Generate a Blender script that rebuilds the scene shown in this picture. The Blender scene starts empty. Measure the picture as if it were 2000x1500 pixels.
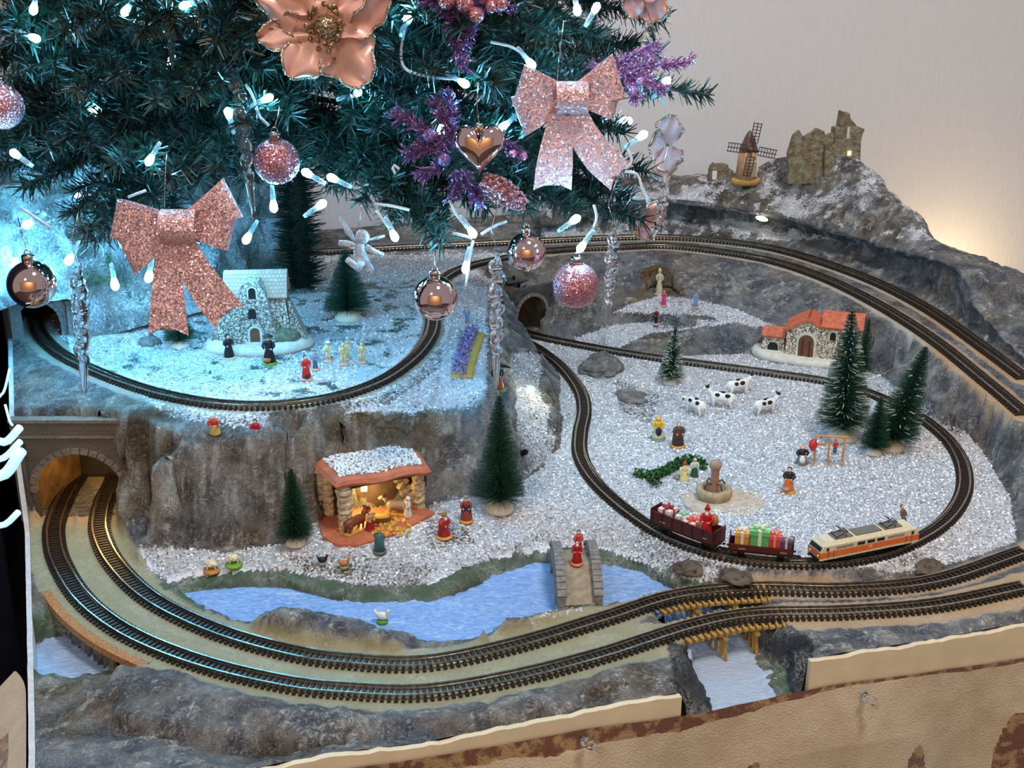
import bpy, math, random
import numpy as np
from mathutils import Vector, Matrix, Euler
random.seed(7)
RNG = np.random.RandomState(11)
S = 0.001                      # everything below is written in millimetres
scene = bpy.context.scene
COL = scene.collection
# ------------------------------------------------------------------ camera
F_PX = 2500.0
PITCH = math.radians(21.0)
CC, SS = math.cos(PITCH), math.sin(PITCH)
CAM_H = 431.0
cam_data = bpy.data.cameras.new('camera')
cam_data.sensor_width = 36.0
cam_data.lens = F_PX / 2000.0 * 36.0
cam_data.clip_start = 0.02
cam_data.clip_end = 50
cam = bpy.data.objects.new('camera', cam_data)
COL.objects.link(cam)
cam.location = (0, 0, CAM_H * S)
cam.rotation_euler = (math.radians(90) - PITCH, 0, 0)
scene.camera = cam
# ------------------------------------------------------------------ world, room lights, exposure
world = bpy.data.worlds.new('room_light')
scene.world = world
world.use_nodes = True
wn = world.node_tree.nodes['Background']
wn.inputs[0].default_value = (0.80, 0.81, 0.90, 1)
wn.inputs[1].default_value = 0.33
def area_light(name, loc, target, size, power, color):
    d = bpy.data.lights.new(name, 'AREA'); d.shape = 'DISK'; d.size = size * S
    d.energy = power; d.color = color
    o = bpy.data.objects.new(name, d); COL.objects.link(o)
    o.location = Vector(loc) * S
    v = (Vector(target) - Vector(loc))
    o.rotation_euler = v.to_track_quat('-Z', 'Y').to_euler()
    return o
area_light('ceiling_lamp', (500, 250, 2000), (100, 850, 0), 420, 21.0, (1.0, 0.94, 0.86))
area_light('ceiling_lamp_far', (-700, -1100, 1700), (0, 900, 100), 350, 10.0, (1.0, 0.84, 0.68))
area_light('reflection_fill', (300, -1500, 1900), (0, -2600, 700), 300, 60.0, (1.0, 0.84, 0.62))  # added fill aimed at wall_front, gives the baubles a warm reflection
scene.view_settings.view_transform = 'Standard'
scene.view_settings.look = 'None'
scene.view_settings.exposure = 0.22
scene.view_settings.gamma = 1.0
scene.view_settings.use_curve_mapping = False

# ------------------------------------------------------------------ pixel <-> place helpers (mm)
def ray(px, py):
    u = (px - 1000.0) / F_PX; v = (750.0 - py) / F_PX
    return np.array([u, CC + v * SS, -SS + v * CC])
def P(px, py, z=0.0):
    d = ray(px, py); t = (z - CAM_H) / d[2]
    return np.array([d[0] * t, d[1] * t, z])
def D(px, py, dep):
    d = ray(px, py) * dep
    return np.array([d[0], d[1], d[2] + CAM_H])
def pix(p):
    p = np.asarray(p, float)
    X, Y, Z = p[..., 0], p[..., 1], p[..., 2] - CAM_H
    d = Y * CC - Z * SS; u = Y * SS + Z * CC
    return 1000 + F_PX * X / d, 750 - F_PX * u / d, d
YAW = math.radians(20.0)
E1 = np.array([math.cos(YAW), math.sin(YAW)]); E2 = np.array([-math.sin(YAW), math.cos(YAW)])
def AB(a, b):
    return E1 * a + E2 * b
def toab(p):
    p = np.asarray(p, float)
    return p[..., 0] * E1[0] + p[..., 1] * E1[1], p[..., 0] * E2[0] + p[..., 1] * E2[1]

# ------------------------------------------------------------------ noise
def _hash(ix, iy, iz, seed):
    h = (ix * 374761393 + iy * 668265263 + iz * 2147483647 + seed * 974711) & 0xffffffff
    h = ((h ^ (h >> 13)) * 1274126177) & 0xffffffff
    h = h ^ (h >> 16)
    return (h & 0xffff) / 65535.0
def vnoise(p, seed=0):
    p = np.asarray(p, float); i = np.floor(p).astype(np.int64); f = p - i
    f = f * f * (3 - 2 * f)
    r = 0
    for dx in (0, 1):
        for dy in (0, 1):
            for dz in (0, 1):
                w = (f[..., 0] if dx else 1 - f[..., 0]) * (f[..., 1] if dy else 1 - f[..., 1]) * (f[..., 2] if dz else 1 - f[..., 2])
                r = r + w * _hash(i[..., 0] + dx, i[..., 1] + dy, i[..., 2] + dz, seed)
    return r
def fbm(p, oct=4, seed=0):
    p = np.asarray(p, float); a = 1.0; t = 0; n = 0
    for k in range(oct):
        t = t + a * (vnoise(p * 2 ** k, seed + k) - .5); n += a; a *= .5
    return t / n * 2
def ridged(p, oct=4, seed=0):
    p = np.asarray(p, float); a = 1.0; t = 0; n = 0
    for k in range(oct):
        t = t + a * (1 - np.abs(vnoise(p * 2 ** k, seed + k) * 2 - 1)); n += a; a *= .5
    return t / n - .5

# ------------------------------------------------------------------ materials
MATS = {}
def _nodes(m):
    m.use_nodes = True
    return m.node_tree.nodes, m.node_tree.links, m.node_tree.nodes['Principled BSDF']
def M(name, col, rough=.6, metal=0.0, var=0.0, scale=250.0, bump=0.0, bscale=None, col2=None, emit=0.0, trans=0.0, ior=1.45, spec=0.5, coat=0.0, ecol=None, detail=4.0, alpha=1.0, sss=0.0):
    if name in MATS: return MATS[name]
    m = bpy.data.materials.new(name); n, l, b = _nodes(m)
    b.inputs['Base Color'].default_value = (*col, 1)
    b.inputs['Roughness'].default_value = rough
    b.inputs['Metallic'].default_value = metal
    b.inputs['Specular IOR Level'].default_value = spec
    b.inputs['Transmission Weight'].default_value = trans
    b.inputs['IOR'].default_value = ior
    b.inputs['Coat Weight'].default_value = coat
    if alpha < 1: b.inputs['Alpha'].default_value = alpha
    if sss: b.inputs['Subsurface Weight'].default_value = sss; b.inputs['Subsurface Scale'].default_value = .002
    if emit:
        b.inputs['Emission Color'].default_value = (*(ecol or col), 1); b.inputs['Emission Strength'].default_value = emit
    if var or col2 or bump:
        tc = n.new('ShaderNodeTexCoord')
        nz = n.new('ShaderNodeTexNoise'); nz.inputs['Scale'].default_value = scale; nz.inputs['Detail'].default_value = detail
        l.new(tc.outputs['Object'], nz.inputs['Vector'])
        if var or col2:
            r = n.new('ShaderNodeValToRGB')
            c1 = [max(0, c * (1 - var)) for c in col]; c2 = col2 or [min(1, c * (1 + var)) for c in col]
            r.color_ramp.elements[0].position = .35; r.color_ramp.elements[1].position = .65
            r.color_ramp.elements[0].color = (*c1, 1); r.color_ramp.elements[1].color = (*c2, 1)
            l.new(nz.outputs['Fac'], r.inputs[0]); l.new(r.outputs[0], b.inputs['Base Color'])
        if bump:
            nb = n.new('ShaderNodeTexNoise'); nb.inputs['Scale'].default_value = bscale or scale; nb.inputs['Detail'].default_value = detail
            l.new(tc.outputs['Object'], nb.inputs['Vector'])
            bp = n.new('ShaderNodeBump'); bp.inputs['Strength'].default_value = 1.0; bp.inputs['Distance'].default_value = bump * S
            l.new(nb.outputs['Fac'], bp.inputs['Height']); l.new(bp.outputs[0], b.inputs['Normal'])
    MATS[name] = m
    return m
def glitter(name, col, cell=1400.0, rough=.22, metal=.85, k=.9, emit=None, dark=.55):
    if name in MATS: return MATS[name]
    m = bpy.data.materials.new(name); n, l, b = _nodes(m)
    tc = n.new('ShaderNodeTexCoord'); v = n.new('ShaderNodeTexVoronoi'); v.inputs['Scale'].default_value = cell
    l.new(tc.outputs['Object'], v.inputs['Vector'])
    s = n.new('ShaderNodeVectorMath'); s.operation = 'SUBTRACT'; s.inputs[1].default_value = (.5, .5, .5)
    l.new(v.outputs['Color'], s.inputs[0])
    sc = n.new('ShaderNodeVectorMath'); sc.operation = 'SCALE'; sc.inputs['Scale'].default_value = k * 2
    l.new(s.outputs[0], sc.inputs[0])
    g = n.new('ShaderNodeNewGeometry'); ad = n.new('ShaderNodeVectorMath'); ad.operation = 'ADD'
    l.new(g.outputs['Normal'], ad.inputs[0]); l.new(sc.outputs[0], ad.inputs[1])
    nm = n.new('ShaderNodeVectorMath'); nm.operation = 'NORMALIZE'; l.new(ad.outputs[0], nm.inputs[0])
    l.new(nm.outputs[0], b.inputs['Normal'])
    sp = n.new('ShaderNodeSeparateColor'); l.new(v.outputs['Color'], sp.inputs[0])
    r = n.new('ShaderNodeValToRGB'); r.color_ramp.elements[0].color = (*[c * dark for c in col], 1); r.color_ramp.elements[1].color = (*[min(1, c * 1.25 + .05) for c in col], 1)
    l.new(sp.outputs[0], r.inputs[0]); l.new(r.outputs[0], b.inputs['Base Color'])
    b.inputs['Roughness'].default_value = rough; b.inputs['Metallic'].default_value = metal
    MATS[name] = m
    return m

# ------------------------------------------------------------------ mesh building
def rotm(rx=0, ry=0, rz=0):
    return np.array(Euler((rx, ry, rz)).to_matrix())
class MB:
    def __init__(s): s.v = []; s.f = []; s.n = 0
    def add(s, v, f):
        v = np.asarray(v, float).reshape(-1, 3)
        s.v.append(v); o = s.n
        s.f += [tuple(int(i) + o for i in q) for q in f]; s.n += len(v); return s
    def box(s, c, d, rot=None, taper=1.0):
        x, y, z = np.asarray(d, float) / 2; t = taper
        v = np.array([[-x, -y, -z], [x, -y, -z], [x, y, -z], [-x, y, -z], [-x * t, -y * t, z], [x * t, -y * t, z], [x * t, y * t, z], [-x * t, y * t, z]])
        if rot is not None: v = v @ rot.T
        return s.add(v + np.asarray(c, float), [(3, 2, 1, 0), (4, 5, 6, 7), (0, 1, 5, 4), (1, 2, 6, 5), (2, 3, 7, 6), (3, 0, 4, 7)])
    def tube(s, path, r, n=8, cap=True, flat=1.0):
        path = np.asarray(path, float); m = len(path)
        r = np.broadcast_to(np.asarray(r, float), (m,)) if np.ndim(r) < 2 else r
        t = np.gradient(path, axis=0); t /= (np.linalg.norm(t, axis=1, keepdims=True) + 1e-9)
        ref = np.array([0, 0, 1.0]) if abs(t[0][2]) < .9 else np.array([1.0, 0, 0])
        a = np.cross(t[0], ref); a /= np.linalg.norm(a) + 1e-9
        vs = []
        for i in range(m):
            a = a - t[i] * np.dot(a, t[i]); a /= np.linalg.norm(a) + 1e-9
            b = np.cross(t[i], a)
            for k in range(n):
                q = 2 * math.pi * k / n
                vs.append(path[i] + r[i] * (math.cos(q) * a + flat * math.sin(q) * b))
        f = [(i * n + k, i * n + (k + 1) % n, (i + 1) * n + (k + 1) % n, (i + 1) * n + k) for i in range(m - 1) for k in range(n)]
        if cap: f += [tuple(range(n - 1, -1, -1)), tuple((m - 1) * n + k for k in range(n))]
        return s.add(vs, f)
    def lathe(s, prof, n=16, c=(0, 0, 0), rot=None, sx=1.0, sy=1.0, wob=0.0, seed=0):
        vs = []
        for (r, z) in prof:
            for k in range(n):
                q = 2 * math.pi * k / n
                rr = r * (1 + (wob * (_hash(np.int64(k), np.int64(int(z * 10)), np.int64(3), seed) - .5) if wob else 0))
                vs.append((rr * math.cos(q) * sx, rr * math.sin(q) * sy, z))
        vs = np.array(vs); m = len(prof)
        if rot is not None: vs = vs @ rot.T
        f = [(i * n + k, i * n + (k + 1) % n, (i + 1) * n + (k + 1) % n, (i + 1) * n + k) for i in range(m - 1) for k in range(n)]
        f += [tuple(range(n - 1, -1, -1)), tuple((m - 1) * n + k for k in range(n))]
        return s.add(vs + np.asarray(c, float), f)
    def ball(s, c, r, n=12, m=8, rot=None):
        r = np.broadcast_to(np.asarray(r, float), (3,))
        vs = [(0, 0, -1)]
        for i in range(1, m):
            t = math.pi * i / m
            for k in range(n):
                q = 2 * math.pi * k / n
                vs.append((math.sin(t) * math.cos(q), math.sin(t) * math.sin(q), -math.cos(t)))
        vs.append((0, 0, 1)); vs = np.array(vs) * r
        if rot is not None: vs = vs @ rot.T
        f = [(0, 1 + (k + 1) % n, 1 + k) for k in range(n)]
        for i in range(m - 2):
            f += [(1 + i * n + k, 1 + i * n + (k + 1) % n, 1 + (i + 1) * n + (k + 1) % n, 1 + (i + 1) * n + k) for k in range(n)]
        o = 1 + (m - 2) * n; L = len(vs) - 1
        f += [(o + k, o + (k + 1) % n, L) for k in range(n)]
        return s.add(vs + np.asarray(c, float), f)
    def prism(s, poly, z0, z1):
        n = len(poly); v = [(x, y, z0) for x, y in poly] + [(x, y, z1) for x, y in poly]
        f = [tuple(range(n - 1, -1, -1)), tuple(range(n, 2 * n))] + [(k, (k + 1) % n, n + (k + 1) % n, n + k) for k in range(n)]
        return s.add(v, f)
    def slab(s, poly, y0, y1):
        n = len(poly); v = [(x, y0, z) for x, z in poly] + [(x, y1, z) for x, z in poly]
        f = [tuple(range(n)), tuple(range(2 * n - 1, n - 1, -1))] + [(k, n + k, n + (k + 1) % n, (k + 1) % n) for k in range(n)]
        return s.add(v, f)
    def grid(s, g):
        g = np.asarray(g, float); m, n = g.shape[:2]
        f = [(i * n + k, i * n + k + 1, (i + 1) * n + k + 1, (i + 1) * n + k) for i in range(m - 1) for k in range(n - 1)]
        return s.add(g.reshape(-1, 3), f)
    def xf(s, rot=None, off=(0, 0, 0), sc=1.0):
        v = np.concatenate(s.v) * sc
        if rot is not None: v = v @ rot.T
        s.v = [v + np.asarray(off, float)]; return s
    def verts(s): return np.concatenate(s.v)
def mesh(name, mb, mat, smooth=False):
    me = bpy.data.meshes.new(name)
    me.from_pydata((mb.verts() * S).tolist(), [], mb.f)
    if mat: me.materials.append(mat)
    if smooth: me.shade_smooth()
    me.update()
    return me
def tag(o, label=None, cat=None, group=None, kind=None):
    if label: o['label'] = label
    if cat: o['category'] = cat
    if group: o['group'] = group
    if kind: o['kind'] = kind
    return o
def link(name, data, parent=None, loc=None, rot=None):
    o = bpy.data.objects.new(name, data); COL.objects.link(o)
    if parent: o.parent = parent
    if loc is not None: o.location = Vector([float(x) for x in loc]) * S
    if rot is not None: o.rotation_euler = rot
    return o
def thing(name, label, cat, loc=(0, 0, 0), rz=0.0, group=None, rx=0.0, ry=0.0, kind=None):
    o = link(name, None, None, loc, (rx, ry, rz)); o.empty_display_size = .005
    return tag(o, label, cat, group, kind)
def part(parent, name, mb, mat, smooth=False, loc=None, rot=None, label=None, kind=None):
    o = link(name, mesh(name, mb, mat, smooth), parent, loc, rot)
    return tag(o, label, None, None, kind)
def solo(name, mb, mat, label, cat, loc=(0, 0, 0), rot=None, smooth=False, group=None, kind=None):
    o = link(name, mesh(name, mb, mat, smooth), None, loc, rot)
    return tag(o, label, cat, group, kind)
def fastmesh(name, v, quads, mat, attrs=None, smooth=True):
    me = bpy.data.meshes.new(name); v = np.asarray(v, np.float32) * S; q = np.asarray(quads, np.int32); k = q.shape[1]
    me.vertices.add(len(v)); me.vertices.foreach_set('co', v.ravel())
    me.loops.add(q.size); me.loops.foreach_set('vertex_index', q.ravel())
    me.polygons.add(len(q)); me.polygons.foreach_set('loop_start', np.arange(len(q), dtype=np.int32) * k)
    me.polygons.foreach_set('loop_total', np.full(len(q), k, np.int32))
    if mat: me.materials.append(mat)
    for nm, (typ, arr) in (attrs or {}).items():
        a = me.attributes.new(nm, typ, 'POINT'); a.data.foreach_set('color' if 'COLOR' in typ else 'value', np.asarray(arr, np.float32).ravel())
    me.update(calc_edges=True); me.validate()
    if smooth: me.shade_smooth()
    return me
def spline(pts, step=2.0):
    p = np.asarray(pts, float); q = np.vstack([2 * p[0] - p[1], p, 2 * p[-1] - p[-2]]); out = []
    for i in range(1, len(q) - 2):
        n = max(2, int(np.linalg.norm(q[i + 1] - q[i]) / step))
        for t in np.linspace(0, 1, n, endpoint=False):
            out.append(.5 * (2 * q[i] + (q[i + 1] - q[i - 1]) * t + (2 * q[i - 1] - 5 * q[i] + 4 * q[i + 1] - q[i + 2]) * t * t + (3 * q[i] - q[i - 1] - 3 * q[i + 1] + q[i + 2]) * t ** 3))
    out.append(p[-1]); return np.array(out)
def resample(p, step):
    p = np.asarray(p, float); d = np.r_[0, np.cumsum(np.linalg.norm(np.diff(p, axis=0), axis=1))]
    n = max(2, int(round(d[-1] / step)) + 1); s = np.linspace(0, d[-1], n)
    return np.stack([np.interp(s, d, p[:, k]) for k in range(3)], 1)
def inpoly(x, y, poly):
    r = np.zeros(np.shape(x), bool); n = len(poly)
    for i in range(n):
        x0, y0 = poly[i]; x1, y1 = poly[(i + 1) % n]
        if y0 == y1: continue
        c = ((y0 > y) != (y1 > y)) & (x < (x1 - x0) * (y - y0) / (y1 - y0) + x0)
        r ^= c
    return r

# ================================================================== track centre lines (place on the board)
def path(pts, step=2.0): return spline([P(*q) for q in pts], step)
FO_px = [(165, 905, 0), (150, 935, 0), (131, 967, 0), (112, 1010, 0), (105, 1045, 0), (115, 1097, 0), (154, 1164, 0), (217, 1220, 0), (301, 1265, 0), (420, 1307, 0), (560, 1339, 0), (665, 1351, 0), (825, 1356, 0), (1000, 1328, 0), (1175, 1283, 0), (1350, 1227, 0), (1475, 1204, 0), (1650, 1199, 0), (1825, 1185, 1), (2000, 1150, 3)]
FI_px = [(232, 915, 0), (221, 945, 0), (206, 975, 0), (196, 1010, 0), (196, 1045, 0), (217, 1094, 0), (266, 1150, 0), (332, 1195, 0), (437, 1241, 0), (560, 1276, 0), (665, 1293, 0), (825, 1299, 0), (1000, 1265, 0), (1175, 1213, 0), (1320, 1168, 0), (1475, 1153, 0), (1650, 1155, 0), (1825, 1138, 1), (2000, 1080, 4)]
BO_px = [(2000, 740, 50), (1930, 688, 52), (1825, 614, 55), (1720, 558, 58), (1615, 518, 61), (1510, 488, 63), (1405, 473, 64), (1300, 466, 65), (1200, 467, 65), (1100, 471, 65), (950, 478, 65), (800, 485, 65), (610, 495, 65)]
BI_px = [(2000, 810, 48), (1930, 751, 51), (1825, 667, 54), (1720, 600, 57), (1615, 548, 60), (1510, 513, 62), (1405, 494, 63), (1300, 483, 64), (1200, 486, 65), (1120, 489, 66), (1060, 494, 68)]
UL_px = [(1058, 494, 68.3), (1000, 504, 72), (930, 519, 79), (880, 537, 85), (854, 562, 89), (846, 600, 90), (845, 640, 90), (835, 668, 90), (805, 705, 90), (745, 747, 90), (660, 778, 90), (570, 793, 90), (480, 796, 90), (390, 788, 90), (300, 769, 90), (215, 740, 90), (140, 706, 90), (97, 676, 90), (77, 650, 90), (72, 625, 90), (80, 597, 90)]
LL_px = [(1022, 668, 10), (1060, 690, 10), (1100, 722, 10), (1132, 765, 10), (1141, 805, 10), (1133, 850, 10), (1134, 893, 10), (1160, 940, 10), (1215, 993, 10), (1290, 1044, 10), (1380, 1080, 10), (1470, 1098, 10), (1560, 1104, 10), (1660, 1098, 10), (1750, 1076, 10), (1835, 1030, 10), (1878, 975, 10), (1882, 920, 10), (1858, 870, 10), (1815, 830, 10), (1770, 802, 10)]
LB_px = [(1770, 802, 10), (1700, 772, 10), (1620, 749, 10), (1500, 731, 10), (1380, 715, 10), (1250, 697, 10), (1140, 678, 10), (1060, 662, 10), (1020, 650, 10), (985, 635, 10)]
FO, FI, BO, BI, UL, LL, LB = [path(q) for q in (FO_px, FI_px, BO_px, BI_px, UL_px, LL_px, LB_px)]
def arc_join(p0, p1):           # the stretch that runs round outside the picture
    a, b = p0[-1], p1[0]; ta = p0[-1] - p0[-4]; tb = p1[3] - p1[0]
    ta /= np.linalg.norm(ta); tb /= np.linalg.norm(tb); L = np.linalg.norm(b - a) * .45
    t = np.linspace(0, 1, 80)[:, None]
    q = (1 - t) ** 3 * a + 3 * (1 - t) ** 2 * t * (a + ta * L) + 3 * (1 - t) * t * t * (b - tb * L) + t ** 3 * b
    return q
JO, JI = arc_join(FO, BO), arc_join(FI, BI)

# ================================================================== landscape: height from break lines
A0, A1, B0, B1 = -45.0, 800.0, 552.0, 1420.0
HC = 3.0
na, nb = int((A1 - A0) / HC) + 1, int((B1 - B0) / HC) + 1
ga = np.linspace(A0, A1, na); gb = np.linspace(B0, B1, nb)
GA, GB = np.meshgrid(ga, gb, indexing='ij')
GXY = GA[..., None] * E1 + GB[..., None] * E2
fixz = np.full((na, nb), np.nan)
def setcells(pts):
    pts = np.asarray(pts, float); a, b = toab(pts)
    i = np.rint((a - A0) / (A1 - A0) * (na - 1)).astype(int); j = np.rint((b - B0) / (B1 - B0) * (nb - 1)).astype(int)
    ok = (i >= 0) & (i < na) & (j >= 0) & (j < nb)
    fixz[i[ok], j[ok]] = pts[ok, 2]
def line(*pts, smooth=False):
    q = [P(*p) if len(p) == 3 else np.array(p[1:]) for p in pts]
    q = spline(q, 1.5) if smooth else np.concatenate([np.linspace(q[i], q[i + 1], max(2, int(np.linalg.norm(q[i + 1] - q[i]) / 1.2))) for i in range(len(q) - 1)])
    setcells(q)
def W(x, y, z): return ('w', x, y, z)
def WA(a, b, z): return ('w', *AB(a, b), z)
def fillpoly(px_poly, z):
    q = [P(x, y, z)[:2] for x, y in px_poly]
    m = inpoly(GXY[..., 0], GXY[..., 1], q); fixz[m] = z
    return m
def distto(p):
    d = np.full((na, nb), 1e9); zz = np.zeros((na, nb))
    p = resample(p, 4.0)
    for k in range(0, len(p), 40):
        c = p[k:k + 40]
        dd = np.hypot(GXY[..., 0, None] - c[:, 0], GXY[..., 1, None] - c[:, 1])
        i = dd.argmin(-1); m = np.take_along_axis(dd, i[..., None], -1)[..., 0]
        u = m < d; d[u] = m[u]; zz[u] = c[i, 2][u]
    return d, zz
# ---- board edges
FRONT = [(-45, 12), (60, 14), (101, 13), (150, 7), (200, 6.5), (254, 5.5), (304, 2.5), (308, -22), (384, -22), (388, 6), (414, 5), (479, 0), (547, -2), (800, -2)]
line(*[WA(a_, B0, z_) for a_, z_ in FRONT])
line(WA(A0, B0, 12), WA(A0, 620, 2), WA(A0, 655, -1), WA(A0, 895, -1)); line(WA(A0, 925, 80), WA(A0, B1, 110))
line(WA(A1, B0, -2), WA(A1, 700, 10), WA(A1, 900, 55), WA(A1, B1, 75)); line(WA(A0, B1, 90), WA(300, B1, 70), WA(A1, B1, 70))
# ---- front rock ridge between the outer track and the front edge
line((175, 1372, 0), (240, 1335, 10), (330, 1338, 11), (430, 1365, 13), (560, 1392, 12), (720, 1405, 11), (900, 1400, 9), (1080, 1370, 7), (1250, 1310, 3))
line((160, 1395, -1), (250, 1430, 0), (400, 1465, 0), (560, 1475, -1), (800, 1455, -2), (1000, 1435, -2), (1200, 1395, -2))
line((230, 1392, 8), (330, 1400, 9), (480, 1430, 8), (640, 1440, 7), (850, 1430, 5))
# ---- river, its banks and the canyon at the front
RIVER = [(330, 1168), (400, 1155), (480, 1150), (560, 1152), (640, 1172), (700, 1182), (770, 1186), (850, 1178), (920, 1150), (970, 1126), (1040, 1107), (1080, 1103), (1180, 1106), (1230, 1120), (1290, 1140), (1345, 1165), (1420, 1195), (1455, 1255), (1515, 1362), (1500, 1420), (1410, 1430), (1395, 1388), (1350, 1280), (1305, 1215), (1260, 1196), (1180, 1186), (1100, 1198), (1000, 1218), (930, 1248), (870, 1264), (800, 1247), (740, 1235), (620, 1207), (560, 1206), (500, 1230), (455, 1222), (400, 1200)]
line((318, 1156, -2), (400, 1134, -1), (480, 1127, -1), (560, 1127, -1), (640, 1146, -1), (700, 1158, -1), (770, 1163, -1), (850, 1152, -1), (915, 1124, -1), (960, 1104, -1), (1030, 1088, -1), (1075, 1084, -1), (1180, 1086, -1), (1240, 1101, -1), (1300, 1122, -1), (1345, 1140, -1))
line((500, 1212, 8), (560, 1199, 13), (640, 1208, 12), (720, 1232, 10), (790, 1250, 9), (865, 1262, 5), (930, 1238, 8), (965, 1212, 13), (1040, 1202, 9), (1110, 1192, 3), (1185, 1182, 0))
line((520, 1238, 1), (600, 1262, 1), (720, 1272, 0), (850, 1276, 0), (960, 1252, 0), (1100, 1215, 0))
LRIV = [(60, 1262), (150, 1238), (185, 1225), (262, 1290), (240, 1308), (200, 1322), (130, 1342), (60, 1357)]
line((60, 1240, -2), (120, 1228, -2), (152, 1218, -2))
line((250, 1312, -1), (200, 1334, -2), (130, 1352, -2), (60, 1368, -2))
# ---- the stable meadow at the cliff foot
line((303, 1016, 3), (310, 1050, 3), (430, 1068, 4), (545, 1050, 5), (570, 1005, 10), (610, 985, 16), (650, 972, 19), (740, 964, 21), (840, 970, 20), (925, 974, 17), (985, 958, 14), (1020, 930, 10), (1062, 912, 7), (1092, 880, 8), (1100, 800, 9), (1096, 745, 9), (1050, 697, 9))
line((600, 1060, 7), (700, 1050, 11), (820, 1030, 13), (930, 1010, 12)); line((300, 1110, 0), (480, 1100, 2), (620, 1095, 4), (800, 1090, 6), (1000, 1060, 6), (1100, 1010, 6))
fillpoly([(612, 1010), (640, 1062), (705, 1070), (800, 1036), (858, 1004), (835, 994), (640, 994)], 11.0)
# ---- the front cliff and the upper plateau
line((306, 905, 66), (330, 884, 70), (430, 876, 70), (535, 886, 66), (552, 905, 55))
line((22, 797, 82), (150, 797, 83), (270, 808, 83), (330, 838, 80), (420, 848, 80), (500, 852, 79), (560, 838, 80), (640, 823, 81), (700, 813, 81), (770, 803, 81), (850, 806, 78), (930, 800, 74), (948, 770, 80), (952, 700, 83), (950, 640, 84), (958, 600, 82))
line((850, 838, 62), (910, 850, 52))
line((962, 770, 60), (985, 765, 60), (990, 720, 58)); line((960, 790, 58), (985, 785, 58))
line((1000, 690, 50), (1002, 760, 44), (1004, 830, 36)); line((1040, 692, 36), (1060, 740, 36), (1070, 800, 30), (1060, 860, 20))
# ---- slope behind the snow field, up to the ledge of the rear tracks
line((1080, 520, 63), (1180, 505, 63), (1300, 498, 62), (1405, 508, 61), (1510, 529, 60), (1615, 566, 58), (1720, 619, 55), (1825, 690, 52), (1930, 777, 49), (2010, 845, 46))
line((1095, 668, 10), (1200, 688, 9), (1330, 694, 9), (1460, 690, 9), (1560, 690, 9), (1680, 712, 9), (1780, 752, 9), (1850, 800, 9), (1915, 868, 8), (1975, 960, 8), (2010, 1030, 8))
line((1215, 600, 37), (1260, 588, 38), (1360, 590, 38), (1440, 607, 36), (1475, 620, 35)); line((1200, 607, 36), (1290, 613, 36), (1380, 618, 35), (1450, 627, 33))
line((1205, 632, 26), (1300, 626, 27), (1400, 624, 29)); line((1185, 655, 21), (1280, 644, 22), (1380, 636, 25), (1450, 630, 29))
fillpoly([(1248, 588), (1255, 566), (1290, 560), (1325, 566), (1335, 588)], 38.0)
line((1240, 560, 46), (1250, 535, 56), (1285, 522, 59), (1325, 530, 57), (1345, 560, 48))
line((1085, 560, 56), (1095, 620, 30), (1098, 650, 16)); line((1180, 560, 48), (1190, 600, 36))
# ---- behind the plateau
line((560, 560, 88), (640, 552, 88), (760, 540, 86), (830, 545, 87)); line((560, 510, 70), (700, 503, 68), (900, 494, 66))
line((900, 560, 86), (940, 560, 82), (975, 545, 74)); line((1000, 540, 61), (1075, 530, 60)); line((985, 565, 61), (990, 620, 58))
# ---- snow field and the ground in front of it
SNOWF = [(1110, 705), (1330, 712), (1560, 745), (1700, 775), (1800, 830), (1860, 900), (1860, 980), (1800, 1040), (1600, 1085), (1400, 1070), (1250, 1005), (1150, 900), (1160, 800)]
fillpoly(SNOWF, 8.5)
line((1260, 1100, 3), (1400, 1122, 3), (1560, 1128, 3), (1750, 1112, 3), (1900, 1060, 5), (1990, 1020, 6))
# ---- river beds
def river_z(px, py): return -10.0 if py < 1175 or px < 1180 else max(-22.0, -10.0 - 20.0 * (py - 1165) / 75.0)
qx, qy, _ = pix(np.dstack([GXY, np.full((na, nb), -12.0)]))
RM = inpoly(qx, qy, RIVER); fixz[RM] = np.where((qy[RM] < 1172) | (qx[RM] < 1200), -10.0, np.clip(-10 - 20 * (qy[RM] - 1172) / 70.0, -22, -10))
fillpoly([(1352, 1280), (1312, 1222), (1420, 1195), (1460, 1255), (1520, 1372), (1500, 1450), (1425, 1460)], -22.0)
fillpoly([(1455, 1240), (1475, 1248), (1560, 1352), (1575, 1400), (1520, 1400)], -20.0)
LM = fillpoly(LRIV, -20.0)
line((1322, 1245, -1), (1326, 1262, -2), (1332, 1310, -3), (1328, 1350, -3), (1340, 1392, -3))
line((1518, 1230, -1), (1560, 1255, -2), (1574, 1290, -3), (1590, 1330, -3))
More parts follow.
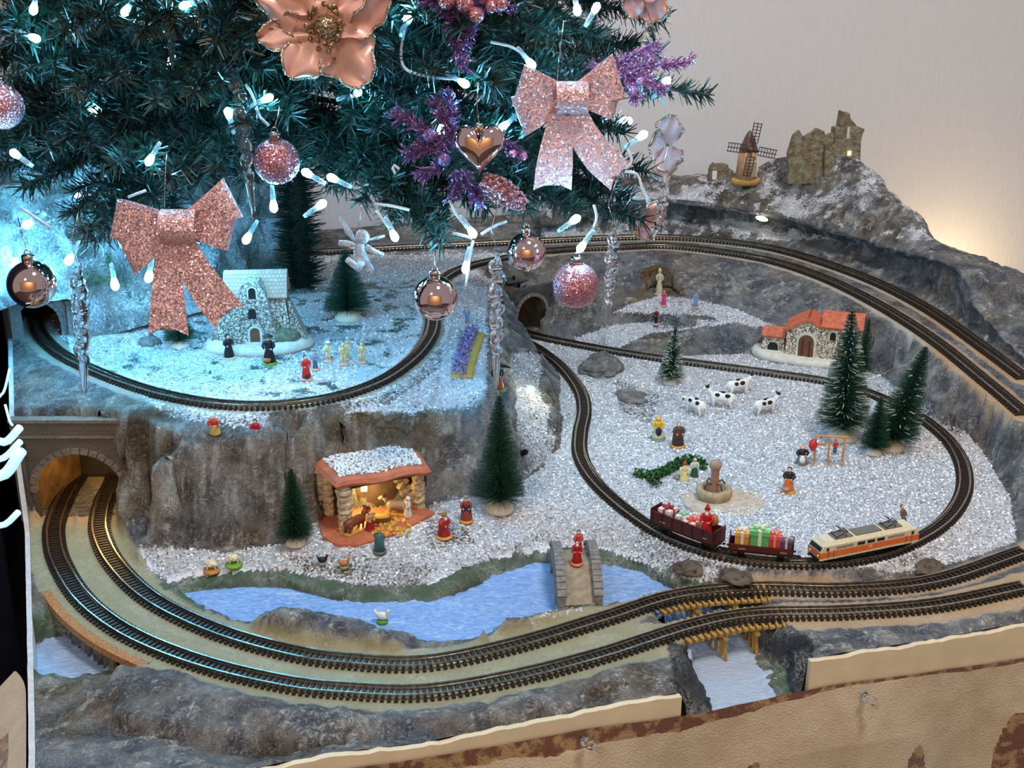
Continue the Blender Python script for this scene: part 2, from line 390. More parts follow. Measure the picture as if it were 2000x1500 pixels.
# ---- track beds (left open where a bridge carries the track)
tracks = {}
def bed(name, p, w, skip=None):
    d, zz = distto(p); x, y, _ = pix(np.dstack([GXY, zz])); tracks[name] = d
    m = d < w
    if skip: m &= ~inpoly(x, y, skip)
    if name in ('FO', 'FI'):
        inside = (GXY[..., 1] > 852) & (GXY[..., 0] < -225); m &= ~inside; tracks[name] = np.where(inside, 99.0, d)
    fixz[m] = zz[m] - .2
BR_O = [(1340, 1100), (1530, 1100), (1530, 1400), (1340, 1400)]
BR_I = [(1275, 1100), (1500, 1100), (1500, 1190), (1350, 1215), (1275, 1215)]
BR_L = [(130, 1190), (200, 1190), (265, 1300), (150, 1330), (100, 1230)]
bed('FO', np.vstack([FO, JO]), 13, [(1340, 1100), (1530, 1100), (1530, 1400), (1340, 1400)])
fixz_keep = fixz.copy()
bed('FI', np.vstack([FI, JI]), 13, BR_I); bed('BO', BO, 13); bed('BI', BI, 13); bed('UL', UL, 10); bed('LL', LL, 9.5); bed('LB', LB, 9)
# channel under the left bridge
_d = tracks['FO']; _x, _y, _ = pix(np.dstack([GXY, np.zeros((na, nb))]))
BRL_M = (_d < 15) & inpoly(_x, _y, [(120, 1175), (190, 1165), (290, 1255), (262, 1292), (185, 1225)])
fixz[BRL_M] = -20.0
# ---- coarse to fine membrane
def relax():
    fix = ~np.isnan(fixz); lev = [(fixz, fix)]
    for k in range(4):
        z, m = lev[-1]; i2, j2 = (z.shape[0] + 1) // 2, (z.shape[1] + 1) // 2
        zz = np.zeros((i2 * 2, j2 * 2)); mm = np.zeros((i2 * 2, j2 * 2))
        zz[:z.shape[0], :z.shape[1]] = np.where(m, z, 0); mm[:z.shape[0], :z.shape[1]] = m
        s = zz.reshape(i2, 2, j2, 2).sum((1, 3)); c = mm.reshape(i2, 2, j2, 2).sum((1, 3))
        lev.append((np.where(c > 0, s / np.maximum(c, 1), np.nan), c > 0))
    cur = None
    for z, m in lev[::-1]:
        if cur is None: cur = np.full(z.shape, np.nanmean(z))
        else:
            cur = np.repeat(np.repeat(cur, 2, 0), 2, 1)[:z.shape[0], :z.shape[1]]
        cur = np.where(m, z, cur)
        for it in range(160):
            p = np.pad(cur, 1, 'edge'); cur = .25 * (p[:-2, 1:-1] + p[2:, 1:-1] + p[1:-1, :-2] + p[1:-1, 2:]); cur = np.where(m, z, cur)
    return cur
HZ = relax()
def bil(arr, a, b):
    u = np.clip((np.asarray(a) - A0) / (A1 - A0) * (na - 1), 0, na - 1.001); v = np.clip((np.asarray(b) - B0) / (B1 - B0) * (nb - 1), 0, nb - 1.001)
    i = u.astype(int); j = v.astype(int); fu = u - i; fv = v - j
    return arr[i, j] * (1 - fu) * (1 - fv) + arr[i + 1, j] * fu * (1 - fv) + arr[i, j + 1] * (1 - fu) * fv + arr[i + 1, j + 1] * fu * fv
# tunnels are cut into the height field and roofed over again
def box_mask(x, y, c, ang, w, l, back=0.0):
    dx, dy = x - c[0], y - c[1]; u = dx * math.cos(ang) + dy * math.sin(ang); v = -dx * math.sin(ang) + dy * math.cos(ang)
    return (np.abs(u) < w) & (v > back) & (v < l)
PORT_L = (np.array([-313.0, 848.0]), 0.0, 46.0, 75.0, 0.0)       # centre of the mouth, direction, half width, depth, floor
PORT_U = (P(92, 655, 90)[:2], math.radians(14), 22.0, 70.0, 90.0)
PORT_C = (P(1035, 652, 10)[:2], math.radians(36), 24.0, 70.0, 10.0)
def ground(px, py, zmax=140.0):
    """first point of the landscape that the sight line through (px,py) meets"""
    d = ray(px, py); t = (zmax - CAM_H) / d[2]; last = None
    for k in range(4000):
        q = np.array([0, 0, CAM_H]) + d * t; a, b = toab(q)
        if q[2] <= float(bil(HZ, a, b)) + .3 or q[2] < -40: return np.array([q[0], q[1], float(bil(HZ, a, b))])
        t += .6
    return q
# ---- fine landscape mesh
HF = 1.75
fa, fb = int((A1 - A0) / HF) + 1, int((B1 - B0) / HF) + 1
TA, TB = np.meshgrid(np.linspace(A0, A1, fa), np.linspace(B0, B1, fb), indexing='ij')
TXY = TA[..., None] * E1 + TB[..., None] * E2
TZ = bil(HZ, TA, TB)
TD = {k: bil(v, TA, TB) for k, v in tracks.items()}
dall = np.minimum.reduce([TD['FO'] - 13, TD['FI'] - 13, TD['BO'] - 13, TD['BI'] - 13, TD['UL'] - 10, TD['LL'] - 9, TD['LB'] - 9])
free = np.clip(dall / 6.0, 0, 1)                     # 0 on a track bed, 1 away from it
PX, PY, _ = pix(np.dstack([TXY, TZ]))
sx = np.gradient(TZ, HF, axis=0); sy = np.gradient(TZ, HF, axis=1); slope = np.hypot(sx, sy)
RIVM = inpoly(PX, PY, RIVER) & (TZ < -6) | ((bil(LM.astype(float), TA, TB) > .5) & (TZ < -18))
def region(poly, soft=3, zlo=-99, zhi=999):
    return (inpoly(PX, PY, poly) & (TZ > zlo) & (TZ < zhi)).astype(float)
SN = np.zeros(TZ.shape)
def snow(poly, v, zlo=-99, zhi=999):
    m = region(poly, 3, zlo, zhi) > 0; SN[m] = np.maximum(SN[m], v)
snow([(60, 560), (900, 480), (1000, 500), (955, 600), (950, 770), (930, 800), (850, 806), (700, 812), (560, 838), (420, 836), (330, 815), (60, 620)], .62, 60)
snow([(120, 600), (830, 560), (830, 660), (800, 700), (740, 740), (660, 770), (570, 785), (480, 787), (390, 779), (300, 760), (215, 731), (140, 695)], 1.0, 80)
snow([(880, 560), (950, 560), (948, 760), (900, 795), (800, 806), (640, 825), (600, 810), (760, 790), (860, 720)], .95, 70)
snow([(560, 500), (1000, 495), (1000, 520), (860, 560), (560, 560)], .9, 60)
snow([(960, 760), (990, 760), (990, 790), (960, 800)], .8, 40)
snow([(985, 690), (1050, 690), (1060, 720), (1050, 760), (1090, 840), (1075, 900), (1020, 930), (1010, 850)], .82, 4, 60)
snow([(1000, 660), (1100, 668), (1200, 690), (1330, 696), (1460, 692), (1560, 700), (1690, 722), (1790, 762), (1850, 806), (1915, 876), (1972, 970), (1985, 1050), (1940, 1090), (1830, 1100), (1750, 1118), (1600, 1125), (1450, 1125), (1330, 1118), (1240, 1098), (1150, 1080), (1060, 1078), (960, 1092), (900, 1112), (850, 1140), (760, 1150), (640, 1134), (560, 1116), (480, 1116), (330, 1140), (290, 1110), (270, 1065), (330, 1068), (440, 1078), (560, 1062), (640, 1000), (900, 975), (1000, 960), (1062, 910), (1095, 870), (1090, 720)], 1.0, -4, 20)
snow([(1195, 612), (1230, 595), (1290, 578), (1360, 585), (1440, 603), (1520, 640), (1470, 640), (1440, 632), (1330, 645), (1270, 652), (1190, 690), (1130, 680), (1120, 660), (1200, 635), (1290, 626), (1400, 624), (1380, 619), (1290, 614)], .92, 8, 45)
snow([(395, 872), (460, 868), (545, 862), (560, 880), (520, 905), (450, 915), (390, 905)], .72, 40)
snow([(740, 850), (890, 836), (930, 850), (900, 900), (830, 890)], .42, 20)
snow([(960, 1200), (1200, 1185), (1200, 1225), (960, 1260)], .45)
snow([(1250, 1085), (1700, 1108), (1980, 1030), (1990, 1075), (1900, 1100), (1750, 1126), (1560, 1136), (1400, 1142), (1250, 1125)], .72, -4, 12)
PT = np.dstack([TXY, TZ])
nz1 = fbm(PT / 22.0, 4, 5); nz2 = fbm(PT / 7.0, 3, 9); nz3 = fbm(PT / 60.0, 3, 21)
freeS = np.clip(np.minimum.reduce([TD['FO'] - 13, TD['FI'] - 13, TD['BO'] - 13, TD['BI'] - 13, TD['UL'] - 8, TD['LL'] - 5.5, TD['LB'] - 5.5]) / 3.0, 0, 1)
SN = np.clip(SN * np.clip(freeS * 1.6 + .2, 0, 1), 0, 1)
SN = np.where(slope > 1.3, SN * np.clip(1.9 - slope * .7, .0, 1), SN)
BARE = np.zeros(TZ.shape)
for poly in ([(1250, 1030), (1330, 1060), (1420, 1110), (1330, 1120), (1230, 1090)], [(560, 1085), (720, 1085), (860, 1110), (800, 1150), (600, 1120)], [(1200, 740), (1290, 770), (1270, 830), (1210, 800)], [(820, 1010), (900, 1020), (930, 1060), (840, 1075)]):
    BARE += region(poly)
snowv = np.clip(SN - BARE * .28 + (nz2 * .25 + nz1 * .35) * (1 - .55 * SN), 0, 1)
gritty = region([(120, 600), (860, 540), (860, 700), (700, 770), (480, 790), (200, 740)], 3, 70) * np.clip((fbm(PT / 11.0, 3, 77) - .12) * 1.6, 0, .62)
snowv = np.clip(snowv - gritty, 0, 1)
# displacement: crumpled paper rock on bare ground, fine mounds on snow
rock = np.clip(1 - SN, 0, 1) * free * np.where(RIVM, .0, 1.0)
steep = np.clip(slope / 1.2, 0, 1)
nx, ny, nzv = -sx, -sy, np.ones_like(sx); L = np.sqrt(nx ** 2 + ny ** 2 + 1)
N3 = (nx / L)[..., None] * np.array([*E1, 0]) + (ny / L)[..., None] * np.array([*E2, 0]) + (nzv / L)[..., None] * np.array([0, 0, 1.0])
q = PT / np.array([15.0, 15.0, 20.0])
amp = rock * (2.6 + 4.6 * steep)
disp = amp * (ridged(q + nz1[..., None] * .5, 4, 33) * 1.4 + fbm(PT / 40.0, 3, 50) * .9) + SN * free * (nz2 * .8 + nz1 * .9)
disp = np.where(RIVM, 0, disp)
edge = np.clip(np.minimum.reduce([TA - A0, A1 - TA, TB - B0, B1 - TB]) / 6.0, 0, 1)
TV = PT + N3 * (disp * edge)[..., None]
# zone colours
def lin(r, g, b): return np.array([((c / 255.0 + .055) / 1.055) ** 2.4 if c > 10 else c / 255.0 / 12.92 for c in (r, g, b)])
rg = fbm(PT / 35.0, 4, 70)
C = lin(128, 116, 100)[None, None] * np.ones(TZ.shape + (1,))
blue = np.clip(.5 + nz3 * 1.6 + .35 * (PX > 1150) - .1 * (TZ < 5), 0, 1)[..., None]
C = C * (1 - blue) + lin(116, 121, 132) * blue
och = np.clip((rg - .2) * 3.0, 0, .4)[..., None] * (1 - .7 * blue); C = C * (1 - och) + lin(122, 98, 58) * och
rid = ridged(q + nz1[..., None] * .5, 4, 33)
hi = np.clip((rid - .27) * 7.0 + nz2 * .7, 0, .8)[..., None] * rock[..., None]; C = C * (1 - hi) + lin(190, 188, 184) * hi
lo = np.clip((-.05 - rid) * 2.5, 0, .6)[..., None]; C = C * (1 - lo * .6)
dN = np.minimum(TD['FO'], TD['FI'])
mN = np.clip((np.where((PX > 1250) & (TD['FI'] < TD['FO']), 12, 20) - dN + nz2 * 3) / 3, 0, 1)[..., None] * ((TZ > -4) & (TZ < 8))[..., None]
cork = np.clip((PX - 1380) / 120 + nz1 * .4, 0, 1)[..., None]; portal = np.clip((1035 - PY) / 40 + nz2 * .5, 0, 1)[..., None] * (PX < 330)[..., None]
cork = np.maximum(cork, portal)
C = C * (1 - mN) + (lin(150, 146, 118) * (1 - cork) + lin(172, 146, 116) * cork) * mN
dB = np.minimum(TD['BO'], TD['BI'])
mB = np.clip((15 - dB + nz2 * 2) / 3, 0, 1)[..., None] * ((TZ > 40) & (TZ < 80) & (PX > 1050))[..., None]
ck = np.clip((PX - 1770) / 60 + nz1 * .5, 0, 1)[..., None]
C = C * (1 - mB) + (lin(165, 160, 150) * (1 - ck) + lin(172, 142, 108) * ck) * mB
mU = np.clip((14.5 - TD['UL'] + nz2 * 2) / 3, 0, 1)[..., None] * ((TZ > 60) & (slope < .7))[..., None]; C = C * (1 - mU) + lin(150, 142, 130) * mU
mL = np.clip((8 - np.minimum(TD['LL'], TD['LB'])) / 3, 0, 1)[..., None] * (TZ < 20)[..., None]; C = C * (1 - mL) + lin(150, 146, 140) * mL
grot = region([(1245, 590), (1242, 560), (1252, 532), (1285, 518), (1325, 528), (1342, 560), (1338, 592)])[..., None] * np.clip(.8 + nz2, 0, 1)[..., None]; C = C * (1 - grot) + lin(128, 98, 52) * grot
# green painted river banks
rd = np.zeros(TZ.shape); rx = RIVM.astype(float)
for k in range(9):
    p = np.pad(rx, 1, 'edge'); rx = np.maximum.reduce([p[:-2, 1:-1], p[2:, 1:-1], p[1:-1, :-2], p[1:-1, 2:], rx]); rd = np.maximum(rd, rx * (9 - k) / 9)
bank = ((rd > 0) & (~RIVM) & (TZ < -.5) & (free > .3))[..., None] * np.clip(.85 + nz2 * .5, 0, 1)[..., None] * np.where((PY > 1190) & (PX > 400) & (PX < 1200), .15, 1.0)[..., None]
canyon_rock = (inpoly(PX, PY, [(1535, 1215), (1590, 1260), (1600, 1340), (1560, 1355), (1490, 1262)]) | inpoly(PX, PY, [(1300, 1250), (1345, 1262), (1400, 1390), (1330, 1400)]))[..., None]
C = np.where(canyon_rock, lin(52, 54, 60), C * (1 - bank) + lin(66, 84, 62) * bank)
C = np.where(RIVM[..., None], lin(60, 80, 110), C)
moss = np.clip(region([(120, 600), (860, 560), (860, 700), (700, 770), (480, 790), (200, 740)]) * 1.0, 0, 1)
under = C.copy(); under[moss > 0] = lin(70, 105, 95)
C = np.where((moss * (SN > .9))[..., None] > 0, under, C)
calm = np.clip(1 - .8 * np.maximum.reduce([mN, mB, mU, mL, bank]), .2, 1)
attrs_C = np.concatenate([C, calm], -1)
# ---- landscape material: painted rock under loose snow
def terrain_mat():
    m = bpy.data.materials.new('painted_rock_and_snow'); n, l, b = _nodes(m)
    tc = n.new('ShaderNodeTexCoord')
    ac = n.new('ShaderNodeAttribute'); ac.attribute_name = 'zone'
    sn = n.new('ShaderNodeAttribute'); sn.attribute_name = 'snow'
    nz = n.new('ShaderNodeTexNoise'); nz.inputs['Scale'].default_value = 330; nz.inputs['Detail'].default_value = 5; nz.inputs['Distortion'].default_value = 1.2
    l.new(tc.outputs['Object'], nz.inputs['Vector'])
    r = n.new('ShaderNodeValToRGB'); r.color_ramp.elements[0].position = .3; r.color_ramp.elements[1].position = .72
    r.color_ramp.elements[0].color = (.55, .55, .55, 1); r.color_ramp.elements[1].color = (1.45, 1.45, 1.45, 1)
    l.new(nz.outputs['Fac'], r.inputs[0])
    mx = n.new('ShaderNodeMix'); mx.data_type = 'RGBA'; mx.blend_type = 'MULTIPLY'; l.new(ac.outputs['Alpha'], mx.inputs['Factor'])
    l.new(ac.outputs['Color'], mx.inputs[6]); l.new(r.outputs[0], mx.inputs[7])
    # white dry-brush scratches on the paper folds
    w = n.new('ShaderNodeTexNoise'); w.inputs['Scale'].default_value = 120; w.inputs['Detail'].default_value = 6; w.inputs['Distortion'].default_value = 2.5; w.inputs['Roughness'].default_value = .65
    l.new(tc.outputs['Object'], w.inputs['Vector'])
    wa = n.new('ShaderNodeMath'); wa.operation = 'SUBTRACT'; wa.inputs[1].default_value = .5; l.new(w.outputs['Fac'], wa.inputs[0])
    wb = n.new('ShaderNodeMath'); wb.operation = 'ABSOLUTE'; l.new(wa.outputs[0], wb.inputs[0])
    wr = n.new('ShaderNodeValToRGB'); wr.color_ramp.elements[0].position = .0; wr.color_ramp.elements[0].color = (1, 1, 1, 1); wr.color_ramp.elements[1].position = .055; wr.color_ramp.elements[1].color = (0, 0, 0, 1)
    l.new(wb.outputs[0], wr.inputs[0])
    wm = n.new('ShaderNodeTexNoise'); wm.inputs['Scale'].default_value = 45; wm.inputs['Detail'].default_value = 3; l.new(tc.outputs['Object'], wm.inputs['Vector'])
    wq = n.new('ShaderNodeMapRange'); wq.inputs['From Min'].default_value = .42; wq.inputs['From Max'].default_value = .62; wq.inputs['To Max'].default_value = .95; l.new(wm.outputs['Fac'], wq.inputs['Value'])
    w1 = n.new('ShaderNodeMath'); w1.operation = 'MULTIPLY'; l.new(wr.outputs[0], w1.inputs[0]); l.new(wq.outputs[0], w1.inputs[1])
    w2 = n.new('ShaderNodeMath'); w2.operation = 'MULTIPLY'; l.new(w1.outputs[0], w2.inputs[0]); l.new(ac.outputs['Alpha'], w2.inputs[1])
    mw = n.new('ShaderNodeMix'); mw.data_type = 'RGBA'; l.new(w2.outputs[0], mw.inputs['Factor']); l.new(mx.outputs[2], mw.inputs[6]); mw.inputs[7].default_value = (.92, .90, .86, 1)
    # snow grains
    f = n.new('ShaderNodeTexNoise'); f.inputs['Scale'].default_value = 520; f.inputs['Detail'].default_value = 3
    l.new(tc.outputs['Object'], f.inputs['Vector'])
    ma = n.new('ShaderNodeMath'); ma.operation = 'MULTIPLY_ADD'; ma.inputs[1].default_value = 2.0; ma.inputs[2].default_value = -1.0
    l.new(f.outputs['Fac'], ma.inputs[0])
    ad = n.new('ShaderNodeMath'); ad.operation = 'ADD'; l.new(sn.outputs['Fac'], ad.inputs[0]); l.new(ma.outputs[0], ad.inputs[1])
    sr = n.new('ShaderNodeValToRGB'); sr.color_ramp.elements[0].position = .50; sr.color_ramp.elements[1].position = .86
    l.new(ad.outputs[0], sr.inputs[0])
    m2 = n.new('ShaderNodeMix'); m2.data_type = 'RGBA'; l.new(sr.outputs[0], m2.inputs['Factor'])
    l.new(mw.outputs[2], m2.inputs[6]); m2.inputs[7].default_value = (.70, .72, .78, 1)
    l.new(m2.outputs[2], b.inputs['Base Color'])
    bp = n.new('ShaderNodeBump'); bp.inputs['Distance'].default_value = .0032; bs1 = n.new('ShaderNodeMath'); bs1.operation = 'MULTIPLY_ADD'; bs1.inputs[1].default_value = -.3; bs1.inputs[2].default_value = 1.0; l.new(sr.outputs[0], bs1.inputs[0]); bs2 = n.new('ShaderNodeMath'); bs2.operation = 'MULTIPLY'; l.new(bs1.outputs[0], bs2.inputs[0]); l.new(ac.outputs['Alpha'], bs2.inputs[1]); l.new(bs2.outputs[0], bp.inputs['Strength'])
    mm = n.new('ShaderNodeMath'); mm.operation = 'MULTIPLY_ADD'; mm.inputs[1].default_value = .45; l.new(wr.outputs[0], mm.inputs[0]); l.new(w.outputs['Fac'], mm.inputs[2])
    l.new(mm.outputs[0], bp.inputs['Height']); l.new(bp.outputs[0], b.inputs['Normal'])
    b.inputs['Roughness'].default_value = .62; b.inputs['Specular IOR Level'].default_value = .35
    return m
TMAT = terrain_mat()
def cells(mask):
    idx = np.arange(fa * fb).reshape(fa, fb)
    qd = np.stack([idx[:-1, :-1], idx[1:, :-1], idx[1:, 1:], idx[:-1, 1:]], -1)
    mc = mask[:-1, :-1] & mask[1:, :-1] & mask[1:, 1:] & mask[:-1, 1:]
    return qd[mc]
def submesh(name, V, quads, mat, **at):
    u, inv = np.unique(quads.ravel(), return_inverse=True)
    a = {k: (t, x.reshape(-1, x.shape[-1])[u] if t == 'FLOAT_COLOR' else x.ravel()[u]) for k, (t, x) in at.items()}
    return fastmesh(name, V.reshape(-1, 3)[u], inv.reshape(quads.shape), mat, a)
CUT = np.zeros(TZ.shape, bool); TVc = TV.copy()
for (c, ang, w, l, fz) in (PORT_L, PORT_U, PORT_C):
    m = box_mask(TXY[..., 0], TXY[..., 1], c, ang, w, l, -3.0); CUT |= m
    TVc[m] = np.concatenate([TXY[m], np.full((m.sum(), 1), fz - .3)], 1)
land = thing('landscape_ground', 'crumpled grey rock landscape board with loose white snow and river', 'landscape', (0, 0, 0), kind='structure')
allm = np.ones(TZ.shape, bool)
o = link('terrain', submesh('terrain', TVc, cells(allm), TMAT, zone=('FLOAT_COLOR', attrs_C), snow=('FLOAT', snowv)), land)
capm = CUT.copy()
for k in range(3):
    p = np.pad(capm, 1); capm = p[:-2, 1:-1] | p[2:, 1:-1] | p[1:-1, :-2] | p[1:-1, 2:] | capm
capm &= ((TZ > 48) & (TXY[..., 1] < 940)) | ((TZ > 46) & (TXY[..., 0] > -60)) | (TZ > 95)
link('tunnel_roof', submesh('tunnel_roof', TV + np.array([0, 0, .4]), cells(capm), TMAT, zone=('FLOAT_COLOR', attrs_C), snow=('FLOAT', snowv)), land)
# ---- painted water
def water_mat():
    m = bpy.data.materials.new('painted_water'); n, l, b = _nodes(m)
    tc = n.new('ShaderNodeTexCoord'); mp = n.new('ShaderNodeMapping'); mp.inputs['Scale'].default_value = (110, 260, 110); mp.inputs['Rotation'].default_value = (0, 0, .25)
    l.new(tc.outputs['Object'], mp.inputs[0])
    nz = n.new('ShaderNodeTexNoise'); nz.inputs['Scale'].default_value = 1.0; nz.inputs['Detail'].default_value = 6; nz.inputs['Distortion'].default_value = 2.0
    l.new(mp.outputs[0], nz.inputs['Vector'])
    r = n.new('ShaderNodeValToRGB'); e = r.color_ramp.elements
    e[0].position = .25; e[0].color = (.14, .29, .68, 1); e[1].position = .78; e[1].color = (.58, .70, .88, 1)
    k = e.new(.5); k.color = (.24, .43, .82, 1)
    l.new(nz.outputs['Fac'], r.inputs[0])
    pa_ = n.new('ShaderNodeAttribute'); pa_.attribute_name = 'pale'; mp_ = n.new('ShaderNodeMix'); mp_.data_type = 'RGBA'; l.new(pa_.outputs['Fac'], mp_.inputs['Factor']); l.new(r.outputs[0], mp_.inputs[6]); mp_.inputs[7].default_value = (.50, .56, .64, 1); l.new(mp_.outputs[2], b.inputs['Base Color'])
    bp = n.new('ShaderNodeBump'); bp.inputs['Distance'].default_value = .0012; l.new(nz.outputs['Fac'], bp.inputs['Height']); l.new(bp.outputs[0], b.inputs['Normal'])
    b.inputs['Roughness'].default_value = .35
    return m
WZ = np.where(RIVM, TZ, np.nan); WM = RIVM.copy()
for k in range(4):
    p = np.pad(WZ, 1, constant_values=np.nan); st_ = np.stack([p[:-2, 1:-1], p[2:, 1:-1], p[1:-1, :-2], p[1:-1, 2:]])
    mn = np.where(np.all(np.isnan(st_), 0), np.nan, np.nanmin(np.where(np.isnan(st_), 1e9, st_), 0)); WZ = np.where(np.isnan(WZ), mn, WZ)
WM = ~np.isnan(WZ) & (TB > B0 + 1) | RIVM; WV = PT.copy(); WV[..., 2] = np.where(np.isnan(WZ), 0, WZ) + 1.2 + nz2 * .35
link('river_water', submesh('river_water', WV, cells(WM), water_mat(), pale=('FLOAT', np.clip((PY - 1215) / 40, 0, .72) * (PX > 1250) + .4 * (PX < 300))), land)['label'] = 'blue painted river surface with brush strokes'
# ---- loose snow flakes
wsn = np.clip(snowv - .45, 0, 1) * (1 + .0 * TZ); 
wsn *= np.clip(freeS + .08, 0, 1)
dd = np.clip(1200.0 / np.maximum(pix(PT)[2], 400), .6, 2.0)
pr = (wsn * dd).ravel(); pr /= pr.sum()
NFL = 60000
ids = RNG.choice(pr.size, NFL, p=pr)
c = TV.reshape(-1, 3)[ids] + np.c_[RNG.uniform(-1, 1, (NFL, 2)), RNG.uniform(0, .7, NFL)]
ang = RNG.uniform(0, 6.283, NFL); tl = RNG.uniform(-.75, .75, NFL); ro = RNG.uniform(-.9, .9, NFL)
ln = RNG.uniform(.55, 1.5, NFL); wd = ln * RNG.uniform(.3, .8, NFL)
u = np.stack([np.cos(ang) * np.cos(tl), np.sin(ang) * np.cos(tl), np.sin(tl)], 1)
t = np.stack([-np.sin(ang) * np.cos(ro), np.cos(ang) * np.cos(ro), np.sin(ro)], 1)
fl = np.stack([c - u * ln[:, None], c + t * wd[:, None], c + u * ln[:, None], c - t * wd[:, None]], 1).reshape(-1, 3)
SNOWM = M('snow_flake', (.86, .88, .92), .3, spec=.6)
link('snow_flakes', fastmesh('snow_flakes', fl, np.arange(NFL * 4).reshape(-1, 4), SNOWM, smooth=False), land)['kind'] = 'stuff'

# ================================================================== tracks
SLEEP = M('sleeper_plastic', (.022, .016, .012), .45)
RAILM = M('nickel_rail', (.46, .42, .36), .28, metal=1.0, var=.25, scale=300)
def track(name, label, p, gauge, sl, pitch, hs=1.8, sw=.5, group='model railway tracks'):
    root = thing(name, label, 'railway track', p[0], 0, group); o0 = p[0]
    q = resample(p, pitch)
    t = np.gradient(q, axis=0); t /= np.linalg.norm(t, axis=1, keepdims=True)
    mb = MB().box((0, 0, hs / 2), (pitch * sw, sl, hs)).box((0, gauge / 2 + .9, hs + .3), (pitch * .42, 1.0, .7)).box((0, -gauge / 2 - .9, hs + .3), (pitch * .42, 1.0, .7))
    me = mesh('sleeper', mb, SLEEP)
    n = len(q); lim = 300
    for i in range(min(n, lim)):
        o = bpy.data.objects.new('sleeper', me); COL.objects.link(o); o.parent = root
        o.location = Vector((q[i] - o0) * S); o.rotation_euler = (0, -math.asin(max(-1, min(1, t[i][2]))), math.atan2(t[i][1], t[i][0]))
    if n > lim:
        mr = MB(); bv = mb.verts()
        for i in range(lim, n): mr.add(bv @ rotm(0, -math.asin(max(-1, min(1, t[i][2]))), math.atan2(t[i][1], t[i][0])).T + (q[i] - o0), mb.f)
        part(root, 'hidden_sleepers', mr, SLEEP, kind='stuff')
    side = np.stack([-t[:, 1], t[:, 0], np.zeros(n)], 1)
    side /= np.linalg.norm(side, axis=1, keepdims=True)
    for sg in (-1, 1):
        ctr = q - o0 + side * sg * gauge / 2
        prof = [(-.75, hs - .7), (.75, hs - .7), (.75, hs), (.22, hs + .2), (.22, hs + 1.3), (.48, hs + 1.4), (.48, hs + 2.1), (-.48, hs + 2.1), (-.48, hs + 1.4), (-.22, hs + 1.3), (-.22, hs + .2), (-.75, hs)]
        k = len(prof); v = np.stack([ctr + side * a + np.array([0, 0, b]) for a, b in prof], 1).reshape(-1, 3)
        f = [(i * k + j, i * k + (j + 1) % k, (i + 1) * k + (j + 1) % k, (i + 1) * k + j) for i in range(n - 1) for j in range(k)]
        f += [tuple(range(k - 1, -1, -1)), tuple((n - 1) * k + j for j in range(k))]
        part(root, 'rail', MB().add(v, f), RAILM)
    return root
track('front_outer_track', 'outer front railway track curving from brick tunnel along the board front', FO, 9.4, 16, 3.9)
track('front_inner_track', 'inner front railway track running beside the blue river', FI, 9.4, 16, 3.9)
track('rear_outer_track', 'rear railway track hugging the rock wall below the windmill', BO, 9.4, 16, 3.9)
track('rear_inner_track', 'rear railway track on the ledge edge above the stone farmhouse', BI, 9.4, 16, 3.9)
track('plateau_track', 'railway track looping round the snowy plateau with the chapel', UL, 7.6, 13, 3.7)
track('snowfield_track', 'railway track carrying the toy train round the snow field', LL, 7.6, 13, 3.7)
track('branch_track', 'straight railway track from central tunnel to the flocked fir', LB, 7.6, 13, 3.7)

# ================================================================== room: wall, floor, dark side, board edge, cloth
WALL_B = 1442.0
def wall_mat():
    m = bpy.data.materials.new('wall_paper'); n, l, b = _nodes(m)
    tc = n.new('ShaderNodeTexCoord'); mp = n.new('ShaderNodeMapping'); mp.inputs['Scale'].default_value = (260, 260, 45)
    l.new(tc.outputs['Object'], mp.inputs[0])
    nz = n.new('ShaderNodeTexNoise'); nz.inputs['Scale'].default_value = 1.0; nz.inputs['Detail'].default_value = 5
    l.new(mp.outputs[0], nz.inputs['Vector'])
    r = n.new('ShaderNodeValToRGB'); r.color_ramp.elements[0].color = (.70, .71, .76, 1); r.color_ramp.elements[1].color = (.78, .79, .84, 1)
    l.new(nz.outputs['Fac'], r.inputs[0]); l.new(r.outputs[0], b.inputs['Base Color'])
    bp = n.new('ShaderNodeBump'); bp.inputs['Distance'].default_value = .0006; l.new(nz.outputs['Fac'], bp.inputs['Height']); l.new(bp.outputs[0], b.inputs['Normal'])
    b.inputs['Roughness'].default_value = .8
    return m
def abbox(mb, a0, a1, b0, b1, z0, z1):
    c = [AB(a0, b0), AB(a1, b0), AB(a1, b1), AB(a0, b1)]
    return mb.prism([tuple(q) for q in c], z0, z1)
w = link('wall_back', mesh('wall_back', abbox(MB(), -1600, 2600, WALL_B, WALL_B + 60, -760, 1900), wall_mat())); tag(w, kind='structure')
w = link('wall_front', mesh('wall_front', MB().box((0, -2600, 500), (5200, 60, 2600)), M('warm_plaster', (.55, .38, .22), .8))); tag(w, kind='structure')
w = link('floor', mesh('floor', MB().box((200, 400, -790), (5200, 4600, 60)), M('dark_floor', (.05, .045, .05), .5, var=.3, scale=8))); tag(w, kind='structure')
NAVY = M('navy_dark', (.004, .005, .014), .7, var=.3, scale=20, spec=.15)
blk = thing('dark_block', 'plain dark navy block filling the dark area left of the landscape board', 'cabinet', (*AB(-400, 900), -760), YAW)  # plain near-black block put in to fill the dark area at left
part(blk, 'body', MB().box((26, 262, 750), (616, 506, 1490)), NAVY); part(blk, 'plinth', MB().box((26, 262, 3), (600, 490, 6)), NAVY)
part(blk, 'shelf_edge', MB().box((280, -8, 500), (110, 26, 14), rotm(.1, 0, .06)), M('grey_strip', (.42, .41, .42), .4))
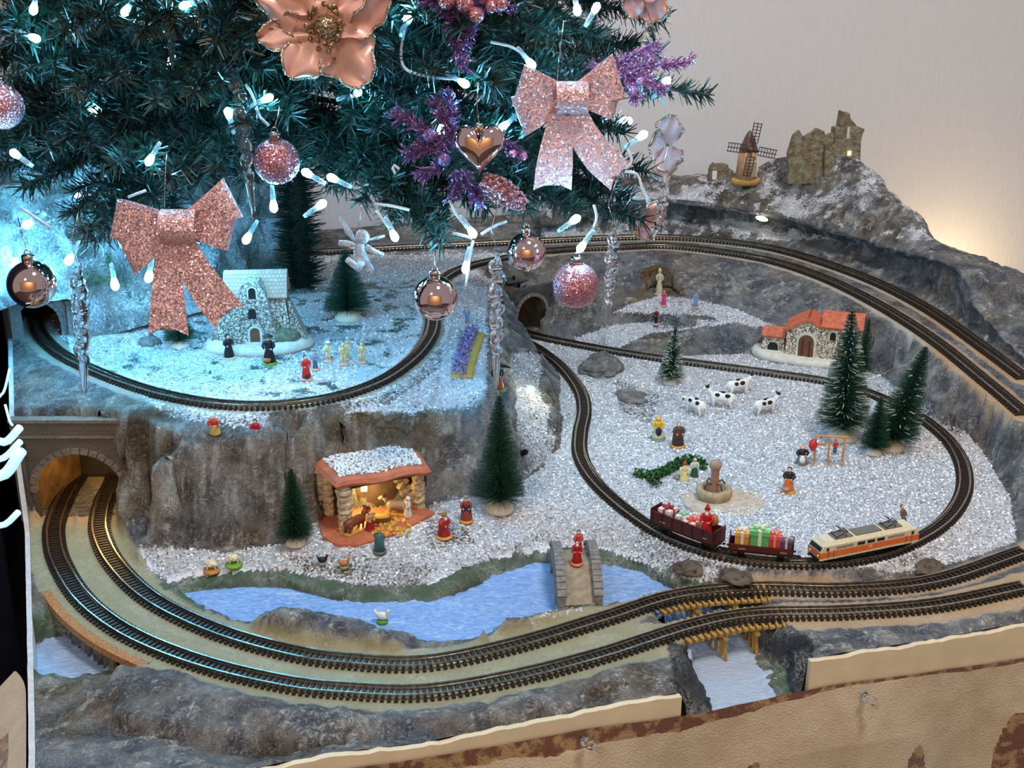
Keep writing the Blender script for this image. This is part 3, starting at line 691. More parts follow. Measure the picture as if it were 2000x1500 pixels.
# ---- table that carries the board
tb = thing('display_table', 'plain table under the landscape board hidden by the cloth', 'table', (*AB(378, 980), -760), YAW)
TBM = M('table_wood', (.25, .17, .1), .5, var=.3, scale=30)
part(tb, 'table_top', MB().box((0, 0, 655), (800, 820, 30)), TBM)
for ux in (-1, 1):
    for uy in (-1, 1): part(tb, 'leg', MB().box((ux * 370, uy * 370, 320), (50, 50, 640)), TBM)
# ---- the painted board edge
CREAM = M('cream_paint', (.74, .62, .43), .55, var=.05, scale=60, bump=.4, bscale=40)
fr = thing('board_edge', 'cream painted wooden edge of the landscape board above the cloth', 'board edge', (0, 0, 0))
def fascia(a_lo, a_hi, name):
    xs = np.arange(a_lo, a_hi + .1, 3.0); fz = np.interp(xs, [q[0] for q in FRONT], [q[1] for q in FRONT]) + fbm(np.c_[xs / 9, xs * 0, xs * 0], 3, 4) * 1.3 - .6
    poly = [(x, z) for x, z in zip(xs, fz)] + [(a_hi, -88), (a_lo, -88)]
    mb = MB().slab(poly[::-1], B0 - 3.5, B0 + .2); mb.xf(rotm(0, 0, YAW)); part(fr, name, mb, CREAM)
fascia(-45, 303, 'front_board'); fascia(388, 800, 'front_board')
mb = MB().slab([(303, -24), (303, -88), (388, -88), (388, -24)], B0 - 3.5, B0 + .2); mb.xf(rotm(0, 0, YAW)); part(fr, 'front_board', mb, CREAM)
bs = np.arange(552, 1421, 6.0); lz = np.interp(bs, [552, 620, 655, 895, 925, 1420], [12, 2, -1, -1, 80, 110]) + fbm(np.c_[bs / 12, bs * 0, bs * 0], 3, 8) * 1.6 + .8
poly = [(b_, z_) for b_, z_ in zip(bs, lz)] + [(1420, -88), (552, -88)]
mb = MB(); n_ = len(poly)
v = [(A0 - 3.5, x, z) for x, z in poly] + [(A0 - .2, x, z) for x, z in poly]
mb.add(v, [tuple(range(n_ - 1, -1, -1)), tuple(range(n_, 2 * n_))] + [(k, (k + 1) % n_, n_ + (k + 1) % n_, n_ + k) for k in range(n_)])
mb.xf(rotm(0, 0, YAW)); part(fr, 'side_board', mb, M('white_edge', (.62, .62, .64), .6, var=.1))
part(fr, 'base_board', abbox(MB(), A0, A1, B0, B1, -88, -60), CREAM)
# ---- felt cloth with a brown printed border
def cloth_mat():
    m = bpy.data.materials.new('printed_felt'); n, l, b = _nodes(m)
    tc = n.new('ShaderNodeTexCoord'); at = n.new('ShaderNodeAttribute'); at.attribute_name = 'print'
    nz = n.new('ShaderNodeTexNoise'); nz.inputs['Scale'].default_value = 55; nz.inputs['Detail'].default_value = 6; l.new(tc.outputs['Object'], nz.inputs['Vector'])
    r = n.new('ShaderNodeValToRGB'); r.color_ramp.elements[0].position = .3; r.color_ramp.elements[1].position = .7
    r.color_ramp.elements[0].color = (.47, .36, .23, 1); r.color_ramp.elements[1].color = (.60, .49, .35, 1)
    l.new(nz.outputs['Fac'], r.inputs[0])
    n2 = n.new('ShaderNodeTexNoise'); n2.inputs['Scale'].default_value = 130; n2.inputs['Detail'].default_value = 5; l.new(tc.outputs['Object'], n2.inputs['Vector'])
    r2 = n.new('ShaderNodeValToRGB'); r2.color_ramp.elements[0].position = .46; r2.color_ramp.elements[1].position = .56
    r2.color_ramp.elements[0].color = (.14, .045, .02, 1); r2.color_ramp.elements[1].color = (.33, .20, .085, 1); l.new(n2.outputs['Fac'], r2.inputs[0])
    mr = n.new('ShaderNodeMath'); mr.operation = 'GREATER_THAN'; mr.inputs[1].default_value = .5; l.new(at.outputs['Fac'], mr.inputs[0])
    mx = n.new('ShaderNodeMix'); mx.data_type = 'RGBA'; l.new(mr.outputs[0], mx.inputs['Factor']); l.new(r.outputs[0], mx.inputs[6]); l.new(r2.outputs[0], mx.inputs[7])
    l.new(mx.outputs[2], b.inputs['Base Color'])
    n3 = n.new('ShaderNodeTexNoise'); n3.inputs['Scale'].default_value = 900; n3.inputs['Detail'].default_value = 2; l.new(tc.outputs['Object'], n3.inputs['Vector'])
    bp = n.new('ShaderNodeBump'); bp.inputs['Distance'].default_value = .0007; l.new(n3.outputs['Fac'], bp.inputs['Height']); l.new(bp.outputs[0], b.inputs['Normal'])
    b.inputs['Roughness'].default_value = .95; b.inputs['Sheen Weight'].default_value = .3
    return m
CLOTH = cloth_mat()
CT = [(-45, 13.5), (66, 12), (100, 6.5), (136, 1.7), (189, -1.5), (242, -4), (309, -10.5), (345, -10.7), (375, -11.5), (413, -13.4), (465, -18.8), (506, -22.4), (548, -25.8), (820, -40)]
CW = [(-45, 12), (136, 10), (189, 10), (309, 9), (345, 7), (375, 4.5), (413, 2.2), (465, 1.6), (495, 2.8), (506, 3.6), (520, 2.6), (548, 3.4), (820, 4)]
ca = np.arange(-45, 820, 1.4); cv = np.r_[np.arange(0, 150, 1.3), np.arange(150, 640, 12.0)]
AA, VV = np.meshgrid(ca, cv, indexing='ij')
ztop = np.interp(AA, *zip(*CT)) + fbm(np.dstack([AA / 25, AA * 0, AA * 0]), 3, 3) * .8
Zc = ztop - VV
bulge = 1.5 + np.clip(VV / 40, 0, 1) * (4 + 3.5 * np.sin(AA / 31.0 + 1) + 2.5 * np.sin(AA / 17.0) * np.clip(VV / 90, 0, 1)) + VV * .03
Bc = B0 - 4.0 - bulge
wid = np.interp(AA, *zip(*CW)) * (1 + .35 * fbm(np.dstack([AA / 14, AA * 0 + 9, AA * 0]), 3, 14))
pr = np.clip((wid - VV) / 1.2 + .5, 0, 1)
CXY = AA[..., None] * E1 + Bc[..., None] * E2; cpx, cpy, _ = pix(np.dstack([CXY, Zc]))
wob = fbm(np.dstack([AA / 10, VV / 10, AA * 0]), 3, 40) * 9
for poly in ([(1775, 1505), (1783, 1462), (1794, 1452), (1803, 1462), (1806, 1505)], [(1930, 1520), (1938, 1470), (1958, 1425), (1985, 1398), (2040, 1388), (2060, 1540)], [(1455, 1505), (1462, 1494), (1483, 1491), (1485, 1510)], [(1375, 1540), (1400, 1500), (1440, 1540)]):
    pr = np.maximum(pr, inpoly(cpx + wob * .6, cpy + wob * .6, poly).astype(float))
mid = (VV > wid * .3) & (VV < wid * .6) & (np.abs((AA % 47) - 20) < 6); 
idx = np.arange(AA.size).reshape(AA.shape); qd = np.stack([idx[:-1, :-1], idx[:-1, 1:], idx[1:, 1:], idx[1:, :-1]], -1).reshape(-1, 4)
me = fastmesh('front_cloth', np.dstack([CXY, Zc]).reshape(-1, 3), qd, CLOTH, {'print': ('FLOAT', pr)})
fc = link('front_cloth', me); tag(fc, 'beige felt cloth with brown printed border pinned along the board front', 'cloth')
# left cloth: hangs from the side of the board, its top corner folded over
cb = np.linspace(560, 738, 60); cv = np.linspace(0, 500, 70)
BB, VV = np.meshgrid(cb, cv, indexing='ij'); f_ = (BB - 560) / 178
Zl = np.interp(BB, [560, 620, 660, 700, 722, 738], [6, 0, -3, -4, -7, -26]) - VV
Al = A0 - 5 - 4 * np.sin(f_ * 9) * np.clip(VV / 60, 0, 1) - np.minimum(VV, 70) * .9 - np.maximum(VV - 70, 0) * .2 - 14 * np.clip((f_ - .72) / .28, 0, 1) ** 2 * np.clip(1 - VV / 160, 0, 1) - 3 * np.clip(VV / 20, 0, 1)
LXY = Al[..., None] * E1 + BB[..., None] * E2
lx, ly, _ = pix(np.dstack([LXY, Zl])); wob = fbm(np.dstack([BB / 10, VV / 10, BB * 0]), 3, 40) * 6
pl = inpoly(lx + wob, ly + wob, [(-40, 1425), (-5, 1432), (22, 1455), (28, 1480), (15, 1530), (-40, 1530)]).astype(float)
idx = np.arange(BB.size).reshape(BB.shape); qd = np.stack([idx[:-1, :-1], idx[1:, :-1], idx[1:, 1:], idx[:-1, 1:]], -1).reshape(-1, 4)
lc = link('side_cloth', fastmesh('side_cloth', np.dstack([LXY, Zl]).reshape(-1, 3), qd, CLOTH, {'print': ('FLOAT', pl)})); tag(lc, 'pale felt cloth folded over at the left side of the board', 'cloth')
STEEL = M('bright_steel', (.8, .8, .8), .2, metal=1.0); CLEAR = M('clear_plastic', (.95, .97, 1.0), .06, trans=1.0, ior=1.45)
st = solo('staple', MB().box((0, 0, 0), (1.0, 12, .8)).box((0, -6, -1), (1, .8, 2.6)).box((0, 6, -1), (1, .8, 2.6)), STEEL, 'steel staple in the pale side cloth', 'staple', (*AB(A0 - 10, 696), -14), (0, -1.3, YAW))
def Pplane(px, py, b):
    d = ray(px, py); t = b / (d[0] * E2[0] + d[1] * E2[1]); q = d * t; return np.array([q[0], q[1], q[2] + CAM_H])
for i, (px, py, lb) in enumerate([(1690, 1362, 'clear plastic pin in the front cloth right of the canyon'), (1143, 1447, 'clear plastic pin in the brown border of the front cloth')]):
    t_ = thing('push_pin', lb, 'pin', Pplane(px, py, B0 - 12), YAW, 'clear pins in the front cloth')
    part(t_, 'head', MB().lathe([(.2, -1), (3.2, -.8), (3.4, 0), (1.4, 1), (1.2, 4), (2.6, 5), (2.6, 6.5), (.2, 7)], 12, rot=rotm(1.5, 0, .3)), CLEAR, True); part(t_, 'needle', MB().tube([(0, 1, 0), (0, 8, 0)], .4, 6), STEEL)
# clear loops whose emission stands for light gleaming on glossy plastic
GLOW = M('cable_gleam', (.7, .92, 1.0), .25, emit=.75, ecol=(.40, .82, 1.0))
cl = thing('cable_bundle', 'clear cable loops with put-in glow in the dark left of the brick tunnel', 'cable', (*AB(-82, 830), -20), 0)
for i, (px0, py0, px1, py1, sag, r) in enumerate([(-30, 845, 45, 835, 18, 5), (-30, 900, 46, 862, 10, 4), (-30, 930, 48, 880, 16, 7), (-20, 1028, 42, 1000, 8, 4), (-10, 780, 25, 720, 12, 1.6), (10, 790, 30, 830, 9, 1.6)]):
    q0, q1 = D(px0, py0, 872), D(px1 - 6, py1, 866); m_ = (q0 + q1) / 2 + np.array([0, 0, -sag * .5])
    part(cl, 'loop', MB().tube(spline([q0, m_, q1], 4) - np.array([*AB(-82, 830), -20]), r * .55, 8), GLOW, True)

# ================================================================== mountains
def loft(keys, nu, segs):
    K = [resample(spline(k, 4), 1.0) for k in keys]
    K = [np.stack([np.interp(np.linspace(0, 1, nu), np.linspace(0, 1, len(k)), k[:, j]) for j in range(3)], 1) for k in K]
    rows = []
    for i in range(len(K) - 1):
        n = segs[i]
        for t in np.linspace(0, 1, n, endpoint=False): rows.append(K[i] * (1 - t) + K[i + 1] * t)
    rows.append(K[-1]); return np.array(rows)
def loft_mesh(name, keys, nu, segs, amp, seed, colour, snowfn, parent):
    V = loft(keys, nu, segs)
    for _ in range(2):
        V[1:-1] = V[1:-1] * .5 + .25 * (V[2:] + V[:-2])
    du = np.gradient(V, axis=1); dv = np.gradient(V, axis=0); N = np.cross(du, dv); N /= np.linalg.norm(N, axis=-1, keepdims=True) + 1e-9
    if (N[..., 1].mean() > 0): N = -N
    nz = fbm(V / 22.0, 4, seed); rd_ = ridged(V / np.array([16., 16., 14.]) + nz[..., None] * .5, 4, seed + 3)
    V2 = V + N * (amp * (rd_ * 1.3 + fbm(V / 45.0, 3, seed + 9) * (2.2 if amp > 10 else 1.0) + (ridged(V / 38.0, 2, seed + 31) * 1.5 if amp > 10 else 0)))[..., None]
    n2 = fbm(V / 7.0, 3, seed + 20)
    Cc = colour(V, nz, rd_, n2); sv = np.clip(snowfn(V, N, nz, n2), 0, 1)
    m, n = V.shape[:2]; idx = np.arange(m * n).reshape(m, n)
    qd = np.stack([idx[:-1, :-1], idx[:-1, 1:], idx[1:, 1:], idx[1:, :-1]], -1).reshape(-1, 4)
    me = fastmesh(name, V2.reshape(-1, 3), qd, TMAT, {'zone': ('FLOAT_COLOR', np.concatenate([Cc, np.ones((m, n, 1))], -1).reshape(-1, 4)), 'snow': ('FLOAT', sv.ravel())})
    return link(name, me, parent), V2
def zat(xy, py):
    v = (750 - py) / F_PX; return CAM_H + (-SS + v * CC) * xy[1] / (CC + v * SS)
bx, by, _ = pix(BO)
def bo_at(px): return bo_i(int(np.argmin(np.abs(bx - px))))
def bo_i(i):
    i = min(max(i, 2), len(BO) - 3)
    t = BO[i + 2] - BO[i - 2]; n = np.array([t[1], -t[0]]); n /= np.linalg.norm(n)
    c = AB(380, 950)
    if np.dot(n, BO[i][:2] - c) < 0: n = -n
    return BO[i], n
cols = [(1060, 440, 372, 366), (1120, 432, 362, 354), (1200, 402, 352, 346), (1300, 392, 347, 338), (1405, 404, 352, 337), (1460, 414, 360, 333), (1510, 424, 364, 306), (1560, 438, 370, 296), (1615, 456, 374, 300), (1660, 470, 378, 306), (1700, 484, 382, 332), (1760, 498, 405, 392), (1800, 508, 436, 430), (1835, 528, 480, 478), (1858, 556, 535, 538), (1885, 610, 598, 600), (1930, 660, 640, 642), (2000, 730, 690, 690), (2040, 760, 715, 712)]
kf, kr, ku, kl, ks, kt, kb = [], [], [], [], [], [], []
def xy_for(px, o, z=100.0):
    best = None
    for i in range(2, len(BO) - 2, 2):
        b_, n_ = bo_i(i); q = b_[:2] + n_ * o; x = float(pix(np.array([*q, z]))[0]); e = abs(x - px)
        if best is None or e < best[0]: best = (e, q)
    return best[1]
for px, pl_, ps, pt in cols:
    b_, n_ = bo_at(min(px, 1995)); e = max(0, px - 1995)
    b_ = b_ + np.array([e * .35, -e * .5, -2.0 * 0])
    cave = float(np.clip((1850 - px) / 60, .15, 1))
    xy = lambda o: (b_[:2] + n_ * o) if (o < 30 or px > 1840) else xy_for(px, o)
    kf.append([*xy(11), b_[2] - .5]); kr.append([*xy(12 + 26 * cave), b_[2] + 16 * cave + 2])
    zl = zat(xy(15), pl_); ku.append([*xy(12 + 22 * cave), max(b_[2] + 3, zl - 6)]); kl.append([*xy(13), max(zl, b_[2] + 5)])
    zs = zat(xy(44), ps); ks.append([*xy(44), max(zs, b_[2] + 8)])
    zt = zat(xy(72), pt); kt.append([*xy(72), max(zt, b_[2] + 6)]); kb.append([*xy(88), b_[2] - 20])
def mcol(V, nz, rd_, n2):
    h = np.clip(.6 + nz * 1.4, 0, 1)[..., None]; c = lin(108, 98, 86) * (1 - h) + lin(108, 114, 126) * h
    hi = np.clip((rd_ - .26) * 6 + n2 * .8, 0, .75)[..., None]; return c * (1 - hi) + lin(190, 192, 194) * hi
def msnow(V, N, nz, n2):
    x, y, _ = pix(V); up = np.abs(N[..., 2])
    return np.clip((up - .45) * 2.6, 0, 1) * 1.25 * (y < 470) * (.62 + nz * 1.1 + n2 * .6) + .35 * (n2 > .3) * (y < 470)
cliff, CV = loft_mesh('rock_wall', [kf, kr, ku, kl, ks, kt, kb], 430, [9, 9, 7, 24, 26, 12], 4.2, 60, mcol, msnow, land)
cliff['label'] = 'grey overhanging rock wall with snowy top'
# pale mountain behind the chapel
fpx = [(-40, 662, 128), (30, 600, 124), (90, 588, 124), (148, 590, 122), (160, 655, 90), (215, 652, 90), (262, 640, 90), (330, 626, 90), (400, 600, 90), (440, 580, 90), (500, 562, 89), (545, 552, 89), (572, 535, 86)]
kf = [P(*q) for q in fpx]; kf[0] = P(-40, 612, 124)
off = [(40, 52), (40, 60), (40, 62), (40, 62), (30, 45), (32, 48), (34, 52), (36, 56), (34, 56), (30, 54), (28, 46), (24, 38), (15, 25)]
km = [np.array([*(k[:2] + E2 * o[0]), 128 + o[1] + (0 if i > 3 else 10)]) for i, (k, o) in enumerate(zip(kf, off))]
kt = [np.array([*(k[:2] + E2 * (o[0] + 70)), 225 + o[1] * .9 - 3.0 * i]) for i, (k, o) in enumerate(zip(kf, off))]
kb = [np.array([*(k[:2] + E2 * (o[0] + 150)), 240.0 - 5 * i]) for i, (k, o) in enumerate(zip(kf, off))]
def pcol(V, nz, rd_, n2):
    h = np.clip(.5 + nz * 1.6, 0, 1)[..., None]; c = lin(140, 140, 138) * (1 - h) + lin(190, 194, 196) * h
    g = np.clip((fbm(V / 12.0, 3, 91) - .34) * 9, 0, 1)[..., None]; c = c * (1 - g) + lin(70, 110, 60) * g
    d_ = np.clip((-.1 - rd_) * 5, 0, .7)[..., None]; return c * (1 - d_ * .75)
def psnow(V, N, nz, n2): return .45 + nz * .7 + np.abs(N[..., 2]) * .25
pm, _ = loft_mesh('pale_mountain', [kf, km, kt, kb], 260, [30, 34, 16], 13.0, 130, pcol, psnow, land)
pm['label'] = 'pale snow-dusted mountain with green moss'

# ================================================================== tunnel portals
def brick_mat(name, c1, c2, mortar, sx, sz):
    m = bpy.data.materials.new(name); n, l, b = _nodes(m)
    tc = n.new('ShaderNodeTexCoord'); mp = n.new('ShaderNodeMapping'); mp.inputs['Rotation'].default_value = (math.pi / 2, 0, 0)
    l.new(tc.outputs['Object'], mp.inputs[0])
    bt = n.new('ShaderNodeTexBrick'); bt.inputs['Scale'].default_value = 1000.0; bt.inputs['Brick Width'].default_value = sx; bt.inputs['Row Height'].default_value = sz; bt.inputs['Mortar Size'].default_value = .13
    bt.inputs['Color1'].default_value = (*c1, 1); bt.inputs['Color2'].default_value = (*c2, 1); bt.inputs['Mortar'].default_value = (*mortar, 1)
    l.new(mp.outputs[0], bt.inputs['Vector']); l.new(bt.outputs['Color'], b.inputs['Base Color'])
    bp = n.new('ShaderNodeBump'); bp.invert = True; bp.inputs['Distance'].default_value = .0004; l.new(bt.outputs['Fac'], bp.inputs['Height']); l.new(bp.outputs[0], b.inputs['Normal'])
    b.inputs['Roughness'].default_value = .7
    return m
BRK = brick_mat('grey_brown_brick', (.165, .125, .098), (.135, .104, .084), (.04, .03, .024), 2.7, 1.35)
STN = M('portal_stone', (.20, .16, .13), .7, var=.25, scale=400)
GSTN = M('grey_portal_stone', (.19, .185, .18), .7, var=.2, scale=500, bump=.2)
INNER = M('tunnel_lining', (.17, .10, .045), .8, var=.4, scale=90, bump=.8)
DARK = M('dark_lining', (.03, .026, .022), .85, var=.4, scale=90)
def arch_pts(r, spring, n=18, ex=1.0):
    return [(r * math.cos(math.pi * k / n), spring + r * ex * math.sin(math.pi * k / n)) for k in range(n + 1)]
def portal(name, label, c, ang, x0, x1, h, ox, r, spring, ex, wallm, stonem, lining, depth, z0, nst=17, cap=True, pil=True, bend=0.0):
    t = thing(name, label, 'tunnel portal', (c[0], c[1], z0), ang)
    ap = [(ox + x, z) for x, z in arch_pts(r, spring, 24, ex)]
    poly = [(x0, -3), (x0, h), (x1, h), (x1, -3), (ox + r, -3)] + ap + [(ox - r, -3)]
    part(t, 'wall', MB().slab(poly[::-1], -3, 3), wallm)
    for k in range(nst):
        a0, a1 = math.pi * (k + .06) / nst, math.pi * (k + .94) / nst
        q = [(ox + rr * math.cos(a), spring + rr * ex * math.sin(a)) for rr, a in ((r * .98, a0), (r * 1.0 + max(3.2, r * .13), a0), (r * 1.0 + max(3.2, r * .13), a1), (r * .98, a1))]
        part(t, 'arch_stone', MB().slab(q[::-1], -4.2, 2), stonem)
    if cap: part(t, 'parapet', MB().box(((x0 + x1) / 2, 0, h + 1), (x1 - x0 + 1, 8, 2.4)), stonem)
    if pil:
        for sx, xx in ((-1, x0 + 4.5), (1, x1 - 4.5)):
            part(t, 'pilaster', MB().box((xx, -4.5, h * .38), (9, 4, h * .76), taper=.92).box((xx, -4.8, h * .78), (9.6, 5, 3)), wallm)
    # vaulted lining
    rows = []
    for i in range(9):
        y = 2 + depth * i / 8.0; dx = bend * (i / 8.0) ** 2
        sec = [(ox + r * 1.06, -3)] + [(ox + x, z) for x, z in arch_pts(r * 1.06, spring, 20, ex)] + [(ox - r * 1.06, -3)]
        rows.append([(x + dx, y, z) for x, z in sec])
    part(t, 'tunnel_lining', MB().grid(rows), lining, True)
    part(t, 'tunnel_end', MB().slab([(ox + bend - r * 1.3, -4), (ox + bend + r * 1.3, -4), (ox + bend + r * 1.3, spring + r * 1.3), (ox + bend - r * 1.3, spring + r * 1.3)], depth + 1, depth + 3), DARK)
    return t
tl = portal('brick_tunnel_portal', 'wide dark brick tunnel portal over two tracks at lower left', PORT_L[0], 0.0, -47, 49, 77, -2, 33, 22, .95, BRK, STN, INNER, 70, 0.0, bend=10)
part(tl, 'upper_band', MB().box((1, -2.5, 66), (96, 4, 1.4)), STN)
portal('grey_tunnel_portal', 'small grey brick tunnel portal below the pale mountain at upper left', PORT_U[0], PORT_U[1], -26, 27, 37, -5, 17, 12, 1.05, GSTN, GSTN, DARK, 60, 90.0, nst=13)
portal('rock_tunnel_portal', 'dark tunnel mouth in grey rock at the centre of the layout', PORT_C[0], PORT_C[1], -28, 30, 50, 0, 18, 23, 1.0, M('dark_rock_face', (.05, .048, .05), .8, var=.45, scale=120, bump=2.0), STN, INNER, 64, 10.0, nst=13, cap=False, pil=False, bend=-6)

# ================================================================== small things on the layout
def kpx(g):
    d = float(pix(g)[2]); el = math.atan2(CAM_H - g[2], g[1]); k = d / F_PX
    return k, k / math.cos(el)                       # mm per pixel across, mm per pixel of upright height
_pc = {}
def paint(r, g, b, rough=.42):
    key = (r, g, b, rough)
    if key not in _pc:
        c = tuple(lin(r, g, b)); _pc[key] = M('paint_%d_%d_%d' % (r, g, b), c, rough, var=.10, scale=700)
    return _pc[key]
SKIN = paint(222, 172, 140); WHITE = paint(232, 230, 224); BLACK = paint(22, 20, 22)
def figure(label, px, py, hpx, skirt=None, top=(150, 40, 40), hat=None, base=None, legs=None, rz=0.0, lean=0.0, kind='hair', apron=None, basket=None, cape=None, bulk=1.0, group=None, name='figurine', g=None, arms=True, crown=None, beard=None, hatr=None, zoff=0.0):
    g = ground(px, py) if g is None else np.asarray(g, float); g = g + np.array([0, 0, zoff]); k, kv = kpx(g); h = hpx * kv; w = h * bulk
    t = thing(name, label, 'figurine', g, rz, group, rx=lean)
    z0 = 0.0
    if base:
        part(t, 'base', MB().lathe([(.01, 0), (.26 * w, 0), (.27 * w, .05 * h), (.22 * w, .09 * h), (.01, .09 * h)], 14), paint(*base), True); z0 = .08 * h
    H_ = h - z0
    Z = lambda f: z0 + H_ * f
    if skirt:
        part(t, 'robe', MB().lathe([(.01, Z(0)), (.20 * w, Z(0)), (.205 * w, Z(.05)), (.17 * w, Z(.25)), (.125 * w, Z(.45)), (.11 * w, Z(.52)), (.01, Z(.53))], 16, sy=.85, wob=.12, seed=int(px)), paint(*skirt), True)
    else:
        lc = paint(*(legs or (40, 40, 60)))
        for sg in (-1, 1):
            part(t, 'leg', MB().tube([(sg * .07 * w, 0, Z(.03)), (sg * .065 * w, 0, Z(.25)), (sg * .055 * w, 0, Z(.5))], [.06 * w, .06 * w, .075 * w], 8).ball((sg * .07 * w, -.04 * w, Z(.025)), (.055 * w, .09 * w, .035 * h), 8, 6), lc, True)
    tc = MB().lathe([(.01, Z(.44)), (.115 * w, Z(.45)), (.12 * w, Z(.55)), (.15 * w, Z(.70)), (.135 * w, Z(.765)), (.06 * w, Z(.80)), (.01, Z(.81))], 14, sy=.75)
    if arms:
        for sg in (-1, 1):
            tc.tube([(sg * .14 * w, 0, Z(.74)), (sg * .19 * w, -.03 * w, Z(.60)), (sg * .12 * w, -.13 * w, Z(.52))], [.05 * w, .048 * w, .04 * w], 7)
    part(t, 'torso', tc, paint(*top), True)
    hd = MB().ball((0, -.005 * w, Z(.875)), (.082 * w, .088 * w, .092 * h), 12, 8).tube([(0, 0, Z(.77)), (0, 0, Z(.84))], .045 * w, 8).ball((0, -.09 * w, Z(.868)), (.017 * w, .022 * w, .018 * h), 6, 4)
    if arms: hd.ball((.10 * w, -.15 * w, Z(.52)), .035 * w, 6, 5).ball((-.10 * w, -.15 * w, Z(.52)), .035 * w, 6, 5)
    part(t, 'head', hd, SKIN, True)
    if hat:
        hm = paint(*hat)
        if kind == 'hair': mb = MB().ball((0, .02 * w, Z(.90)), (.092 * w, .088 * w, .085 * h), 12, 7)
        elif kind == 'hood': mb = MB().ball((0, .025 * w, Z(.885)), (.105 * w, .10 * w, .112 * h), 12, 8)
        elif kind == 'cone': mb = MB().lathe([(.01, Z(.93)), (.10 * w, Z(.93)), (.06 * w, Z(1.03)), (.01, Z(1.17))], 12)
        elif kind == 'brim': mb = MB().lathe([(.01, Z(.94)), (.17 * w, Z(.94)), (.17 * w, Z(.955)), (.085 * w, Z(.965)), (.08 * w, Z(1.03)), (.01, Z(1.04))], 14)
        elif kind == 'turban': mb = MB().ball((0, 0, Z(.95)), (.115 * w, .11 * w, .06 * h), 12, 7).ball((0, 0, Z(1.0)), .03 * w, 8, 5)
        elif kind == 'crown':
            mb = MB().lathe([(.07 * w, Z(.93)), (.085 * w, Z(.93)), (.10 * w, Z(1.02)), (.085 * w, Z(1.02))], 10)
            for q in range(6): mb.lathe([(.025 * w, Z(1.0)), (.004, Z(1.07))], 5, c=(.09 * w * math.cos(q * 1.047), .09 * w * math.sin(q * 1.047), 0))
        part(t, {'hair': 'hair', 'hood': 'hood', 'cone': 'pointed_hat', 'brim': 'hat', 'turban': 'turban', 'crown': 'crown'}[kind], mb, hm, True)
    if apron: part(t, 'apron', MB().ball((0, -.10 * w, Z(.30)), (.11 * w, .085 * w, .22 * h), 10, 7), paint(*apron), True)
    if cape: part(t, 'cape', MB().lathe([(.10 * w, Z(.08)), (.215 * w, Z(.08)), (.18 * w, Z(.45)), (.165 * w, Z(.70)), (.08 * w, Z(.80)), (.05 * w, Z(.80))], 14, c=(0, .035 * w, 0), sy=.8), paint(*cape), True)
    if basket: part(t, 'basket', MB().lathe([(.02 * w, 0), (.10 * w, 0), (.14 * w, .11 * h), (.02 * w, .12 * h)], 10, c=(-.05 * w, -.2 * w, Z(.06))), paint(*basket), True)
    if beard: part(t, 'beard', MB().ball((0, -.075 * w, Z(.80)), (.06 * w, .045 * w, .075 * h), 8, 6), paint(*beard), True)
    return t, g, h
GP = 'figurines on the snowy plateau'; GM = 'figurines round the fountain'; GN = 'nativity figurines'
PINKB = (214, 160, 140)
figure('black robed figurine with pointed hood left of the chapel steps', 448, 700, 48, skirt=(20, 18, 22), top=(20, 18, 22), hat=(18, 16, 20), base=(196, 180, 150), kind='hood', group=GP, rz=.6)
figure('black clad figurine with orange basket on a bright green base by the chapel', 527, 710, 56, skirt=(22, 20, 24), top=(24, 22, 26), hat=(38, 30, 28), base=(112, 170, 60), kind='brim', basket=(190, 100, 60), group=GP)
figure('figurine in a long red coat on a pale base in front of the chapel', 599, 741, 48, skirt=(200, 40, 42), top=(205, 42, 44), hat=(60, 30, 28), base=PINKB, group=GP, rz=.5, basket=(30, 26, 28), bulk=.9)
figure('grey blue jacketed figurine just behind the red coated one', 616, 722, 38, legs=(90, 110, 135), top=(120, 145, 165), hat=(60, 35, 30), base=PINKB, group=GP, bulk=.95)
CRM = (214, 198, 150)
figure('cream clad figurine nearest the blue jacketed one', 642, 706, 40, legs=CRM, top=CRM, hat=(235, 228, 205), kind='brim', group=GP, base=PINKB, bulk=.85)
figure('cream clad figurine standing in front of its twin', 671, 712, 42, legs=CRM, top=CRM, hat=(200, 180, 130), group=GP, base=PINKB, bulk=.9, rz=.4)
figure('cream clad figurine half hidden behind another', 679, 702, 38, legs=CRM, top=CRM, hat=(200, 180, 130), group=GP, base=PINKB, bulk=.85)
figure('cream clad figurine with dark belt closest to the curved track', 708, 708, 40, legs=CRM, top=CRM, hat=(210, 190, 145), group=GP, base=PINKB, bulk=.95)
figure('stout figurine in red top and yellow skirt leaning at the cliff edge', 421, 846, 40, skirt=(214, 190, 110), top=(205, 70, 60), hat=(214, 170, 130), group=GP, bulk=1.25, lean=.25)
figure('tiny figurine with red vest and grey blue skirt on the cliff edge', 502, 856, 42, skirt=(140, 165, 180), top=(180, 40, 60), hat=(60, 40, 50), group=GP, bulk=1.1, lean=.2)
figure('small figurine in grey blue on a pink base behind the lavender', 912, 633, 34, legs=(110, 140, 165), top=(110, 140, 170), hat=(40, 30, 30), base=PINKB, group=GP, bulk=.9)
t_, g_, h_ = figure('woman figurine with orange skirt and dark hair blown sideways on a green base', 972, 763, 54, skirt=(178, 84, 40), top=(40, 36, 40), hat=(30, 22, 22), base=(112, 150, 60), group=GP)
part(t_, 'blown_hair', MB().tube([(0, 0, h_ * .93), (h_ * .2, .4, h_ * .90), (h_ * .45, 0, h_ * .83)], [h_ * .08, h_ * .07, h_ * .015], 8), paint(30, 22, 22), True)
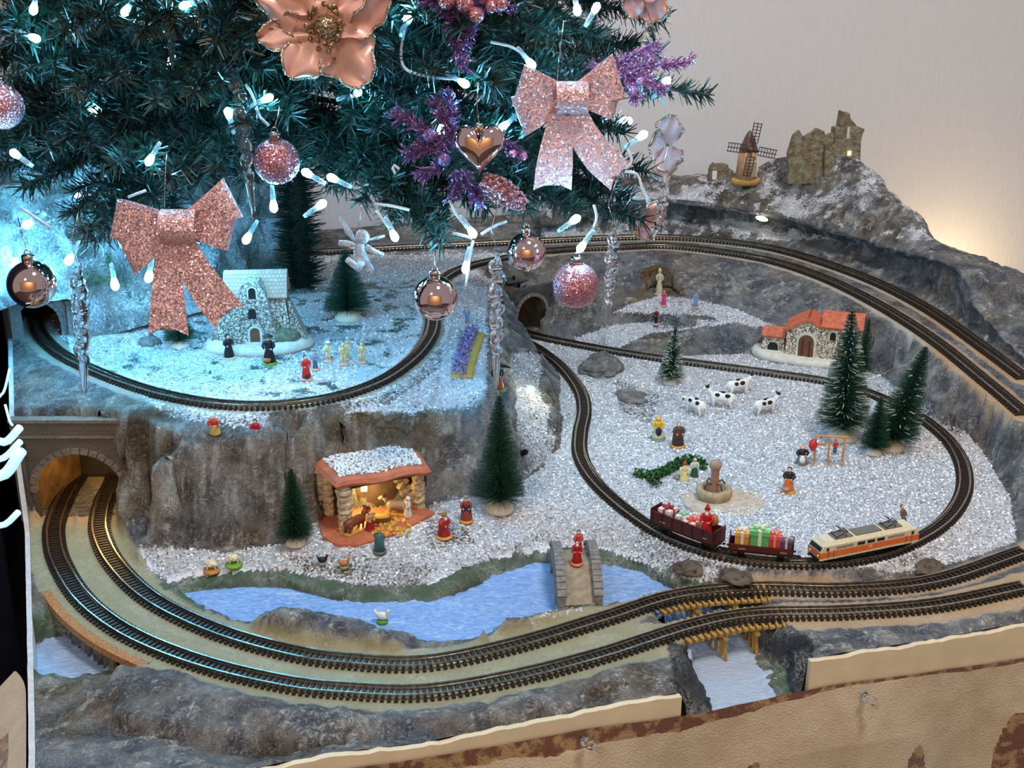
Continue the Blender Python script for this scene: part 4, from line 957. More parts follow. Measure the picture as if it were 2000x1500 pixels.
solo('toppled_figurine', MB().lathe([(.2, 0), (2.6, 0), (2.2, 4), (2.6, 7), (1.2, 9), (1.6, 10), (.2, 12)], 10), BLACK, 'tiny black toppled figurine lying below the glittering rock', 'figurine', ground(1020, 888) + np.array([0, 0, 1.5]), (1.0, .35, .2), True)
# grotto
gs = ground(1287, 576)
figure('white praying statue standing in the brown grotto', 1287, 577, 52, skirt=(206, 190, 160), top=(206, 190, 160), hat=(210, 196, 168), base=(196, 180, 156), kind='hood', bulk=.62, name='statue', g=gs)
figure('figurine in a bright pink robe before the grotto', 1296, 598, 32, skirt=(215, 60, 110), top=(220, 70, 115), hat=(90, 40, 50), base=PINKB, bulk=.75, group='figurines on the grotto path')
figure('figurine in light blue coat on the upper grotto path', 1358, 601, 32, skirt=(110, 150, 185), top=(115, 165, 205), hat=(30, 26, 30), base=PINKB, bulk=.75, group='figurines on the grotto path')
figure('dark red and black figurine on the lower grotto path', 1281, 635, 32, legs=(24, 22, 26), top=(110, 40, 50), hat=(30, 24, 26), base=PINKB, bulk=.75, group='figurines on the grotto path')
# snow field people
figure('figurine in yellow bonnet and shawl with black bodice and cream skirt', 1285, 857, 44, skirt=(206, 200, 170), top=(222, 176, 40), hat=(226, 170, 30), base=(120, 130, 110), kind='hood', apron=(40, 38, 44), bulk=1.2, group=GM)
figure('figurine in brown cloak with grey hair on an ochre base', 1324, 872, 48, skirt=(60, 42, 34), top=(84, 64, 48), hat=(150, 140, 135), base=(190, 140, 70), cape=(88, 66, 50), bulk=1.1, group=GM, rz=.2)
t_, g_, h_ = figure('gnome figurine with red pointed hat sitting by a stone', 1336, 938, 34, skirt=(226, 214, 150), top=(226, 214, 150), hat=(205, 60, 50), kind='cone', bulk=1.25, group=GM, beard=(235, 230, 220))
part(t_, 'stone', MB().ball((-5, 2, 1.5), (3.6, 3, 2.6), 9, 6), paint(140, 126, 112), True)
figure('green and white figurine half hidden by the ivy hedge', 1356, 930, 36, skirt=(50, 90, 50), top=(205, 212, 196), hat=(190, 205, 180), bulk=1.0, group=GM)
figure('figurine with a jug on the arm in black bodice and orange striped skirt', 1539, 960, 48, skirt=(212, 110, 60), top=(40, 34, 36), hat=(50, 40, 38), base=(206, 150, 80), basket=(172, 140, 110), bulk=1.05, group=GM, rz=-.3)
figure('bowed figurine in black shawl and white apron beside the swing', 1565, 907, 38, skirt=(112, 118, 100), top=(36, 34, 38), hat=(196, 170, 130), apron=(232, 230, 226), bulk=1.35, group=GM)
# kings and shepherds
t_, g_, h_ = figure('kneeling king in red cloak with crown and white beard on ochre base', 868, 1049, 44, skirt=(160, 30, 34), top=(165, 32, 36), hat=(150, 110, 60), kind='crown', base=(206, 150, 70), cape=(160, 28, 34), beard=(238, 234, 226), bulk=1.25, group=GN, rz=.9)
figure('standing king in dark blue cape over a red robe with silver crown', 911, 1018, 48, skirt=(150, 60, 50), top=(140, 54, 48), hat=(150, 146, 140), kind='crown', base=(196, 140, 60), cape=(44, 46, 66), bulk=1.0, group=GN)
figure('king in shiny green cape and orange turban seen from behind', 742, 1078, 46, skirt=(60, 96, 98), top=(62, 98, 100), hat=(214, 130, 50), kind='turban', base=(90, 100, 96), cape=(66, 104, 104), bulk=1.0, group=GN, rz=2.9)
figure('kneeling bearded figurine in red cloak inside the stable', 723, 1037, 40, skirt=(150, 30, 30), top=(190, 150, 100), hat=(110, 60, 40), base=(196, 140, 60), bulk=1.15, group=GN, rz=.8)
figure('kneeling white veiled figurine at the right of the stable', 797, 1012, 42, skirt=(205, 200, 196), top=(196, 196, 196), hat=(232, 232, 230), kind='hood', base=(200, 146, 66), bulk=1.0, group=GN, rz=-.9)
# ---- animals
def quad_body(t, L, hh, m, dark=None, neck=.9, head_m=None, thick=.26):
    b = MB().lathe([(.02 * L, -.5 * L), (.14 * L, -.47 * L), (.19 * L, -.3 * L), (.17 * L, 0), (.19 * L, .28 * L), (.15 * L, .42 * L), (.02 * L, .5 * L)], 12, c=(0, 0, hh), rot=rotm(0, math.pi / 2, 0), sx=1.1)
    b.tube([(.38 * L, 0, hh + .05 * L), (.52 * L, 0, hh + .22 * L * neck), (.60 * L, 0, hh + .30 * L * neck)], [.12 * L, .10 * L, .09 * L], 9)
    b.tube([(.56 * L, 0, hh + .34 * L * neck), (.70 * L, 0, hh + .28 * L * neck), (.80 * L, 0, hh + .20 * L * neck)], [.10 * L, .085 * L, .055 * L], 9)
    for sg in (-1, 1):
        b.tube([(.30 * L, sg * .11 * L, hh), (.31 * L, sg * .11 * L, hh * .5), (.30 * L, sg * .11 * L, 0)], [.08 * L, .05 * L, .045 * L], 7)
        b.tube([(-.34 * L, sg * .11 * L, hh), (-.30 * L, sg * .11 * L, hh * .62), (-.37 * L, sg * .11 * L, hh * .36), (-.35 * L, sg * .11 * L, 0)], [.10 * L, .065 * L, .045 * L, .045 * L], 7)
    b.tube([(-.49 * L, 0, hh + .06 * L), (-.56 * L, 0, hh - .08 * L), (-.55 * L, 0, hh - .25 * L)], [.025 * L, .02 * L, .03 * L], 6)
    part(t, 'body', b, m, True)
    for sg in (-1, 1): part(t, 'ear', MB().ball((.57 * L, sg * .11 * L, hh + .42 * L * neck), (.03 * L, .06 * L, .04 * L), 7, 5), dark or m, True)
def cow(px, py, wpx, rz, label, neck=.9):
    g = ground(px, py); k, kv = kpx(g); L = wpx * k * .8
    t = thing('cow', label, 'cow', g, rz, 'black and white cows on the snow field')
    hh = .42 * L; quad_body(t, L, hh, WHITE, BLACK, neck)
    for (x, y, z, r) in ((-.22, .13, .10, .12), (.12, -.14, .09, .12), (-.15, -.14, .08, .11), (.18, .13, .1, .11), (-.02, 0, .17, .10)):
        part(t, 'spot', MB().ball((x * L, y * L, hh + z * L), (r * L, r * .5 * L, r * .8 * L), 9, 6), BLACK, True)
    part(t, 'face_patch', MB().ball((.60 * L, 0, hh + .38 * L * neck), (.085 * L, .10 * L, .07 * L), 9, 6), BLACK, True)
cow(1358, 808, 64, 2.2, 'cow at the far left of the herd with its head low', .1)
cow(1410, 795, 64, 2.8, 'cow in the middle of the herd facing left')
cow(1440, 770, 62, .35, 'cow furthest back in the herd')
cow(1493, 808, 62, .4, 'cow at the right of the herd standing apart')
def sheep(px, py, wpx, rz, base, label):
    g = ground(px, py); k, kv = kpx(g); L = wpx * k * .75
    t = thing('sheep', label, 'sheep', g, rz, 'sheep by the river bank')
    part(t, 'base', MB().lathe([(.1, 0), (.55 * L, 0), (.55 * L, .12 * L), (.4 * L, .18 * L), (.1, .18 * L)], 14), paint(*base), True)
    b = MB().ball((0, 0, .58 * L), (.42 * L, .26 * L, .25 * L), 14, 9)
    for q in range(26):
        a_, z_ = RNG.uniform(0, 6.28), RNG.uniform(-.6, .9); r_ = math.sqrt(max(0, 1 - z_ * z_))
        b.ball((.40 * L * r_ * math.cos(a_), .25 * L * r_ * math.sin(a_), .58 * L + .24 * L * z_), .09 * L, 6, 4)
    b.ball((.47 * L, 0, .84 * L), (.15 * L, .12 * L, .13 * L), 9, 6).ball((.58 * L, 0, .79 * L), (.10 * L, .08 * L, .08 * L), 8, 5)
    for sx in (-.25, .25):
        for sy in (-.13, .13): b.tube([(sx * L, sy * L, .5 * L), (sx * L, sy * L, .15 * L)], .055 * L, 6)
    part(t, 'body', b, paint(226, 214, 184), True)
    for sg in (-1, 1): part(t, 'ear', MB().ball((.44 * L, sg * .14 * L, .88 * L), (.04 * L, .07 * L, .03 * L), 6, 4), paint(206, 180, 150), True)
sheep(414, 1116, 40, .1, (190, 130, 70), 'white sheep on a brown base by the river bank')
sheep(457, 1105, 40, .3, (120, 170, 50), 'cream sheep on a bright green base by the river bank')
def bird(px, py, wpx, rz, body, base, label, name='hen', swan=False, g=None):
    g = ground(px, py) if g is None else g; k, kv = kpx(g); L = wpx * k
    t = thing(name, label, name, g, rz)
    part(t, 'base', MB().lathe([(.1, 0), (.34 * L, 0), (.36 * L, .16 * L), (.28 * L, .24 * L), (.1, .24 * L)], 12), paint(*base), True)
    b = MB().ball((0, 0, .48 * L), (.42 * L, .26 * L, .26 * L), 12, 8).tube([(.25 * L, 0, .5 * L), (.38 * L, 0, .72 * L), (.40 * L, 0, .84 * L)], [.17 * L, .11 * L, .1 * L], 8).ball((.42 * L, 0, .86 * L), .12 * L, 8, 6)
    b.tube([(-.25 * L, 0, .52 * L), (-.44 * L, 0, .72 * L), (-.5 * L, 0, .86 * L)], [.2 * L, .13 * L, .04 * L], 8, flat=.4)
    part(t, 'body', b, paint(*body), True)
    part(t, 'beak', MB().lathe([(.05 * L, 0), (.01, .13 * L)], 7, c=(.52 * L, 0, .85 * L), rot=rotm(0, math.pi / 2, 0)), paint(222, 170, 50), True)
    return t
bird(630, 1102, 22, .1, (26, 24, 28), (140, 140, 140), 'small black hen between the sheep and the stable')
bird(672, 1110, 24, .1, (190, 120, 80), (128, 150, 80), 'small tan hen on a green base near the stable')
gw = P(747, 1216, -8.5)
bird(747, 1216, 32, -.3, (228, 224, 212), (90, 150, 50), 'white duck on a green base standing in the blue river', name='duck', g=gw)
# ---- stable
STONE = M('cream_stone', tuple(lin(198, 180, 146)), .75, var=.3, scale=350, bump=.5)
TERRA = M('terracotta', tuple(lin(186, 108, 78)), .6, var=.18, scale=200, bump=.4, bscale=160)
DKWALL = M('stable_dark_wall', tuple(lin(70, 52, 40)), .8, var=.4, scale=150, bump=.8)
def pl(px, py, z): return P(px, py, z)
sg0 = ground(655, 1045); ZS = 11.0
stb = thing('nativity_stable', 'open nativity stable with stone pillars and snow covered terracotta roof', 'stable', (*P(725, 1030, ZS)[:2], ZS), 0.0)
SO = np.array(stb.location) / S
def sl(px, py, z): return P(px, py, z) - SO
# floor slab, roof corners found from the picture and real heights
fl_ = [sl(x_, y_, ZS)[:2] for x_, y_ in ((632, 1052), (655, 1066), (700, 1068), (760, 1050), (800, 1032), (850, 1004), (828, 995), (640, 995), (618, 1012))]
part(stb, 'floor_slab', MB().prism([tuple(q) for q in fl_], -2, 1.6), TERRA)
p_fl = sl(676, 1040, ZS); p_fr = sl(818, 995, ZS); p_bl = sl(632, 1000, ZS)
hp = lambda p, py: zat((p + SO)[:2], py) - SO[2]
def pillar(p, h, w):
    n = max(5, int(h / 4.6)); dz = h / n
    for i in range(n):
        r = rotm(random.uniform(-.06, .06), random.uniform(-.06, .06), random.uniform(-.3, .3)); f = random.uniform(.88, 1.1)
        mb = MB().lathe([(.1, -dz * .5), (w * .46 * f, -dz * .5), (w * .52 * f, -dz * .2), (w * .52 * f, dz * .2), (w * .46 * f, dz * .46), (.1, dz * .46)], 9, rot=r, wob=.22, seed=i + int(w * 10) + int(abs(p[0])))
        mb.xf(None, (p[0], p[1], dz * (i + .5) + 1)); part(stb, 'pillar_stone', mb, STONE, False)
h1 = hp(p_fl, 944); h2 = hp(p_fr, 918); h3 = hp(p_bl, 912)
pillar(p_fl, h1, 11); pillar(p_fr, h2, 10); pillar(p_bl, h3, 12); pillar(p_bl + np.array([5, -6, 0]), h3 * .98, 8)
bk0, bk1 = p_bl + np.array([2, 4, 0]), p_fr + np.array([6, 4, 0])
mb = MB(); dv_ = bk1 - bk0; nrm = np.array([-dv_[1], dv_[0], 0]); nrm /= np.linalg.norm(nrm)
mb.add([bk0, bk1, bk1 + nrm * 3, bk0 + nrm * 3, bk0 + [0, 0, h3], bk1 + [0, 0, h2], bk1 + nrm * 3 + [0, 0, h2], bk0 + nrm * 3 + [0, 0, h3]], [(3, 2, 1, 0), (4, 5, 6, 7), (0, 1, 5, 4), (1, 2, 6, 5), (2, 3, 7, 6), (3, 0, 4, 7)])
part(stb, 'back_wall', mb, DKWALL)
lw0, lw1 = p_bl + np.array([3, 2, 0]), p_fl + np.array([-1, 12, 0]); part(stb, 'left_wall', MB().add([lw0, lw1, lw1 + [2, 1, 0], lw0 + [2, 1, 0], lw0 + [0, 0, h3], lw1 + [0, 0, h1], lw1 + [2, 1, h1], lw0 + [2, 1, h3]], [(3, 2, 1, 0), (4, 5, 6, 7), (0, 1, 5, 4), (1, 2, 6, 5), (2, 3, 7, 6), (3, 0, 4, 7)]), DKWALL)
for i in range(5):
    a_ = p_fr + np.array([-10 + 2.2 * i, 2, h2 * (.92 - .17 * i)]); b__ = a_ + np.array([-6, -3, -h2 * .22]); part(stb, 'brace_stone', MB().tube([a_, (a_ + b__) / 2 + [0, 0, 1.5], b__], [2.6, 3.0, 2.4], 7), STONE)
# roof: rounded slab
RC = [(618, 900), (676, 945), (840, 912), (795, 868)]
xyr = [p_bl + np.array([-7, 5, 0]), p_fl + np.array([-3, -9, 0]), p_fr + np.array([9, -7, 0]), bk1 + np.array([-10, 16, 0])]
zr = [h3 + 1, h1 + 1, h2 + 2, zat((xyr[3] + SO)[:2], 874) - SO[2]]
cr = np.array([[q[0], q[1], z_] for q, z_ in zip(xyr, zr)])
gr = np.zeros((25, 25, 3))
for i in range(25):
    for j in range(25):
        u_, v_ = i / 24, j / 24; gr[i, j] = cr[1] * (1 - u_) * (1 - v_) + cr[2] * u_ * (1 - v_) + cr[3] * u_ * v_ + cr[0] * (1 - u_) * v_
        e_ = min(u_, 1 - u_, v_, 1 - v_); gr[i, j, 2] += 5.5 - 2.2 * math.exp(-e_ * 22) + .9 * math.sin(u_ * 11)
lo_ = gr.copy(); lo_[..., 2] -= 5.0
mb = MB().grid(gr).grid(lo_[:, ::-1])
ring = [(0, j) for j in range(25)] + [(i, 24) for i in range(1, 25)] + [(24, j) for j in range(23, -1, -1)] + [(i, 0) for i in range(23, 0, -1)]
R1 = np.array([gr[i, j] for i, j in ring]); R2 = np.array([lo_[i, j] for i, j in ring]); Rm = (R1 + R2) / 2 + ((R1 - gr.mean((0, 1))) / np.linalg.norm(R1 - gr.mean((0, 1)), axis=1, keepdims=True)) * 2.0
n_ = len(ring)
for A_, B_ in ((R1, Rm), (Rm, R2)): mb.add(np.vstack([A_, B_]), [((k + 1) % n_, k, n_ + k, n_ + (k + 1) % n_) for k in range(n_)])
rf = part(stb, 'roof', mb, TERRA, True)
# beam under the roof
part(stb, 'roof_beam', MB().tube([p_fl + [2, -2, h1 - 1], p_fr + [-2, -2, h2 - 1]], 3.0, 8).tube([p_fl + [-2, 0, h1 - 1], p_bl + [2, 0, h3 - 1]], 3.0, 8), DKWALL)
nf = 4200; ii = RNG.uniform(.06, .94, nf); jj = RNG.uniform(.08, .97, nf)
def bilg(u_, v_):
    i = np.minimum((u_ * 24).astype(int), 23); j = np.minimum((v_ * 24).astype(int), 23); fu = (u_ * 24 - i)[:, None]; fv = (v_ * 24 - j)[:, None]
    return gr[i, j] * (1 - fu) * (1 - fv) + gr[i + 1, j] * fu * (1 - fv) + gr[i, j + 1] * (1 - fu) * fv + gr[i + 1, j + 1] * fu * fv
cF = bilg(ii, jj) + np.c_[np.zeros((nf, 2)), RNG.uniform(.2, 1.1, nf)]
def flakes(c, smin=.6, smax=1.6):
    n = len(c); a = RNG.uniform(0, 6.283, n); tl = RNG.uniform(-.6, .6, n); ro = RNG.uniform(-.8, .8, n); ln = RNG.uniform(smin, smax, n); wd = ln * RNG.uniform(.35, .8, n)
    u = np.stack([np.cos(a) * np.cos(tl), np.sin(a) * np.cos(tl), np.sin(tl)], 1); t = np.stack([-np.sin(a) * np.cos(ro), np.cos(a) * np.cos(ro), np.sin(ro)], 1)
    return np.stack([c - u * ln[:, None], c + t * wd[:, None], c + u * ln[:, None], c - t * wd[:, None]], 1).reshape(-1, 3), np.arange(n * 4).reshape(-1, 4)
v_, q_ = flakes(cF); o = link('roof_snow', fastmesh('roof_snow', v_, q_, SNOWM, smooth=False), stb); o['kind'] = 'stuff'
# lamp in the stable
WARM = M('warm_bulb', (1, .85, .4), .4, emit=9.0, ecol=(1.0, .80, .22))
lampb = sl(712, 954, zat(((p_fl + p_bl) / 2 + SO)[:2], 954)); lp = (bk0 * .62 + bk1 * .38) - nrm * 3 + np.array([0, 0, 0]); lp[2] = zat((lp + SO)[:2], 952) - SO[2]
part(stb, 'lamp', MB().box(lp, (4, 3, 5)), WARM)
def bulb_light(loc, power, col, r=3.0, name='small_bulb_light'):
    d = bpy.data.lights.new(name, 'POINT'); d.energy = power; d.color = col; d.shadow_soft_size = r * S
    o = bpy.data.objects.new(name, d); COL.objects.link(o); o.location = Vector(np.asarray(loc, float)) * S; return o
bulb_light(SO + lp - nrm * 9 - np.array([0, 0, 3]), .035, (1.0, .70, .25), 3)
bulb_light((*(PORT_L[0] + np.array([2, 30])), 44), .05, (1.0, .62, .22), 3)
part(tl, 'tunnel_bulb', MB().ball((2, 30, 50), 2.2, 10, 7), WARM, True)
ox_g = ground(690, 1030)
t_ = thing('cattle', 'brown ox lying at the left inside the stable', 'ox', P(694, 1036, ZS + 1.8), .9, GN); quad_body(t_, 19, 7.5, paint(120, 66, 40), paint(100, 54, 36)); part(t_, 'base', MB().box((0, 0, .6), (22, 9, 1.2)), paint(200, 146, 70))
t_ = thing('donkey', 'grey donkey lying at the back of the stable', 'donkey', P(778, 1003, ZS + 1.8), 2.9, GN); quad_body(t_, 18, 7, paint(150, 136, 124), paint(110, 100, 96)); part(t_, 'base', MB().box((0, 0, .6), (20, 8, 1.2)), paint(200, 146, 70))
t_ = thing('manger', 'wooden manger with yellow straw in the stable', 'manger', P(745, 1020, ZS + 1.8), .2, GN)
part(t_, 'trough', MB().box((0, 0, 3), (12, 6, 3), taper=1.2).box((-4, 0, .9), (1, 6, 1.8)).box((4, 0, .9), (1, 6, 1.8)), paint(120, 82, 46))
part(t_, 'straw', MB().ball((0, 0, 4.6), (6.4, 3.4, 1.4), 12, 6), paint(206, 168, 70, .8), True)
cs = np.array([P(x_, y_, ZS + 1.8) for x_, y_ in zip(RNG.uniform(715, 800, 160), RNG.uniform(1000, 1045, 160))])
v_, q_ = flakes(cs + np.array([0, 0, .5]), 1.2, 3.0); tag(link('straw', fastmesh('straw', v_, q_, paint(204, 164, 66, .8), smooth=False)), 'loose yellow straw on the stable floor', 'straw', kind='stuff')
# ---- bridge
BRS = M('grey_bridge_stone', tuple(lin(128, 127, 124)), .75, var=.25, scale=300, bump=.4)
DECK = M('sandy_deck', tuple(lin(152, 142, 124)), .8, var=.2, scale=250, bump=.3)
b0, b1 = P(1134, 1182, -1.0), P(1092, 1078, -1.0) + np.array([8, 0, 0])
ax = b1 - b0; BL = np.linalg.norm(ax[:2]); ba = math.atan2(ax[1], ax[0])
brg = thing('stone_bridge', 'humped stone footbridge crossing the blue river', 'bridge', (b0 + b1) / 2, ba)
BWd, BHt = 24.0, 15.0
hump = lambda x: BHt * (1 - (2 * x / BL) ** 2)
xs = np.linspace(-BL / 2, BL / 2, 25)
mb = MB(); g2 = []
for sy in (-1, 1):
    poly = [(x, hump(x) + 5.5) for x in xs[::-1]] + [(-BL / 2, -10)] + [(x, max(-10, -9 + 17 * (1 - (x / (BL * .30)) ** 2))) for x in np.linspace(-BL * .30, BL * .30, 13)] + [(BL / 2, -10)]
    m2 = MB().slab(poly, sy * BWd / 2 - 2.4, sy * BWd / 2 + 2.4); part(brg, 'parapet', m2, BRS)
    m3 = MB()
    pts = [(x, sy * (BWd / 2 + 2.6), max(-10, -9 + 17 * (1 - (x / (BL * .30)) ** 2)) + .8) for x in np.linspace(-BL * .30, BL * .30, 15)]
    part(brg, 'arch_ring', MB().tube(pts, 1.1, 6), BRS)
    for i in range(18):
        x = (i + .5) / 18 * BL - BL / 2; sl_ = math.atan(-8 * BHt * x / BL / BL)
        part(brg, 'coping_stone', MB().box((x, sy * BWd / 2, hump(x) + 6.0), (BL / 18 * .9 / max(.6, math.cos(sl_)), 6.2, 2.2), rotm(0, -sl_, 0)), BRS)
dk = np.array([[(x, y, hump(x)) for x in xs] for y in (-BWd / 2, BWd / 2)]); part(brg, 'deck', MB().grid(dk[::-1]).grid(dk - np.array([0, 0, 2.0])), DECK)
bz = lambda f: ((b0 + (b1 - b0) * f) + np.array([0, 0, hump((f - .5) * BL)]))
figure('man figurine in long red coat with black belt crossing the footbridge', 0, 0, 46, skirt=(170, 32, 34), top=(172, 34, 36), hat=(30, 24, 24), base=(206, 130, 90), beard=(238, 226, 210), bulk=.95, g=bz(.40), group='figurines on the footbridge')
figure('woman figurine in pinkish red dress behind the man on the footbridge', 0, 0, 44, skirt=(205, 66, 78), top=(208, 70, 80), hat=(40, 28, 28), base=(206, 130, 90), bulk=.9, g=bz(.62) + np.array([2.5, 0, 0]), group='figurines on the footbridge')
# ---- fountain
g = ground(1394, 972); k, kv = kpx(g); R = 35 * k
FST = M('fountain_stone', tuple(lin(176, 156, 128)), .8, var=.22, scale=260, bump=.5)
ft = thing('fountain', 'round stone fountain basin with a central ball topped column', 'fountain', g)
part(ft, 'basin', MB().lathe([(R * .62, 1.2), (R * .66, 8), (R * .72, 9), (R * .95, 8.4), (R * 1.0, 6), (R * .93, 0), (R * .62, 0)], 26, wob=.06), FST, True)
part(ft, 'basin_bottom', MB().lathe([(.1, 1.0), (R * .66, 1.0), (R * .66, 1.6), (.1, 1.6)], 20), paint(88, 62, 46))
part(ft, 'column', MB().lathe([(.1, 1), (4.2, 1), (3.3, 6), (3.0, 22), (3.4, 23), (.1, 23.4)], 14), M('pinkish_stone', tuple(lin(170, 124, 98)), .7, var=.15, scale=200), True)
part(ft, 'ball', MB().ball((0, 0, 27), 4.6, 16, 10), M('greyish_stone', tuple(lin(158, 136, 118)), .7, var=.15, scale=200), True)
for q in range(4): part(ft, 'spout', MB().tube([(math.cos(q * 1.57 + .5) * 2.8, math.sin(q * 1.57 + .5) * 2.8, 12), (math.cos(q * 1.57 + .5) * 7, math.sin(q * 1.57 + .5) * 7, 13.5), (math.cos(q * 1.57 + .5) * 9.5, math.sin(q * 1.57 + .5) * 9.5, 9.5)], .55, 6), paint(60, 54, 50), True)
for q in range(7):
    solo('twig', MB().tube([(0, 0, 0), (4, 1, .6), (8, 0, .3)], .6, 5), paint(56, 40, 32), 'short brown twig lying in the fountain basin', 'twig', (g[0] + R * .4 * math.cos(q), g[1] + R * .4 * math.sin(q), g[2] + 2.2), (0, 0, q * 1.9), group='twigs in the fountain')
part(ft, 'sandy_rim', MB().lathe([(R * .5, -1.0), (R * 2.0, -1.0), (R * 1.9, .5), (R * .95, 1.0), (R * .5, 1)], 24, c=(6, -6, 0), sx=1.15, wob=.16), M('sandy_ground', tuple(lin(190, 176, 160)), .9, var=.2, scale=200, bump=1.0))
# ---- ivy hedge
def leafmass(pts, rad, n, ln, mat_, name, t, seed=1, wid=.6):
    rng = np.random.RandomState(seed); pts = np.asarray(pts, float); i = rng.randint(0, len(pts), n); d = rng.normal(size=(n, 3)); d /= np.linalg.norm(d, axis=1, keepdims=True)
    c = pts[i] + d * (rad * rng.uniform(.3, 1.0, n) ** .5)[:, None] * np.array([1, 1, .8]); a = rng.normal(size=(n, 3)); a /= np.linalg.norm(a, axis=1, keepdims=True); b = np.cross(a, d); b /= np.linalg.norm(b, axis=1, keepdims=True) + 1e-6
    L_ = ln * rng.uniform(.7, 1.3, n)[:, None]
    v = np.stack([c - a * L_, c + b * L_ * wid, c + a * L_, c - b * L_ * wid], 1).reshape(-1, 3)
    o = link(name, fastmesh(name, v, np.arange(n * 4).reshape(-1, 4), mat_, smooth=False), t); o['kind'] = 'stuff'; return o
hz_ = [ground(x, y) for x, y in ((1245, 930), (1272, 935), (1300, 926), (1325, 912), (1352, 902), (1372, 915), (1280, 950))]
hd = thing('ivy_hedge', 'curved low hedge of dark green ivy leaves beside the fountain', 'hedge', hz_[0])
hp_ = np.vstack([resample(spline(hz_[:6], 2), 1.5), resample(spline([hz_[1], hz_[6]], 2), 1.5)]) - hz_[0] + np.array([0, 0, 3.5])
IVY = M('ivy_leaf', tuple(lin(40, 92, 40)), .5, var=.5, scale=300)
leafmass(hp_, 5.0, 1500, 1.5, IVY, 'leaves', hd, 3)
part(hd, 'stem', MB().tube(resample(spline(hz_[:6], 2), 4) - hz_[0] + np.array([0, 0, 2]), 1.0, 6), paint(60, 46, 30), True)
# ---- lavender bed
lv = [ground(x, y) for x, y in ((895, 738), (902, 705), (912, 675), (922, 652))]
lt = thing('lavender_bed', 'long strip of purple lavender flowers on a yellow edge beside the plateau track', 'flower bed', lv[0])
lpth = resample(spline(lv, 2), 1.5) - lv[0]
part(lt, 'bed', MB().tube(lpth + np.array([1.5, 0, 0]), 10, 10, flat=.25), paint(196, 164, 80, .8), True)
leafmass(lpth + np.array([0, 0, 4.5]), 7.0, 1600, 1.2, M('lavender', tuple(lin(112, 84, 170)), .6, col2=tuple(lin(178, 168, 214)), scale=400, var=.4), 'flowers', lt, 5)
# ---- boulders
def boulder(px, py, wpx, label, col=None, sq=.55, seed=0):
    g = ground(px, py); k, _ = kpx(g); r = wpx * k / 2
    mb = MB().ball((0, 0, 0), (r, r * .8, r * sq), 26, 18); v = mb.verts(); v = v * (1 + .9 * ridged(v / np.array([r * .8, r * .8, r * sq * .9]) + seed * 7.3, 3, seed)[:, None] + .3 * fbm(v / (r * .25), 2, seed + 4)[:, None]); mb.v = [v]
    solo('rock', mb, col or M('grey_boulder', tuple(lin(112, 108, 106)), .75, var=.4, scale=160, bump=1.0), label, 'rock', g + np.array([0, 0, r * sq * .2]), (0, 0, seed), False)
boulder(1172, 722, 80, 'grey boulder in the snow beside the S shaped track', seed=1)
boulder(1232, 775, 56, 'low grey rock in the snow left of the cows', sq=.22, seed=2)
boulder(293, 672, 38, 'small dark stone on the plateau below the left bow', seed=3)
boulder(1815, 1112, 56, 'brown rock between the train and the front tracks at right', M('brown_boulder', tuple(lin(92, 82, 70)), .8, var=.4, scale=160, bump=1.0), .4, seed=4)
boulder(1440, 1126, 64, 'brown rock between the wagons and the inner front track', M('brown_boulder', (0, 0, 0)), .3, seed=5)
boulder(1345, 1112, 50, 'dark rock at the river end beside the wagons', M('brown_boulder', (0, 0, 0)), .4, seed=6)

